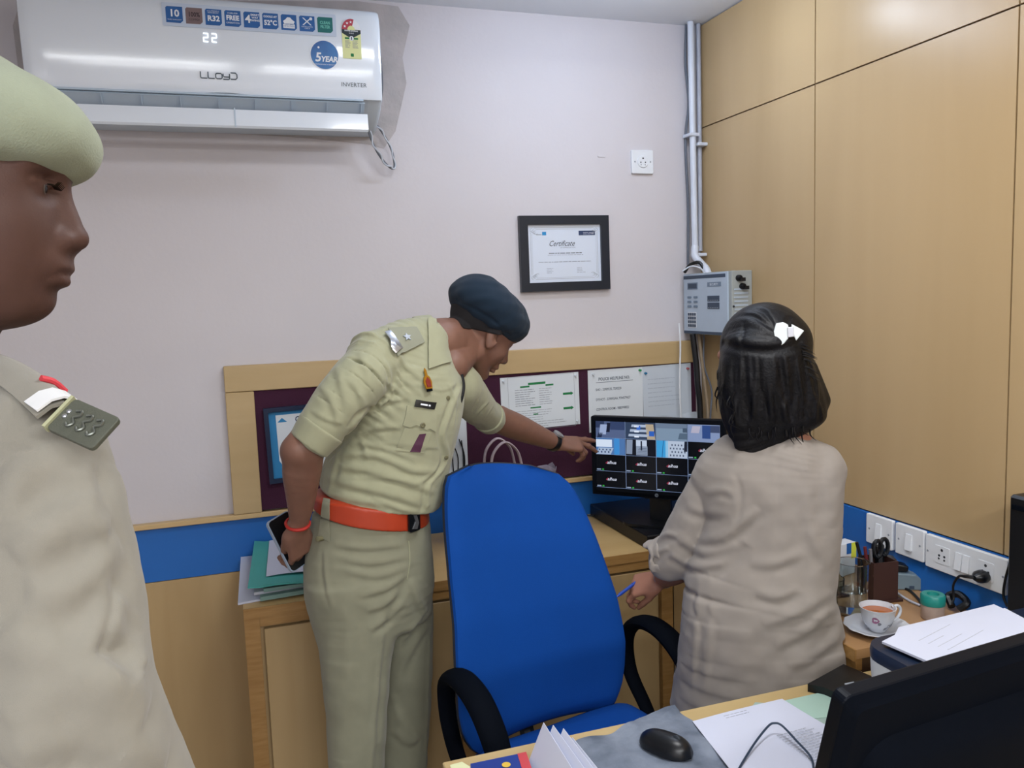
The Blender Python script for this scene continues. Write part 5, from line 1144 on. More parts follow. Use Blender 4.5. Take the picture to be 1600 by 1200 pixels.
def patch(vol, quad, m, nu=10, nv=10, off=.0008, thick=.0015, fallback=True):
    """thin cloth or card following the surface under four pixels (tl, tr, br, bl)"""
    q = [np.array(p_, float) for p_ in quad]; P = []; last = None
    for i in range(nu+1):
        row = []
        for j in range(nv+1):
            a, b = i/nu, j/nv; p_ = (q[0]*(1-a)+q[1]*a)*(1-b)+(q[3]*(1-a)+q[2]*a)*b; hw_ = nearest(vol if isinstance(vol, (list, tuple)) else [vol], *p_)
            if hw_ is None: hw_ = last
            if hw_ is None: return MB()
            last = hw_; row.append(hw_[0]+hw_[1].grad(hw_[0])*off)
        P.append(row)
    b = MB(); A = np.array(P); n0 = np.cross(A[-1, nv//2]-A[0, nv//2], A[nu//2, -1]-A[nu//2, 0]); s_ = 1 if n0.dot(CAM-A[nu//2, nv//2]) > 0 else -1
    if s_ < 0: P = [r_[::-1] for r_ in P]
    return b.grid(P, m, thick=thick)
def polypatch(vol, poly, m, off=.0008, thick=.002, n=14):
    """like patch, but any outline in pixels"""
    P2 = np.array(poly, float); lo, hi = P2.min(0), P2.max(0); c = P2.mean(0); rings = 4; vs = []; ns = []
    cc = vol.hit(*c)
    if cc is None: return MB()
    B = []
    for i in range(len(P2)):
        a, b_ = P2[i], P2[(i+1) % len(P2)]; k_ = max(1, int(np.linalg.norm(b_-a)/6))
        for j in range(k_): B.append(a+(b_-a)*j/k_)
    nb_ = len(B); n0 = vol.grad(cc); vs.append(cc+n0*(off+thick))
    last = cc
    for r_ in range(1, rings+1):
        for p_ in B:
            h_ = vol.hit(*(c+(p_-c)*r_/rings)); h_ = last if h_ is None else h_; last = h_; vs.append(h_+vol.grad(h_)*(off+thick))
    for i in range(nb_): vs.append(vs[1+(rings-1)*nb_+i]-n0*(thick+off+.001))
    fs_ = [(0, 1+i, 1+(i+1) % nb_) for i in range(nb_)]
    for r_ in range(rings):
        for i in range(nb_): a = 1+r_*nb_; fs_.append((a+i, a+nb_+i, a+nb_+(i+1) % nb_, a+(i+1) % nb_))
    v0, v1, v2 = [np.array(vs[i]) for i in fs_[0]]
    if np.cross(v1-v0, v2-v0).dot(n0) < 0: fs_ = [f[::-1] for f in fs_]
    return MB().add(vs, fs_, m, True)
def surfline(vol, px, r, m, off=0., sub=3, n=6):
    P = [vol.hit(*p_) for p_ in catmull([np.array(q, float) for q in px], 3)]; P = [p_+vol.grad(p_)*off for p_ in P if p_ is not None]
    b = MB()
    if len(P) > 1: b.tube(P, r, m, n=n)
    return b
def sec(l, r, Y, thick, Yr=None):
    """body cross section from its left and right outline pixels at depth Y"""
    a = at(*l, Y=Y); b = at(*r, Y=Y if Yr is None else Yr); c = (a+b)/2; U = (b-a)/2; v = unit(c-CAM); V = unit(v-unit(U)*v.dot(unit(U)))*thick; return (c, U, V)
def hand(vol, w, f, n, s_, curl, spread=(.10, .03, -.05, -.13), sc=1., thumb=(.55, .35, .2), tcurl=.3, k=.005, r0=.0088):
    """w wrist point, f towards the fingers, n out of the palm, s_ thumb side; curl: per finger three bends"""
    f = unit(f); n = unit(n-f*np.dot(n, f)); s_ = unit(s_-f*np.dot(s_, f)-n*np.dot(s_, n))
    P = lambda a, b, c: w+(f*a+s_*b+n*c)*sc
    vol.sweep([(P(-.01, 0, 0), s_*.027*sc, n*.020*sc), (P(.02, .002, 0), s_*.033*sc, n*.0185*sc), (P(.055, .0, -.001), s_*.039*sc, n*.0155*sc), (P(.085, -.001, -.002), s_*.040*sc, n*.0125*sc)], k=.008, sub=2, p=2.4, cap=.6)
    vol.ell(P(.035, .026, .008), (.028*sc, .016*sc, .015*sc), [f, s_, n], k=.008)
    base = [(.088, .029), (.092, .010), (.088, -.010), (.080, -.028)]; Ls = [.074, .082, .076, .060]; tips = []
    for i in range(4):
        p_ = P(base[i][0], base[i][1], -.001); a = spread[i]; d = unit(f*math.cos(a)+s_*math.sin(a)); ang = 0.; L = Ls[i]*sc; q = [P(base[i][0]-.02, base[i][1]*.9, -.001), p_]
        for j, fr_ in enumerate((.46, .30, .24)):
            ang += curl[i][j]; dd = d*math.cos(ang)+n*math.sin(ang); q.append(q[-1]+dd*L*fr_)
        rr_ = r0*sc*(1 if i < 3 else .88); R4 = [rr_*1.12, rr_*1.08, rr_, rr_*.92, rr_*.8]
        for j in range(4): vol.cone(q[j], q[j+1], R4[j], R4[j+1], k=k if j < 1 else .003)
        for j in (2,): vol.ell(q[j], (rr_*1.1,)*3, k=.004)
        tips.append((q, dd, rr_*.8))
    # thumb leaves the side of the palm near its base
    t0 = P(.020, .026, .006); d = unit(f*thumb[0]+s_*thumb[1]+n*thumb[2]); t1 = t0+d*.040*sc; d2 = unit(d*math.cos(tcurl)+(f*.8-s_*.4+n*.3)*math.sin(tcurl)); t2 = t1+d2*.032*sc; t3 = t2+d2*.025*sc
    vol.cone(t0, t1, .0145*sc, .011*sc, k=.010); vol.cone(t1, t2, .011*sc, .0098*sc, k=.003); vol.cone(t2, t3, .0098*sc, .008*sc, k=.003)
    return tips, (t0, t1, t2, t3)
def head(vol, O, F, U, sc=1., k=.01, jaw=1., nose=1., fat=0., ck=.022):
    """O between the ears, F forward, U up"""
    F = unit(F); U = unit(U-F*np.dot(U, F)); Lf = np.cross(U, F); P = lambda a, b, c: O+(F*a+Lf*b+U*c)*sc; A = [F, Lf, U]; E = lambda c, r, k_=.01, mode='add', ax=A: vol.ell(P(*c), np.array(r)*sc, ax, k_, mode)
    E((-.008, 0, .035), (.099, .077, .088)); E((.030, 0, -.022), (.062, .062, .088), .02); E((.045, 0, .03), (.05, .058, .055), .02)
    for s_ in (-1, 1):
        vol.cone(P(.0, s_*.052, -.055), P(.062, s_*.020, -.100), .017*sc*jaw, .018*sc*jaw, k=.02)
        E((.056, s_*.040, -.028), (.024+fat, .022+fat, .026), ck)
        vol.cone(P(.087, s_*.014, .026), P(.074, s_*.050, .024), .008*sc, .009*sc, k=.012)
        E((.095, s_*.032, .006), (.016, .018, .012), .012, 'sub'); E((.0735, s_*.031, .004), (.0145, .0145, .0125), .003)
        vol.cone(P(.0905, s_*.018, .0105), P(.081, s_*.045, .008), .0032*sc, .0028*sc, k=.003)   # upper lid
        # ear
        E((-.004, s_*.079, -.006), (.017, .0065, .030), .004, ax=[unit(F*1+U*.25), unit(Lf*s_*1-F*.35), unit(U-F*.25)]); E((.004, s_*.086, -.002), (.009, .006, .015), .004, 'sub')
        E((.002, s_*.0775, -.030), (.008, .006, .009), .005)
    E((.071, 0, -.099), (.022, .026, .018), .015)
    vol.cone(P(.090, 0, .012), P(.1115*nose, 0, -.034), .0075*sc, .0115*sc, k=.010); E((.113*nose, 0, -.036), (.0115, .0115, .010), .006)
    for s_ in (-1, 1): E((.100, s_*.0135, -.040), (.012, .0085, .0085), .005)
    E((.091, 0, -.062), (.013, .026, .012), .012)
    E((.0985, 0, -.0655), (.0085, .022, .0058), .004); E((.096, 0, -.0775), (.0095, .018, .0062), .004)
    vol.ridge([P(.103, -.024, -.0715), P(.1075, 0, -.0715), P(.103, .024, -.0715)], .0032, -.004)
    vol.ridge([P(.098, -.018, -.088), P(.099, 0, -.089), P(.098, .018, -.088)], .006, -.003)
    return P, A
# skin and cloth
m_skin = mat('skin_brown', '#7a584a', .5, var=.07, vscale=30, bump=.15, bscale=500, sss=.12)
m_skin2 = mat('skin_dark_brown', '#4f3831', .58, spec=.3, var=.07, vscale=30, bump=.15, bscale=500, sss=.1)
m_skin3 = mat('skin_light_brown', '#9c6e5c', .5, var=.05, vscale=30, bump=.1, bscale=500, sss=.12)
m_khaki = mat('khaki_cloth', '#9a9b80', .85, var=.03, vscale=40, bump=.25, bscale=1500, sheen=.2)
m_khaki2 = mat('khaki_trouser', '#83836f', .88, var=.03, vscale=40, bump=.25, bscale=1500, sheen=.15)
m_navyb = mat('navy_wool', '#0b2133', .95, bump=.6, bscale=700, sheen=.05)
m_hair = mat('black_hair', '#0a0b11', .48, spec=.3, c2='#050507', vscale=60, stretch=(1, 1, .12), bump=.5, bscale=200)
m_short = mat('cropped_hair', '#1b191c', .8, bump=1., bscale=900)
m_orange = mat('orange_leather', '#a5371a', .45, var=.05, vscale=20); m_steel = mat('silver_metal', '#c2c6cc', .28, metal=.9); m_eye = mat('shaded_eye_white', '#6f665f', .3); m_iris = mat('eye_dark', '#140d0a', .15)  # eye white darkened to paint in the shade of the eye sockets
m_shoe = mat('shoe_leather', '#1a120e', .3)
PEOPLE = []
# ================================================================== the bending officer
def officer():
    base = at(570, 1000, Y=2.02); t = thing('person', 'officer in khaki uniform and dark blue beret bending to point at the monitor', 'person', (base[0], 2.02, 0))
    # ---- trousers
    V = Vol((-.02, 1.72, -.01), (.62, 2.215, 1.14), .004)
    V.sweep([sec((487, 800), (668, 812), 2.0, .125), sec((482, 832), (671, 838), 2.0, .125), sec((474, 875), (675, 885), 2.0, .13), sec((478, 925), (677, 930), 2.0, .13), sec((492, 965), (676, 970), 2.0, .11)], k=.01, p=2.2, cap=.35)
    def vert(l, r, Y, th, dz=None): return sec(l, r, Y, th)
    rl = [sec((480, 900), (625, 905), 1.97, .10), sec((493, 960), (625, 960), 1.965, .10), sec((499, 1020), (612, 1020), 1.95, .088), sec((508, 1100), (605, 1100), 1.94, .08), sec((514, 1200), (600, 1200), 1.93, .074)]
    c, U, Vv = rl[-1]; rl += [(np.array([c[0]+.0, c[1]+.02, .25]), U*.95, Vv*.95), (np.array([c[0]+.005, c[1]+.03, .045]), U*.95, Vv*1.0)]
    V.sweep(rl, k=.012, p=2.2, cap=.2)
    ll = [sec((560, 900), (677, 905), 2.03, .09), sec((585, 960), (676, 965), 2.05, .09), sec((594, 1020), (675, 1025), 2.06, .08), sec((592, 1100), (672, 1100), 2.07, .075), sec((588, 1200), (665, 1200), 2.07, .07)]
    c, U, Vv = ll[-1]; ll += [(np.array([c[0]+.0, c[1]+.02, .25]), U*.95, Vv*.95), (np.array([c[0]+.005, c[1]+.03, .045]), U*.95, Vv*1.0)]
    V.sweep(ll, k=.006, p=2.2, cap=.2)
    # creases and folds
    V.fold([(597, 990), (592, 1060), (585, 1130), (580, 1198)], .006, .008, pair=False, taper=False)
    V.fold([(671, 1000), (668, 1100), (664, 1195)], .006, .005, pair=False, taper=False)
    for px, w, a in (([(640, 900), (618, 945), (600, 985)], .010, -.010), ([(600, 1000), (596, 1080), (590, 1160)], .010, -.006)): V.fold(px, w, a, pair=False)
    for px, w, a in (([(520, 850), (570, 856), (635, 850)], .008, .004), ([(525, 870), (580, 880), (640, 868)], .008, .004), ([(540, 892), (590, 900), (640, 885)], .009, .004), ([(560, 930), (600, 920), (632, 900)], .009, .005), ([(570, 955), (600, 945), (628, 922)], .009, .005), ([(575, 985), (605, 965), (630, 940)], .010, .006),
                     ([(640, 905), (655, 940), (668, 960)], .010, .006), ([(620, 1010), (645, 980), (668, 950)], .012, .006), ([(620, 1060), (645, 1010), (668, 980)], .012, .005), ([(508, 860), (508, 900), (520, 950)], .006, .004), ([(545, 950), (548, 1010), (548, 1080)], .018, .004), ([(620, 1080), (640, 1120), (660, 1150)], .014, -.005), ([(615, 1140), (640, 1160), (655, 1150)], .012, .005)): V.fold(px, w, a)
    V.noise(.0007, .12, 9); V.obj('trousers', m_khaki2, t)
    for side, (c, U, Vv) in (('r', rl[-1]), ('l', ll[-1])):
        S = Vol((c[0]-.1, c[1]-.32, -.01), (c[0]+.34, c[1]+.2, .14), .004)
        d = unit(np.array([.55, -.5, 0])); S.chain([np.array([c[0], c[1], .05]), np.array([c[0], c[1], .045])+d*.10, np.array([c[0], c[1], .03])+d*.19], [.045, .040, .030], k=.01); S.cone([c[0], c[1], .06], [c[0], c[1], .09], .045, .042); S.plane((0, 0, .001), (0, 0, -1)); S.obj('shoe', m_shoe, t)
    # ---- belt
    B = Vol((.02, 1.82, .96), (.52, 2.2, 1.16), .003)
    B.sweep([sec((487, 765), (668, 778), 2.0, .133), sec((486, 798), (668, 811), 2.0, .133), sec((483, 832), (671, 844), 2.0, .133), sec((478, 862), (674, 872), 2.0, .135)], k=.005, p=2.2, cap=.1)
    bl, br = at(487, 783, Y=1.885), at(668, 802, Y=1.885); up = np.cross(unit(br-bl), unit(np.array([.1, 1, 0]))); up = up if up[2] > 0 else -up; sag = unit(up+np.array([.0, -.10, 0]))
    B.plane((bl+br)/2, sag); b2 = (at(484, 815, Y=1.885)+at(669, 834, Y=1.885))/2; B.plane(b2, -sag); B.obj('belt', m_orange, t)
    bp = B.hit(645, 815); 
    if bp is not None:
        n_ = B.grad(bp); X_ = unit(np.cross([0, 0, 1.], n_)); Y_ = np.cross(n_, X_); f_ = (bp+n_*.002, X_, Y_, n_)
        o = MB().prism(rrect(.036, .046, .006), .005, m_navyb if 0 else m_black, f_).obj('buckle', t, world=True)
        b = MB(); b.prism([(-.008, -.015), (.006, -.018), (.012, -.004), (.006, .016), (-.004, .018), (.002, .0)], .002, m_steel, f_, z0=.005); b.obj('buckle_emblem', o, world=True)
    # ---- shirt
    S = Vol((-.02, 1.70, 1.0), (.80, 2.42, 1.62), .003)
    tor = [sec((497, 797), (664, 806), 2.0, .122), sec((496, 782), (676, 792), 2.0, .130), sec((500, 755), (689, 766), 2.0, .135), sec((512, 722), (699, 730), 2.0, .135), sec((522, 690), (706, 690), 2.0, .132), sec((532, 650), (716, 650), 1.99, .130), sec((540, 612), (723, 622), 1.985, .122), sec((550, 580), (718, 601), 1.985, .112), sec((566, 552), (713, 586), 1.99, .10), sec((592, 527), (707, 571), 2.0, .088), sec((630, 509), (701, 554), 2.01, .072), sec((654, 502), (697, 542), 2.015, .062)]
    S.sweep(tor, k=.01, p=2.15, cap=.5)
    S.chain([at(596, 547, Y=1.93), at(640, 535, Y=1.98), at(680, 550, Y=2.02)], [.048, .05, .05], k=.03); S.chain([at(690, 575, Y=2.02), at(716, 602, Y=2.06)], [.05, .058], k=.03)
    # near sleeve
    ns = [sec((566, 534), (612, 590), 1.915, .055), sec((534, 560), (592, 622), 1.875, .068), sec((500, 600), (562, 658), 1.855, .066), sec((478, 635), (538, 685), 1.85, .060), sec((462, 664), (518, 706), 1.85, .055), sec((456, 678), (508, 712), 1.85, .053)]
    S.ell(at(583, 561, Y=1.925), (.055, .055, .055), k=.03); S.sweep(ns, k=.035, p=2.1, cap=.12)
    # far sleeve
    fs2 = [(at(715, 604, Y=2.05), .060), (at(735, 624, Y=2.12), .056), (at(752, 641, Y=2.19), .048), (at(767, 655, Y=2.245), .041)]
    S.chain([a for a, _ in fs2], [r for _, r in fs2], k=.02)
    wv = unit(fs2[-1][0]-fs2[-2][0]); S.plane(fs2[-1][0]+wv*.006, wv*1.0) if 0 else None
    # cuffs: doubled cloth bands
    cv_ = Vol((0, 1.72, 1.2), (.3, 2.0, 1.5), .003)
    # folds on torso, drawn from the photo
    F = [([(505, 745), (560, 760), (620, 775), (660, 790)], .012, .008), ([(520, 728), (575, 735), (640, 755), (680, 770)], .011, .008), ([(530, 710), (590, 712), (645, 735), (685, 735)], .011, .008), ([(545, 690), (600, 700), (650, 718)], .010, .006),
         ([(508, 770), (560, 782), (610, 790)], .011, .006), ([(555, 665), (575, 640), (600, 628), (640, 622)], .008, .006), ([(560, 680), (590, 668), (630, 668)], .009, .005), ([(600, 590), (612, 610), (600, 630), (575, 645)], .007, .006),
         ([(620, 560), (622, 590), (618, 615)], .012, .004), ([(650, 600), (690, 610), (712, 600)], .006, .004), ([(700, 600), (712, 630), (708, 670)], .007, .006), ([(640, 760), (670, 745), (690, 720)], .008, .005),
         ([(530, 700), (520, 740), (512, 775)], .012, .005), ([(580, 775), (625, 795), (655, 800)], .008, .006), ([(500, 785), (540, 790), (580, 800)], .008, .005), ([(545, 655), (565, 690), (575, 720)], .010, .004), ([(560, 745), (615, 748), (665, 760)], .008, .005), ([(590, 690), (640, 696), (690, 700)], .007, .004)]
    for px, w, a in F: S.fold(px, w*.8, a*.65)
    G = [([(540, 590), (560, 610), (570, 640)], .010, .006), ([(520, 560), (535, 600), (545, 650)], .012, .006), ([(500, 600), (520, 630), (530, 665)], .010, .005), ([(560, 545), (575, 580), (580, 610)], .012, .005), ([(598, 560), (610, 590), (602, 622)], .006, .006), ([(485, 640), (510, 655), (535, 662)], .007, .004),
         ([(755, 600), (748, 625), (738, 650)], .007, .005), ([(765, 625), (752, 640), (740, 655)], .006, .005), ([(770, 610), (775, 625), (760, 650)], .006, .003), ([(575, 525), (600, 515), (640, 508)], .012, .003)]
    for px, w, a in G: S.fold(px, w*.85, a*.7)
    # furrow between arm and chest
    S.fold([(545, 668), (560, 648), (585, 636), (600, 620)], .006, -.014, pair=False); S.fold([(548, 672), (528, 700), (512, 720)], .006, -.008, pair=False)
    S.noise(.0008, .09, 3); S.plane((bl+br)/2-[0, 0, .006], -sag)
    # placket edge
    S.fold([(722, 600), (706, 640), (693, 680), (700, 712), (690, 735), (672, 755), (668, 790)], .005, .006, pair=False, taper=False)
    S.fold([(714, 603), (698, 642), (686, 682), (692, 712), (682, 738), (664, 760), (660, 795)], .005, -.005, pair=False, taper=False)
    sh = S.obj('shirt', m_khaki, t)
    for q0, q1, r0_, r1_, wd in ((ns[-2], ns[-1], 1.05, 1.06, 0),):
        C2 = Vol(q1[0]-.12, q1[0]+.12, .003); ax_ = unit(ns[-1][0]-ns[-3][0])
        C2.sweep([(ns[-3][0], ns[-3][1]*1.05, ns[-3][2]*1.07), (ns[-1][0], ns[-1][1]*1.08, ns[-1][2]*1.08)], k=.003, sub=2, p=2.1, cap=.05); C2.plane(ns[-1][0]-ax_*.050, -ax_); C2.plane(ns[-1][0]+ax_*.004, ax_)
        C2.sweep([(ns[-1][0]-ax_*.02, q1[1]*.97, q1[2]*.97), (ns[-1][0]+ax_*.03, q1[1]*.97, q1[2]*.97)], k=.002, sub=1, mode='sub'); C2.obj('sleeve_cuff', m_khaki, t)
    a_, b_ = fs2[-2][0], fs2[-1][0]; ax_ = unit(b_-a_); C2 = Vol(b_-.1, b_+.1, .003); C2.cone(a_, b_+ax_*.01, .052, .0455, k=.003); C2.plane(b_-ax_*.03, -ax_); C2.plane(b_+ax_*.006, ax_); C2.cone(b_-ax_*.01, b_+ax_*.04, .0415, .0415, k=.002, mode='sub'); C2.obj('sleeve_cuff', m_khaki, t)
    # ---- body: inner trunk, neck, head, arms, hands
    Bd = Vol((-.03, 1.72, .90), (1.2, 2.56, 1.72), .003)
    Bd.sweep([(c, U*.86, Vv*.86) for c, U, Vv in tor[:-2]], k=.01, p=2.1, sub=2)
    up = cv(.55, .83, .05); fw = R_*.83*.83-U_*.83*.55+I_*.56; fw = unit(fw)
    hc = at(752, 514, Y=2.10)
    P, A = head(Bd, hc, fw, up, sc=1.0)
    nd = cv(.90, .36, .22); co = at(688, 534, Y=2.03); nb = co; Bd.chain([co-nd*.05, co, P(-.035, 0, -.055), P(-.025, 0, -.01)], [.062, .060, .060, .058], k=.02)
    Bd.chain([P(-.01, -.03, -.06), at(706, 570, Y=2.0)], [.03, .045], k=.03)
    # near arm
    el = at(470, 706, Y=1.85); wr = at(465, 822, Y=1.93)
    Bd.chain([at(585, 575, Y=1.94), at(525, 630, Y=1.87), el], [.040, .045, .043], k=.01)
    Bd.sweep([sec((445, 700), (505, 716), 1.855, .040), sec((442, 725), (502, 740), 1.865, .040), sec((445, 760), (497, 765), 1.885, .034), sec((450, 795), (489, 798), 1.91, .027), sec((453, 818), (480, 822), 1.93, .022)], k=.01, p=2.1)
    Bd.ell(at(462, 703, Y=1.835), (.028, .028, .026), k=.02)
    hd = unit(at(474, 880, Y=1.98)-wr)
    hand(Bd, wr, hd, unit(np.array([-.35, .6, 0])), unit(np.array([.6, .55, .1]))*-1, [(.5, .9, .5), (.6, .9, .5), (.7, .9, .6), (.8, .9, .6)], sc=.93, thumb=(.9, .12, .35))
    # far arm, pointing
    sh2 = at(712, 612, Y=2.06); e2 = at(778, 655, Y=2.26); w2 = at(868, 692, Y=2.375)
    Bd.chain([sh2, at(738, 632, Y=2.14), e2], [.034, .036, .036], k=.01)
    Bd.sweep([(e2, *[a*r for a, r in zip(perp(w2-e2), (.042, .040))]), (e2*.7+w2*.3, *[a*.040 for a in perp(w2-e2)]), (e2*.35+w2*.65, *[a*.033 for a in perp(w2-e2)]), (w2, *[a*r for a, r in zip(perp(w2-e2), (.026, .024))])], k=.012)
    tip = at(934, 711, Y=2.455); fd = unit(at(905, 708, Y=2.42)-w2)
    pn = unit(cv(-.05, -.75, .55)); ts = unit(cv(.15, .55, .6))
    # palm down, thumb to the far side: index and middle point at the screen
    tips, th = hand(Bd, w2+fd*.004, cv(.93, -.08, .36), cv(0, -.82, .57), cv(-.3, .55, .78), [(.02, .10, .05), (.28, .18, .10), (.75, .85, .5), (.9, .85, .5)], spread=(.08, -.04, -.12, -.20), sc=.92, thumb=(.75, .1, .6), tcurl=.2)
    Bd.obj('body', m_skin, t)
    # ---- hair, eyebrow, beret
    H = Bd.copy(); H.D = H.D-.004
    H.plane(P(.012, 0, .0), A[0]); H.plane(P(0, 0, .004), unit(-A[2]*1+A[0]*.42)); H.plane(P(0, 0, .10), A[2]); H.plane(P(0, 0, -.030), -A[2]); H.plane(P(-.104, 0, 0), -A[0]+A[2]*-.3); H.plane(P(-.3, 0, 0)*0+P(-.13, 0, 0), -A[0])
    lo_, hi_ = hc-.16, hc+.16; q = H.blk(lo_, hi_); D2 = np.full_like(H.D, .2); D2[q[0]] = H.D[q[0]]; H.D = D2
    H.D = H.D.astype(np.float32); H.obj('hair', m_short, t)
    E_ = Vol(hc-.2, hc+.2, .003); bu = cv(.50, .86, .08); bf = unit(np.cross(np.cross(bu, fw), bu)); bs = np.cross(bu, bf)
    bc = at(764, 484, Y=2.095); E_.ell(bc, (.121, .108, .068), [bf, bs, bu]); E_.ell(bc-bf*.035+bu*.012, (.075, .09, .060), [bf, bs, bu], k=.02); E_.ell(bc+bf*.055-bu*.006, (.062, .085, .058), [bf, bs, bu], k=.02)
    E_.plane(at(752, 508, Y=2.09), -unit(bu*1-bf*.02)); E_.noise(.0012, .07, 5); E_.ridge([E_.hit(u, v) for u, v in ((716, 470), (740, 482), (770, 500), (796, 524))], .005, -.003, taper=False)
    bo = E_.obj('beret', m_navyb, t)
    Bb = Vol(hc-.16, hc+.16, .003); Bb.ell(P(-.004, 0, .045), (.106, .083, .09), A); Bb.plane(P(0, 0, .072), unit(A[2]+A[0]*.0)); Bb.plane(P(0, 0, .044), -unit(A[2]-A[0]*.25)); Bb.obj('beret_band', m_navyb, t)
    b = MB()
    for s_ in (-1,):
        q_ = [P(.094, s_*.012, .024), P(.092, s_*.028, .029), P(.082, s_*.046, .024)]; b.tube(q_, [.003, .0035, .0015], m_short, n=6, sub=3)
    b.obj('eyebrow', t, world=True)
    for s_ in (-1, 1):
        b = MB(); c = P(.0735, s_*.031, .004); b.lathe([(.0001, .0150), (.0035, .0146), (.006, .0136)], m_eye, c, A[1], A[2], A[0], n=16, caps=False); b.lathe([(.0001, .0155), (.0045, .0147)], m_iris, c, A[1], A[2], A[0], n=12, caps=False); b.obj('eye', t, world=True)
    # ---- collar, shoulder board, badges
    col = polypatch(S, [(671, 498), (676, 497), (688, 520), (698, 548), (702, 566), (668, 577), (666, 545), (664, 515)], m_khaki, off=.004, thick=.003)
    # collar built as its own band standing round the neck
    CC = Vol(co-.16, co+.16, .003)
    CC.cone(co-nd*.055, co, .087, .074, k=.003); CC.plane(co, nd); CC.plane(co-nd*.045, -nd); CC.cone(co-nd*.09, co+nd*.04, .078, .060, k=.002, mode='sub'); CC.obj('collar', m_khaki, t)
    def quadbd(px, Y, m, th, name, par=t, label=None):
        p_ = [at(u, v, Y=y_) for (u, v), y_ in zip(px, Y)]; n_ = unit(np.cross(p_[1]-p_[0], p_[3]-p_[0])); n_ = n_ if n_.dot(CAM-p_[0]) > 0 else -n_
        P_ = []
        for i in range(9):
            a = i/8; P_.append([(p_[0]*(1-a)+p_[1]*a)*(1-b)+(p_[3]*(1-a)+p_[2]*a)*b+n_*(.006*math.sin(math.pi*a)) for b in np.linspace(0, 1, 5)])
        mb = MB().grid(P_, m, thick=th); return mb.obj(name, par, label, world=True)
    patch([CC, S], [(668, 500), (686, 501), (703, 566), (668, 577)], m_khaki, 8, 12, .004, .003).obj('collar_leaf', t, world=True)
    o = patch(S, [(606, 515), (650, 513), (662, 536), (620, 556)], mat('khaki_board', '#8b8d7c', .85, bump=.3, bscale=900), 8, 6, .004, .003).obj('shoulder_board', t, world=True)
    def on(px, Y): return at(*px, Y=Y)
    patch(S, [(600, 524), (609, 521), (625, 546), (616, 552)], m_steel, 4, 8, .0085, .002).obj('service_letters', o, 'silver metal letters', world=True)
    b = MB(); h_ = S.hit(634, 530)
    if h_ is not None: n_ = S.grad(h_); X_, Y_ = perp(n_); b.prism([((.011 if q % 2 == 0 else .005)*math.sin(q*math.pi/5), (.011 if q % 2 == 0 else .005)*math.cos(q*math.pi/5)) for q in range(10)][::-1], .003, m_steel, (h_+n_*.008, X_, Y_, n_)); b.obj('rank_star', o, 'silver star', world=True)
    pk = polypatch(S, [(636, 634), (682, 640), (680, 675), (673, 668), (666, 672), (658, 667), (650, 664), (640, 668), (629, 664), (634, 650)], m_khaki, off=.001, thick=.0025); fl_ = pk.obj('pocket_flap', t, world=True)
    b = MB(); bp = S.hit(660, 664)
    if bp is not None: n_ = S.grad(bp); X_, Y_ = perp(n_); b.lathe([(.0065, .002), (.0065, .005), (.004, .006), (.003, .0045)], mat('brown_button', '#6d6a50', .4), bp, X_, Y_, n_, n=16); b.obj('button', fl_, world=True)
    patch(S, [(632, 668), (674, 676), (662, 708), (618, 704)], m_khaki, 8, 8, .0008, .0016).obj('pocket', t, world=True)
    patch(S, [(655, 678), (665, 677), (656, 706), (640, 706)], mat('plum_ribbon', '#4e2740', .6), 4, 6, .003, .0016).obj('ribbon_bar', t, world=True)
    o = patch(S, [(649, 625), (680, 629), (677, 640), (647, 635)], mat('name_plate_black', '#10171c', .25), 6, 3, .004, .003).obj('name_plate', t, world=True)
    h_ = S.hit(663, 632)
    if h_ is not None:
        a, c = S.hit(652, 630), S.hit(676, 634); X_ = unit(c-a); n_ = S.grad(h_); n_ = unit(n_-X_*n_.dot(X_)); Y_ = np.cross(n_, X_); mb = MB(); lines(mb, (h_+n_*.0075, X_, Y_, n_), -.012, .013, -.002, -.002, 1, m_wh, h=.004, rag=0, seed=5, z=0); mb.obj('name_lettering', o, world=True)
    h_ = S.hit(666, 598)
    if h_ is not None:
        n_ = S.grad(h_); X_ = unit(np.cross([0, 0, 1.], n_)); Y_ = np.cross(n_, X_); m_gd = mat('badge_gold', '#b8892f', .35, metal=.7); m_br = mat('badge_red', '#7a2a22', .4); f_ = (h_+n_*.004, X_, Y_, n_); b = MB()
        b.prism([(-.009, -.016), (.009, -.016), (.012, .0), (.008, .013), (.003, .016), (.003, .028), (0, .034), (-.003, .028), (-.003, .016), (-.008, .013), (-.012, .0)], .003, m_gd, f_); b.prism([(-.006, -.012), (.006, -.012), (.007, .004), (0, .012), (-.007, .004)], .0015, m_br, f_, z0=.003); b.prism([(-.008, -.022), (.008, -.022), (.008, -.016), (-.008, -.016)], .003, m_dark, f_); b.obj('crest_badge', t, world=True)
    for (u, v) in ((700, 622), (697, 715), (507, 775)):
        h_ = S.hit(u, v)
        if h_ is not None: n_ = S.grad(h_); X_, Y_ = perp(n_); MB().lathe([(.0055, .0), (.0055, .002), (.003, .003)], mat('brown_button', '#6d6a50', .4), h_, X_, Y_, n_, n=14).obj('button', t, world=True)
    # whistle cord
    q = [at(u, v, Y=y_) for u, v, y_ in ((722, 585, 1.93), (725, 603, 1.925), (722, 622, 1.92), (716, 636, 1.93), (709, 646, 1.95))]; MB().tube(q, .0034, m_black, n=8, sub=4).obj('lanyard', t, world=True)
    # belt loop strap with button on the hip
    b = patch([V, B], [(506, 780), (516, 782), (516, 846), (499, 838)], m_khaki2, 3, 16, .002, .002); sl_ = b.obj('belt_loop', t, world=True)
    h_ = V.hit(504, 841)
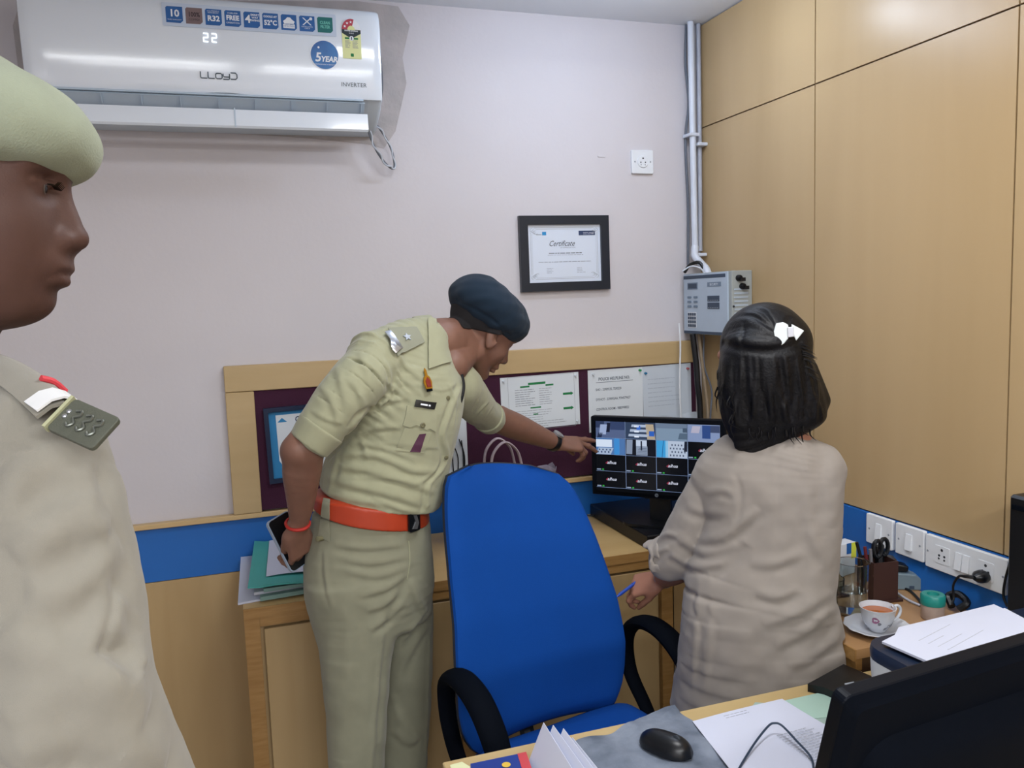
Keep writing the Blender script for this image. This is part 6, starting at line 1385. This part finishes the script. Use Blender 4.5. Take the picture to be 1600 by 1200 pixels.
    if h_ is not None: n_ = V.grad(h_); X_, Y_ = perp(n_); MB().lathe([(.006, .0), (.006, .018), (.003, .019)], mat('brown_button', '#6d6a50', .4), h_, X_, Y_, n_, n=14).obj('button', sl_, world=True)
    surfline(V, [(638, 845), (640, 875), (636, 905)], .0015, m_khaki, off=.001).obj('fly_seam', t, world=True)
    # watch and thread
    ax_ = unit(w2-e2); X_, Y_ = perp(ax_); wc = w2-ax_*.012
    o = MB().lathe([(.0285, -.010), (.030, -.008), (.030, .008), (.0285, .010)], m_black, wc, X_, Y_, ax_, n=28).obj('watch_strap', t, 'black strap', world=True)
    out = unit(U_*.75-I_*.55); out = unit(out-ax_*out.dot(ax_)); MB().lathe([(.018, .0), (.018, .006), (.015, .008)], m_steel, wc+out*.027, ax_, np.cross(out, ax_), out, n=24).obj('watch_case', o, 'silver case', world=True)
    wx = unit(wr-el); X_, Y_ = perp(wx); ww = wr-wx*.008; rg = [ww+X_*.026*math.cos(a)+Y_*.0265*math.sin(a) for a in np.linspace(0, 6.283, 20, endpoint=False)]; MB().tube(rg, .0042, mat('red_thread', '#a82a22', .7), n=7, closed=True).obj('wrist_thread', t, 'red thread round the wrist', world=True)
    # phone held behind the back
    pc = at(452, 846, Y=1.985); dn = unit(cv(.42, -.90, .1)); wd = unit(cv(.55, .28, .75)); wd = unit(wd-dn*wd.dot(dn)); nn = np.cross(wd, dn)
    p2 = thing('mobile_phone', 'black mobile phone held behind the back by the bending officer', 'phone', pc-[0, 0, .06])
    MB().prism(rrect(.068, .135, .010), .009, mat('phone_case', '#8fa0b5', .3), (pc-nn*.0045, wd, -dn, nn)).obj('case', p2, world=True, bev=.001); MB().prism(rrect(.064, .131, .009), .0012, m_black, (pc, wd, -dn, -nn if nn.dot(CAM-pc) < 0 else nn), z0=.0046).obj('screen', p2, world=True)
    patch(V, [(474, 828), (483, 828), (483, 846), (474, 846)], m_steel, 3, 4, .006, .004).obj('key_clip', t, 'silver clip at the back pocket', world=True)
officer()
# ================================================================== the woman seen from behind
def atd(u, v, D): return CAM+M@np.array([u-800., v-600., FPX])*D/FPX
m_jacket = mat('taupe_cloth', '#8d867f', .85, var=.03, vscale=30, bump=.25, bscale=1400, sheen=.15)
m_black_cl = mat('black_cloth', '#15161a', .9, bump=.2, bscale=900)
def press(V):
    XX = (V.lo[0]+V.h*np.arange(V.n[0]))[:, None, None]; ZZ = (V.lo[2]+V.h*np.arange(V.n[2]))[None, None, :]; V.D = np.maximum(V.D, np.minimum(XX-1.234, (.806-ZZ)*2+0*XX).astype(np.float32))
    V.chain(ARMS[1], [.036], k=.004, mode='sub')
def woman():
    t = thing('person', 'woman with shoulder-length black hair and taupe jacket standing with her back to the camera', 'person', (1.08, 1.57, 0))
    V = Vol((.70, 1.38, .50), (1.50, 2.0, 1.46), .0035)
    YL, YR = 1.66, 1.49
    def s_(l, r, th, a=0., b=0.): return sec(l, r, YL+a, th, YR+b)
    tor = [s_((1046, 1200), (1335, 1130), .14), s_((1056, 1112), (1326, 1055), .135), s_((1062, 1010), (1320, 990), .125), s_((1070, 940), (1304, 920), .112), s_((1088, 875), (1311, 862), .108), s_((1098, 815), (1317, 800), .108), s_((1098, 765), (1318, 745), .104), s_((1110, 728), (1310, 712), .09), s_((1142, 703), (1288, 690), .072), s_((1178, 688), (1255, 681), .045)]
    V.sweep(tor, k=.01, p=2.2, cap=.3)
    V.cone(at(1128, 738, Y=1.65), at(1180, 715, Y=1.60), .052, .05, k=.03); V.cone(at(1284, 730, Y=1.515), at(1240, 710, Y=1.55), .05, .048, k=.03)
    sl = [(at(1126, 748, Y=1.655), .060), (at(1103, 788, Y=1.68), .062), (at(1080, 828, Y=1.705), .062), (at(1058, 860, Y=1.73), .056), (at(1044, 876, Y=1.75), .050)]
    V.chain([a for a, _ in sl], [r for _, r in sl], k=.03)
    V.ell(at(1090, 880, Y=1.71), (.055, .045, .035), k=.03)
    F = [([(1150, 740), (1158, 780), (1148, 830)], .006, -.004, False), ([(1085, 845), (1130, 838), (1165, 812), (1185, 795)], .012, .008, True), ([(1060, 840), (1100, 862), (1150, 850)], .012, .006, True), ([(1045, 865), (1085, 885), (1130, 880)], .010, .006, True), ([(1020, 850), (1040, 835), (1060, 838)], .008, .006, True), ([(1018, 880), (1030, 862), (1045, 856)], .007, .006, True),
         ([(1100, 770), (1130, 765), (1150, 775)], .010, .004, True), ([(1070, 790), (1100, 800), (1140, 800)], .011, .004, True), ([(1110, 900), (1140, 885), (1165, 850)], .012, -.008, False), ([(1095, 905), (1088, 980), (1080, 1080)], .009, .004, True), ([(1112, 930), (1108, 1000), (1100, 1080)], .010, .003, True),
         ([(1170, 880), (1215, 878), (1255, 862)], .012, .005, True), ([(1180, 925), (1215, 932), (1250, 920)], .011, .006, True), ([(1190, 975), (1240, 960), (1300, 925)], .013, .007, True), ([(1210, 1010), (1260, 985), (1308, 945)], .012, .006, True), ([(1230, 1040), (1275, 1020), (1315, 990)], .014, .005, True),
         ([(1215, 700), (1216, 780), (1214, 860)], .006, -.0015, False), ([(1150, 700), (1185, 760), (1200, 800)], .020, .003, False), ([(1290, 720), (1280, 780), (1290, 840)], .015, -.004, False), ([(1290, 880), (1270, 840), (1262, 800)], .014, .004, True), ([(1130, 1060), (1160, 1040), (1200, 1040)], .016, .003, True)]
    for px, w, a, pr in F: V.fold(px, w, a, pr)
    V.noise(.0012, .11, 11); V.plane((0, 0, .60), (0, 0, -1)); press(V); V.obj('jacket', m_jacket, t)
    # rolled cuff
    e0, e1 = sl[-2][0], at(1028, 872, Y=1.765); ax = unit(e1-e0); C = Vol(e1-.11, e1+.11, .003)
    C.cone(e1-ax*.035, e1+ax*.004, .050, .047, k=.003); C.plane(e1+ax*.010, ax); C.plane(e1-ax*.028, -ax); C.cone(e1-ax*.012, e1+ax*.05, .042, .042, k=.004, mode='sub')
    C.fold([(1010, 850), (1018, 868), (1014, 890)], .006, .005); C.noise(.002, .05, 2); C.obj('rolled_cuff', m_jacket, t)
    # collar strip
    # trousers and shoes
    T = Vol((.78, 1.38, -.01), (1.42, 1.86, .72), .005)
    for sx in (-1, 1):
        hx = np.array([1.10, 1.54, 0])+np.array([.815, -.58, 0])*sx*.075
        T.sweep([(hx+[0, 0, .60], np.array([.815, -.58, 0])*.080, np.array([.58, .815, 0])*.09), (hx+[0, 0, .45], np.array([.815, -.58, 0])*.070, np.array([.58, .815, 0])*.078), (hx+[0, 0, .06], np.array([.815, -.58, 0])*.055, np.array([.58, .815, 0])*.062)], k=.02, cap=.2)
    press(T); T.obj('trousers', m_black_cl, t)
    for sx in (-1, 1):
        hx = np.array([1.10, 1.54, 0])+np.array([.815, -.58, 0])*sx*.075; d = np.array([.1, .99, 0]); S = Vol(hx-.12, hx+[.24, .30, .12], .004); S.chain([hx+[0, 0, .045]-d*.02, hx+[0, 0, .04]+d*.08, hx+[0, 0, .026]+d*.16], [.038, .037, .026]); S.plane((0, 0, .001), (0, 0, -1)); S.obj('shoe', m_shoe, t)
    # body
    B = Vol((.68, 1.42, .62), (1.36, 2.02, 1.60), .003)
    B.sweep([(c, U*.84, W_*.84) for c, U, W_ in tor[1:-1]], k=.01, sub=2)
    O = at(1186, 566, Y=1.60); Fw = unit(I_*.9-R_*.42-U_*.10); Up = unit(U_+R_*.02)
    P, A = head(B, O, Fw, Up, sc=.97)
    B.chain([at(1212, 700, Y=1.585), at(1208, 670, Y=1.59), P(-.03, 0, -.05)], [.058, .050, .048], k=.02)
    B.chain([at(1126, 748, Y=1.655), at(1085, 820, Y=1.70), at(1062, 872, Y=1.735)], [.042, .042, .038], k=.01)
    el = at(1066, 884, Y=1.735); wr = at(1036, 903, Y=1.845)
    B.chain([el, (el+wr)/2, wr], [.038, .034, .026], k=.01)
    fd = unit(at(990, 917, Y=1.90)-wr)
    nrm = unit(-U_*.55+R_*.2+I_*.45)
    hand(B, wr+fd*.008, fd, nrm, unit(-I_*.75-U_*.35+R_*.1), [(.55, .75, .35), (.75, .85, .5), (.95, .95, .6), (1.1, .95, .6)], sc=.86, thumb=(.75, .25, .45), tcurl=.5)
    press(B); B.obj('body', m_skin3, t)
    # hair
    H = Vol((.93, 1.42, 1.20), (1.36, 1.80, 1.64), .003)
    H.ell(P(-.018, 0, .038), (.107, .090, .098), A); H.ell(P(-.04, 0, .015), (.085, .088, .085), A, k=.02)
    def hs(y, l, r, th, Y=1.565, dy=.05): return sec((l, y), (r, y-4), Y+dy, th, Y-dy)
    H.sweep([hs(545, 1130, 1262, .085), hs(580, 1121, 1270, .085), hs(615, 1119, 1282, .08), hs(645, 1121, 1291, .075), hs(666, 1128, 1291, .065), hs(680, 1150, 1285, .05), hs(690, 1188, 1270, .035)], k=.015, p=2.3, cap=.6)
    H.cone(at(1128, 640, Y=1.65), at(1148, 676, Y=1.64), .022, .012, k=.02); H.cone(at(1268, 575, Y=1.53), at(1283, 625, Y=1.53), .012, .02, k=.02)
    H.plane(P(.045, 0, 0), unit(A[0]*1+A[2]*-.15))
    H.ell(P(-.085, -.012, .045), (.035, .055, .04), A, k=.02)
    rn = random.Random(4)
    for i in range(34):
        u0 = 1124+i*4.3+rn.uniform(-3, 3); u1 = 1120+i*5.0+rn.uniform(-8, 8); am = rn.uniform(4, 13); ph = rn.uniform(0, 6)
        H.fold([(u0*(1-q)+u1*q+am*math.sin(ph+q*4)*q, 556+q*rn.uniform(95, 120)) for q in np.linspace(0, 1, 6)], rn.uniform(.0035, .007), rn.choice((-1, 1))*rn.uniform(.003, .0065), pair=False)
    for i in range(22):
        a = math.pi*(.02+.96*i/21); u0, v0 = 1192-66*math.cos(a), 545-64*math.sin(a); H.fold([(u0, v0), (u0*.6+1222*.4+3*math.sin(i), v0*.6+522*.4-10), (1220, 525)], rn.uniform(.004, .007), rn.choice((-1, 1, 1))*rn.uniform(.0015, .0035), pair=False)
    H.fold([(1128, 536), (1150, 543), (1190, 549), (1225, 545), (1250, 536)], .008, -.009, pair=False, taper=False); H.fold([(1163, 500), (1161, 520), (1158, 543)], .006, -.006, pair=False)
    H.fold([(1135, 525), (1165, 533), (1200, 536), (1222, 530)], .012, .006, pair=False)
    H.obj('hair', m_hair, t)
    b = MB()
    for k_ in range(46):
        s0 = rn.random(); u, v = (1255+8*s0, 535+s0*50) if k_ < 14 else ((1120+rn.random()*30, 600+rn.random()*60) if k_ < 24 else (1165+rn.random()*120, 665+rn.random()*12))
        p_ = H.hit(u-4 if k_ < 14 else u, v)
        if p_ is None: continue
        if k_ < 14: q = [p_, p_+R_*.012-U_*.004, p_+R_*rn.uniform(.02, .034)-U_*rn.uniform(.008, .02)]
        elif k_ < 24: q = [p_, p_-U_*.02-R_*.006, p_-U_*rn.uniform(.03, .045)+R_*rn.uniform(-.01, .02)]
        else: q = [p_, p_-U_*.012-I_*.003, p_-U_*rn.uniform(.02, .034)+R_*rn.uniform(-.012, .016)]
        b.tube(q, [.0022, .0016, .0003], m_hair, n=5, sub=4)
    o = b.obj('loose_strands', t, world=True); o['kind'] = 'stuff'
    # hair clip
    c = H.hit(1232, 522)
    if c is not None:
        n_ = unit(CAM-c); X_ = unit(R_-n_*R_.dot(n_)); Y_ = np.cross(n_, X_); f_ = (c+n_*.010, X_, Y_, n_); m_cl = mat('clip_white', '#d9e2e4', .3)
        k = 1.83/FPX
        def pq(l): return [((u-1232)*k, -(v-522)*k) for u, v in l][::-1]
        o = MB().prism(pq([(1214, 506), (1224, 504), (1231, 508), (1233, 518), (1232, 528), (1226, 536), (1219, 541), (1213, 530), (1211, 518)]), .006, m_cl, f_).obj('hair_clip', t, 'white butterfly hair clip', world=True, bev=.0015)
        MB().prism(pq([(1236, 507), (1254, 517), (1243, 532), (1240, 525), (1236, 524)]), .006, m_cl, f_).obj('clip_wing', o, world=True, bev=.0015)
        MB().prism(pq([(1230, 512), (1239, 511), (1240, 526), (1231, 527)]), .009, m_steel, f_).obj('clip_spring', o, world=True, bev=.001)
    c1 = P(0, .079, -.028); n_ = A[1]; MB().lathe([(.0035, 0), (.0035, .002), (.001, .004)], m_steel, c1+n_*.004, A[0], A[2], n_, n=10).obj('earring', t, world=True)
    wv = unit(wr-el); X_, Y_ = perp(wv); MB().tube([wr-wv*.006+X_*.0275*math.cos(a)+Y_*.0275*math.sin(a) for a in np.linspace(0, 6.283, 22, endpoint=False)], .0012, m_steel, n=6, closed=True).obj('bangle', t, 'thin bangle', world=True)
    # pen in her hand
    pp = at(963, 933, Y=1.87); p2 = at(1000, 905, Y=1.90); single(MB().tube([pp, pp*.85+p2*.15, p2], [.0018, .0045, .0045], mat('pen_blue', '#1c3f9a', .35), n=9), 'ballpoint_pen', 'blue pen held in the hand of the woman in the taupe jacket', 'pen')
woman()
# ================================================================== the officer at the left edge
m_beret2 = mat('khaki_wool', '#929b88', .95, var=.05, vscale=25, bump=.35, bscale=500, sheen=.1)
m_khaki3 = mat('khaki_shirt', '#827f75', .82, var=.03, vscale=40, bump=.2, bscale=1500, sheen=.2)
def near_officer():
    D = .765; base = atd(-60, 900, .82); t = thing('person', 'officer in khaki shirt and pale green beret in profile at the left edge', 'person', (base[0], base[1], 0))
    Fw = unit(R_-.08*U_+.26*I_); Up = unit(U_+.09*R_); O = atd(-75, 292, D)
    B = Vol((-.42, .60, 1.0), (.02, 1.12, 1.86), .0026)
    P, A = head(B, O, Fw, Up, sc=1.0, fat=.002, nose=.955, ck=.03)
    B.chain([atd(-150, 660, .80), atd(-118, 560, .79), P(-.045, 0, -.05), P(-.03, 0, -.0)], [.068, .062, .060, .058], k=.02)
    B.ell(P(.012, 0, -.100), (.052, .048, .036), A, k=.03); B.ell(P(.064, 0, -.05), (.030, .042, .050), A, k=.025); B.ell(P(.045, -.03, -.06), (.035, .03, .04), A, k=.03)
    
    uU = unit(R_*.85-I_*.5); vV = unit(I_*.85+R_*.5)
    def ts(u, v, dd, a, b): return (atd(u, v, dd), uU*a, vV*b)
    tor = [ts(-150, 1500, .86, .15, .11), ts(-145, 1300, .85, .15, .11), ts(-140, 1100, .84, .16, .115), ts(-130, 900, .83, .165, .115), ts(-115, 740, .81, .16, .10), ts(-125, 655, .80, .12, .085), ts(-135, 610, .80, .08, .07)]
    B.sweep([(c, U*.8, W_*.8) for c, U, W_ in tor[:-1]], k=.01, sub=2)
    arm = [(42, 722, .715, .050), (62, 820, .70, .056), (74, 930, .69, .058), (84, 1040, .68, .057), (104, 1130, .68, .060), (150, 1230, .70, .060), (230, 1330, .73, .055)]
    B.chain([atd(*a[:3]) for a in arm], [a[3]*.72 for a in arm], k=.02)
    hb = atd(300, 1370, .745); hand(B, hb, unit(R_*.8-U_*.5+I_*.2), unit(I_), unit(U_*.6+R_*.4), [(.3, .4, .3)]*4, sc=.95)
    B.obj('body', m_skin2, t)
    # shirt
    S = Vol((-.45, .50, 1.0), (.10, 1.12, 1.66), .003)
    S.sweep(tor, k=.01, p=2.2, cap=.4)
    S.chain([atd(-40, 640, .78), atd(20, 668, .745), atd(48, 714, .715)], [.052, .052, .056], k=.03)
    rr = [.060, .070, .074, .073, .076, .074, .066]
    S.chain([atd(*a[:3]) for a in arm], rr, k=.025)
    for px, w, a in (([(5, 770), (60, 735), (120, 728), (150, 740)], .022, .006), ([(20, 870), (80, 830), (130, 815), (170, 830)], .024, .009), ([(40, 930), (100, 920), (150, 885), (190, 845)], .020, .008), ([(108, 1032), (135, 1010), (152, 960), (166, 905)], .007, .008), ([(0, 985), (50, 1010), (95, 1000)], .022, .006),
                     ([(0, 1120), (60, 1072), (125, 1060), (190, 1085), (225, 1120)], .026, .012), ([(10, 1200), (70, 1150), (140, 1135), (210, 1170), (255, 1200)], .024, .010), ([(50, 700), (20, 760), (0, 820)], .018, .006), ([(125, 730), (135, 790), (160, 840)], .016, .006), ([(190, 930), (172, 965), (182, 1010)], .018, .007), ([(160, 1000), (195, 1030), (215, 1060)], .016, -.008)): S.fold(px, w*.85, a*1.35)
    S.noise(.0012, .12, 21); S.plane((0, 0, 1.03), (0, 0, -1)); S.obj('shirt', m_khaki3, t)
    # trousers and shoes (below the picture)
    T = Vol((base[0]-.32, base[1]-.25, -.01), (base[0]+.25, base[1]+.25, 1.1), .007)
    bc = atd(-145, 1300, .85); bc[2] = 0
    for sx in (-1, 1):
        q = bc+uU*np.array([1, 1, 0])*.085*sx
        T.sweep([(q+[0, 0, 1.04], uU*.09, vV*.10), (q+[0, 0, .5], uU*.075, vV*.08), (q+[0, 0, .05], uU*.07, vV*.08)], k=.02, cap=.2)
    T.obj('trousers', m_khaki2, t)
    for sx in (-1, 1):
        q = bc+uU*np.array([1, 1, 0])*.085*sx; d = np.array([.6, .8, 0]); S2 = Vol(q-.13, q+[.26, .32, .12], .005); S2.chain([q+[0, 0, .05], q+d*.1+[0, 0, .045], q+d*.2+[0, 0, .03]], [.043, .04, .03]); S2.plane((0, 0, .001), (0, 0, -1)); S2.obj('shoe', m_shoe, t)
    # collar
    CC = Vol(atd(-130, 610, .80)-.16, atd(-130, 610, .80)+.16, .003); c0, c1 = atd(-134, 650, .80), atd(-124, 590, .79); nd = unit(c1-c0); CC.cone(c0, c1, .088, .074, k=.003); CC.plane(c1+nd*.004, nd); CC.cone(c0-nd*.05, c1+nd*.06, .084, .069, k=.002, mode='sub'); CC.obj('collar', m_khaki3, t)
    # beret, hair, eyes
    E = Vol((-.42, .6, 1.66), (.02, 1.06, 1.90), .0028); bu = unit(U_+R_*.16); bf = unit(R_-U_*.16+I_*.08); bs = np.cross(bu, bf)
    bc = atd(-52, 194, .765); E.ell(bc, (.116, .112, .062), [bf, bs, bu]); E.ell(bc-bf*.045+bu*.022, (.08, .10, .062), [bf, bs, bu], k=.03); E.plane(atd(60, 273, .76), -unit(U_-R_*.10), k=.014)
    E.noise(.0006, .09, 8); E.obj('beret', m_beret2, t)
    H = B.copy(); H.D = H.D-.0035; H.plane(P(.018, 0, 0), unit(A[0]+A[2]*.2)); H.plane(P(0, 0, -.002), unit(-A[2]+A[0]*.35)); D2 = np.full_like(H.D, .2); q = H.blk(O-.16, O+.16); D2[q[0]] = H.D[q[0]]; H.D = D2; H.obj('hair', m_short, t)
    b = MB(); 
    for s_ in (-1,): b.tube([P(.099, s_*.010, .027), P(.096, s_*.026, .033), P(.082, s_*.048, .028)], [.0035, .0042, .0015], m_short, n=7, sub=4)
    b.obj('eyebrow', t, world=True)
    for s_ in (-1, 1):
        b = MB(); c = P(.0735, s_*.031, .004); b.lathe([(.0001, .0150), (.0035, .0146), (.0055, .0139)], m_eye, c, A[1], A[2], A[0], n=16, caps=False); b.lathe([(.0001, .0155), (.0045, .0147)], m_iris, c, A[1], A[2], A[0], n=12, caps=False); b.obj('eye', t, world=True)
    b = MB()
    for k_ in range(9): a = k_/8-.5; p_ = P(.0915, -.031+a*.022, .0085-abs(a)*.004); b.tube([p_, p_+A[0]*.006-A[2]*.001, p_+A[0]*.009+A[2]*.003], [.0006, .0005, .0002], m_iris, n=4)
    b.obj('eyelashes', t, world=True)
    # shoulder strap and board
    m_board = mat('olive_board', '#4d5046', .6, bump=.3, bscale=900); m_edge = mat('board_edge', '#a3a585', .6); m_rib = mat('red_ribbon', '#c23a44', .6); m_ribw = mat('white_ribbon', '#d8dadc', .6)
    pA, pB, pC, pD = atd(104, 620, .668), atd(171, 654, .655), atd(158, 699, .640), atd(88, 672, .648); nrm = unit(np.cross(pB-pA, pD-pA)); nrm = nrm if nrm.dot(CAM-pA) > 0 else -nrm
    X_ = unit(pB-pA+pC-pD); Y_ = np.cross(nrm, X_); c = (pA+pB+pC+pD)/4; w = np.linalg.norm(pB-pA); h = np.linalg.norm(pD-pA)
    o = MB().prism(rrect(w, h, .004), .005, m_board, (c, X_, Y_, nrm), z0=-.005).obj('shoulder_board', t, 'dark olive rank board', world=True, bev=.001)
    MB().box((-w/2-.003, -h/2, -.006), (-w/2, h/2, .002), m_edge, frame=(c, X_, Y_, nrm)).obj('board_loop', o, world=True)
    m_let = mat('dull_metal', '#70746e', .35, metal=.7)
    for k_ in range(3):
        x0 = -.009+.0105*k_; MB().tube([c+X_*(x0+dx)+Y_*dy+nrm*.001 for dx, dy in ((-.003, .006), (.001, .008), (.003, .004), (-.001, .0), (.003, -.004), (.0, -.008), (-.003, -.006))], .0012, m_let, n=6, sub=3).obj('metal_letter', o, 'dull metal letter', world=True)
    for z_ in (.004, -.001): MB().lathe([(.0022, 0), (.002, .001), (.001, .0016)], m_steel, c-X_*.018+Y_*z_, X_, Y_, nrm, n=10).obj('stud', o, world=True)
    p0, p1 = atd(-20, 548, .77), atd(100, 628, .672); d = unit(p1-p0); up2 = unit(U_-d*U_.dot(d)); sd = np.cross(d, up2); L = np.linalg.norm(p1-p0)
    P_ = [[p0+d*L*i/14+sd*.024*(j/4*2-1)*(1-.15*i/14)+up2*(.006*math.sin(math.pi*i/14)-.012*(j/4*2-1)**2) for j in range(5)] for i in range(15)]
    st = MB().grid(P_, m_khaki3, thick=.003).obj('shoulder_strap', t, world=True)
    q = P_[10][:3]; MB().tube([p_+up2*.002+d*0 for p_ in q], .003, m_rib, n=8, sub=3).obj('red_cord', st, 'red cord', world=True)
    b = MB(); q = [p_+up2*.003 for p_ in P_[12]]; q2 = [p_+up2*.004+d*.012 for p_ in P_[13]]; b.grid([q, q2], m_ribw, thick=.002); b.obj('white_band', st, 'white band', world=True)
near_officer()
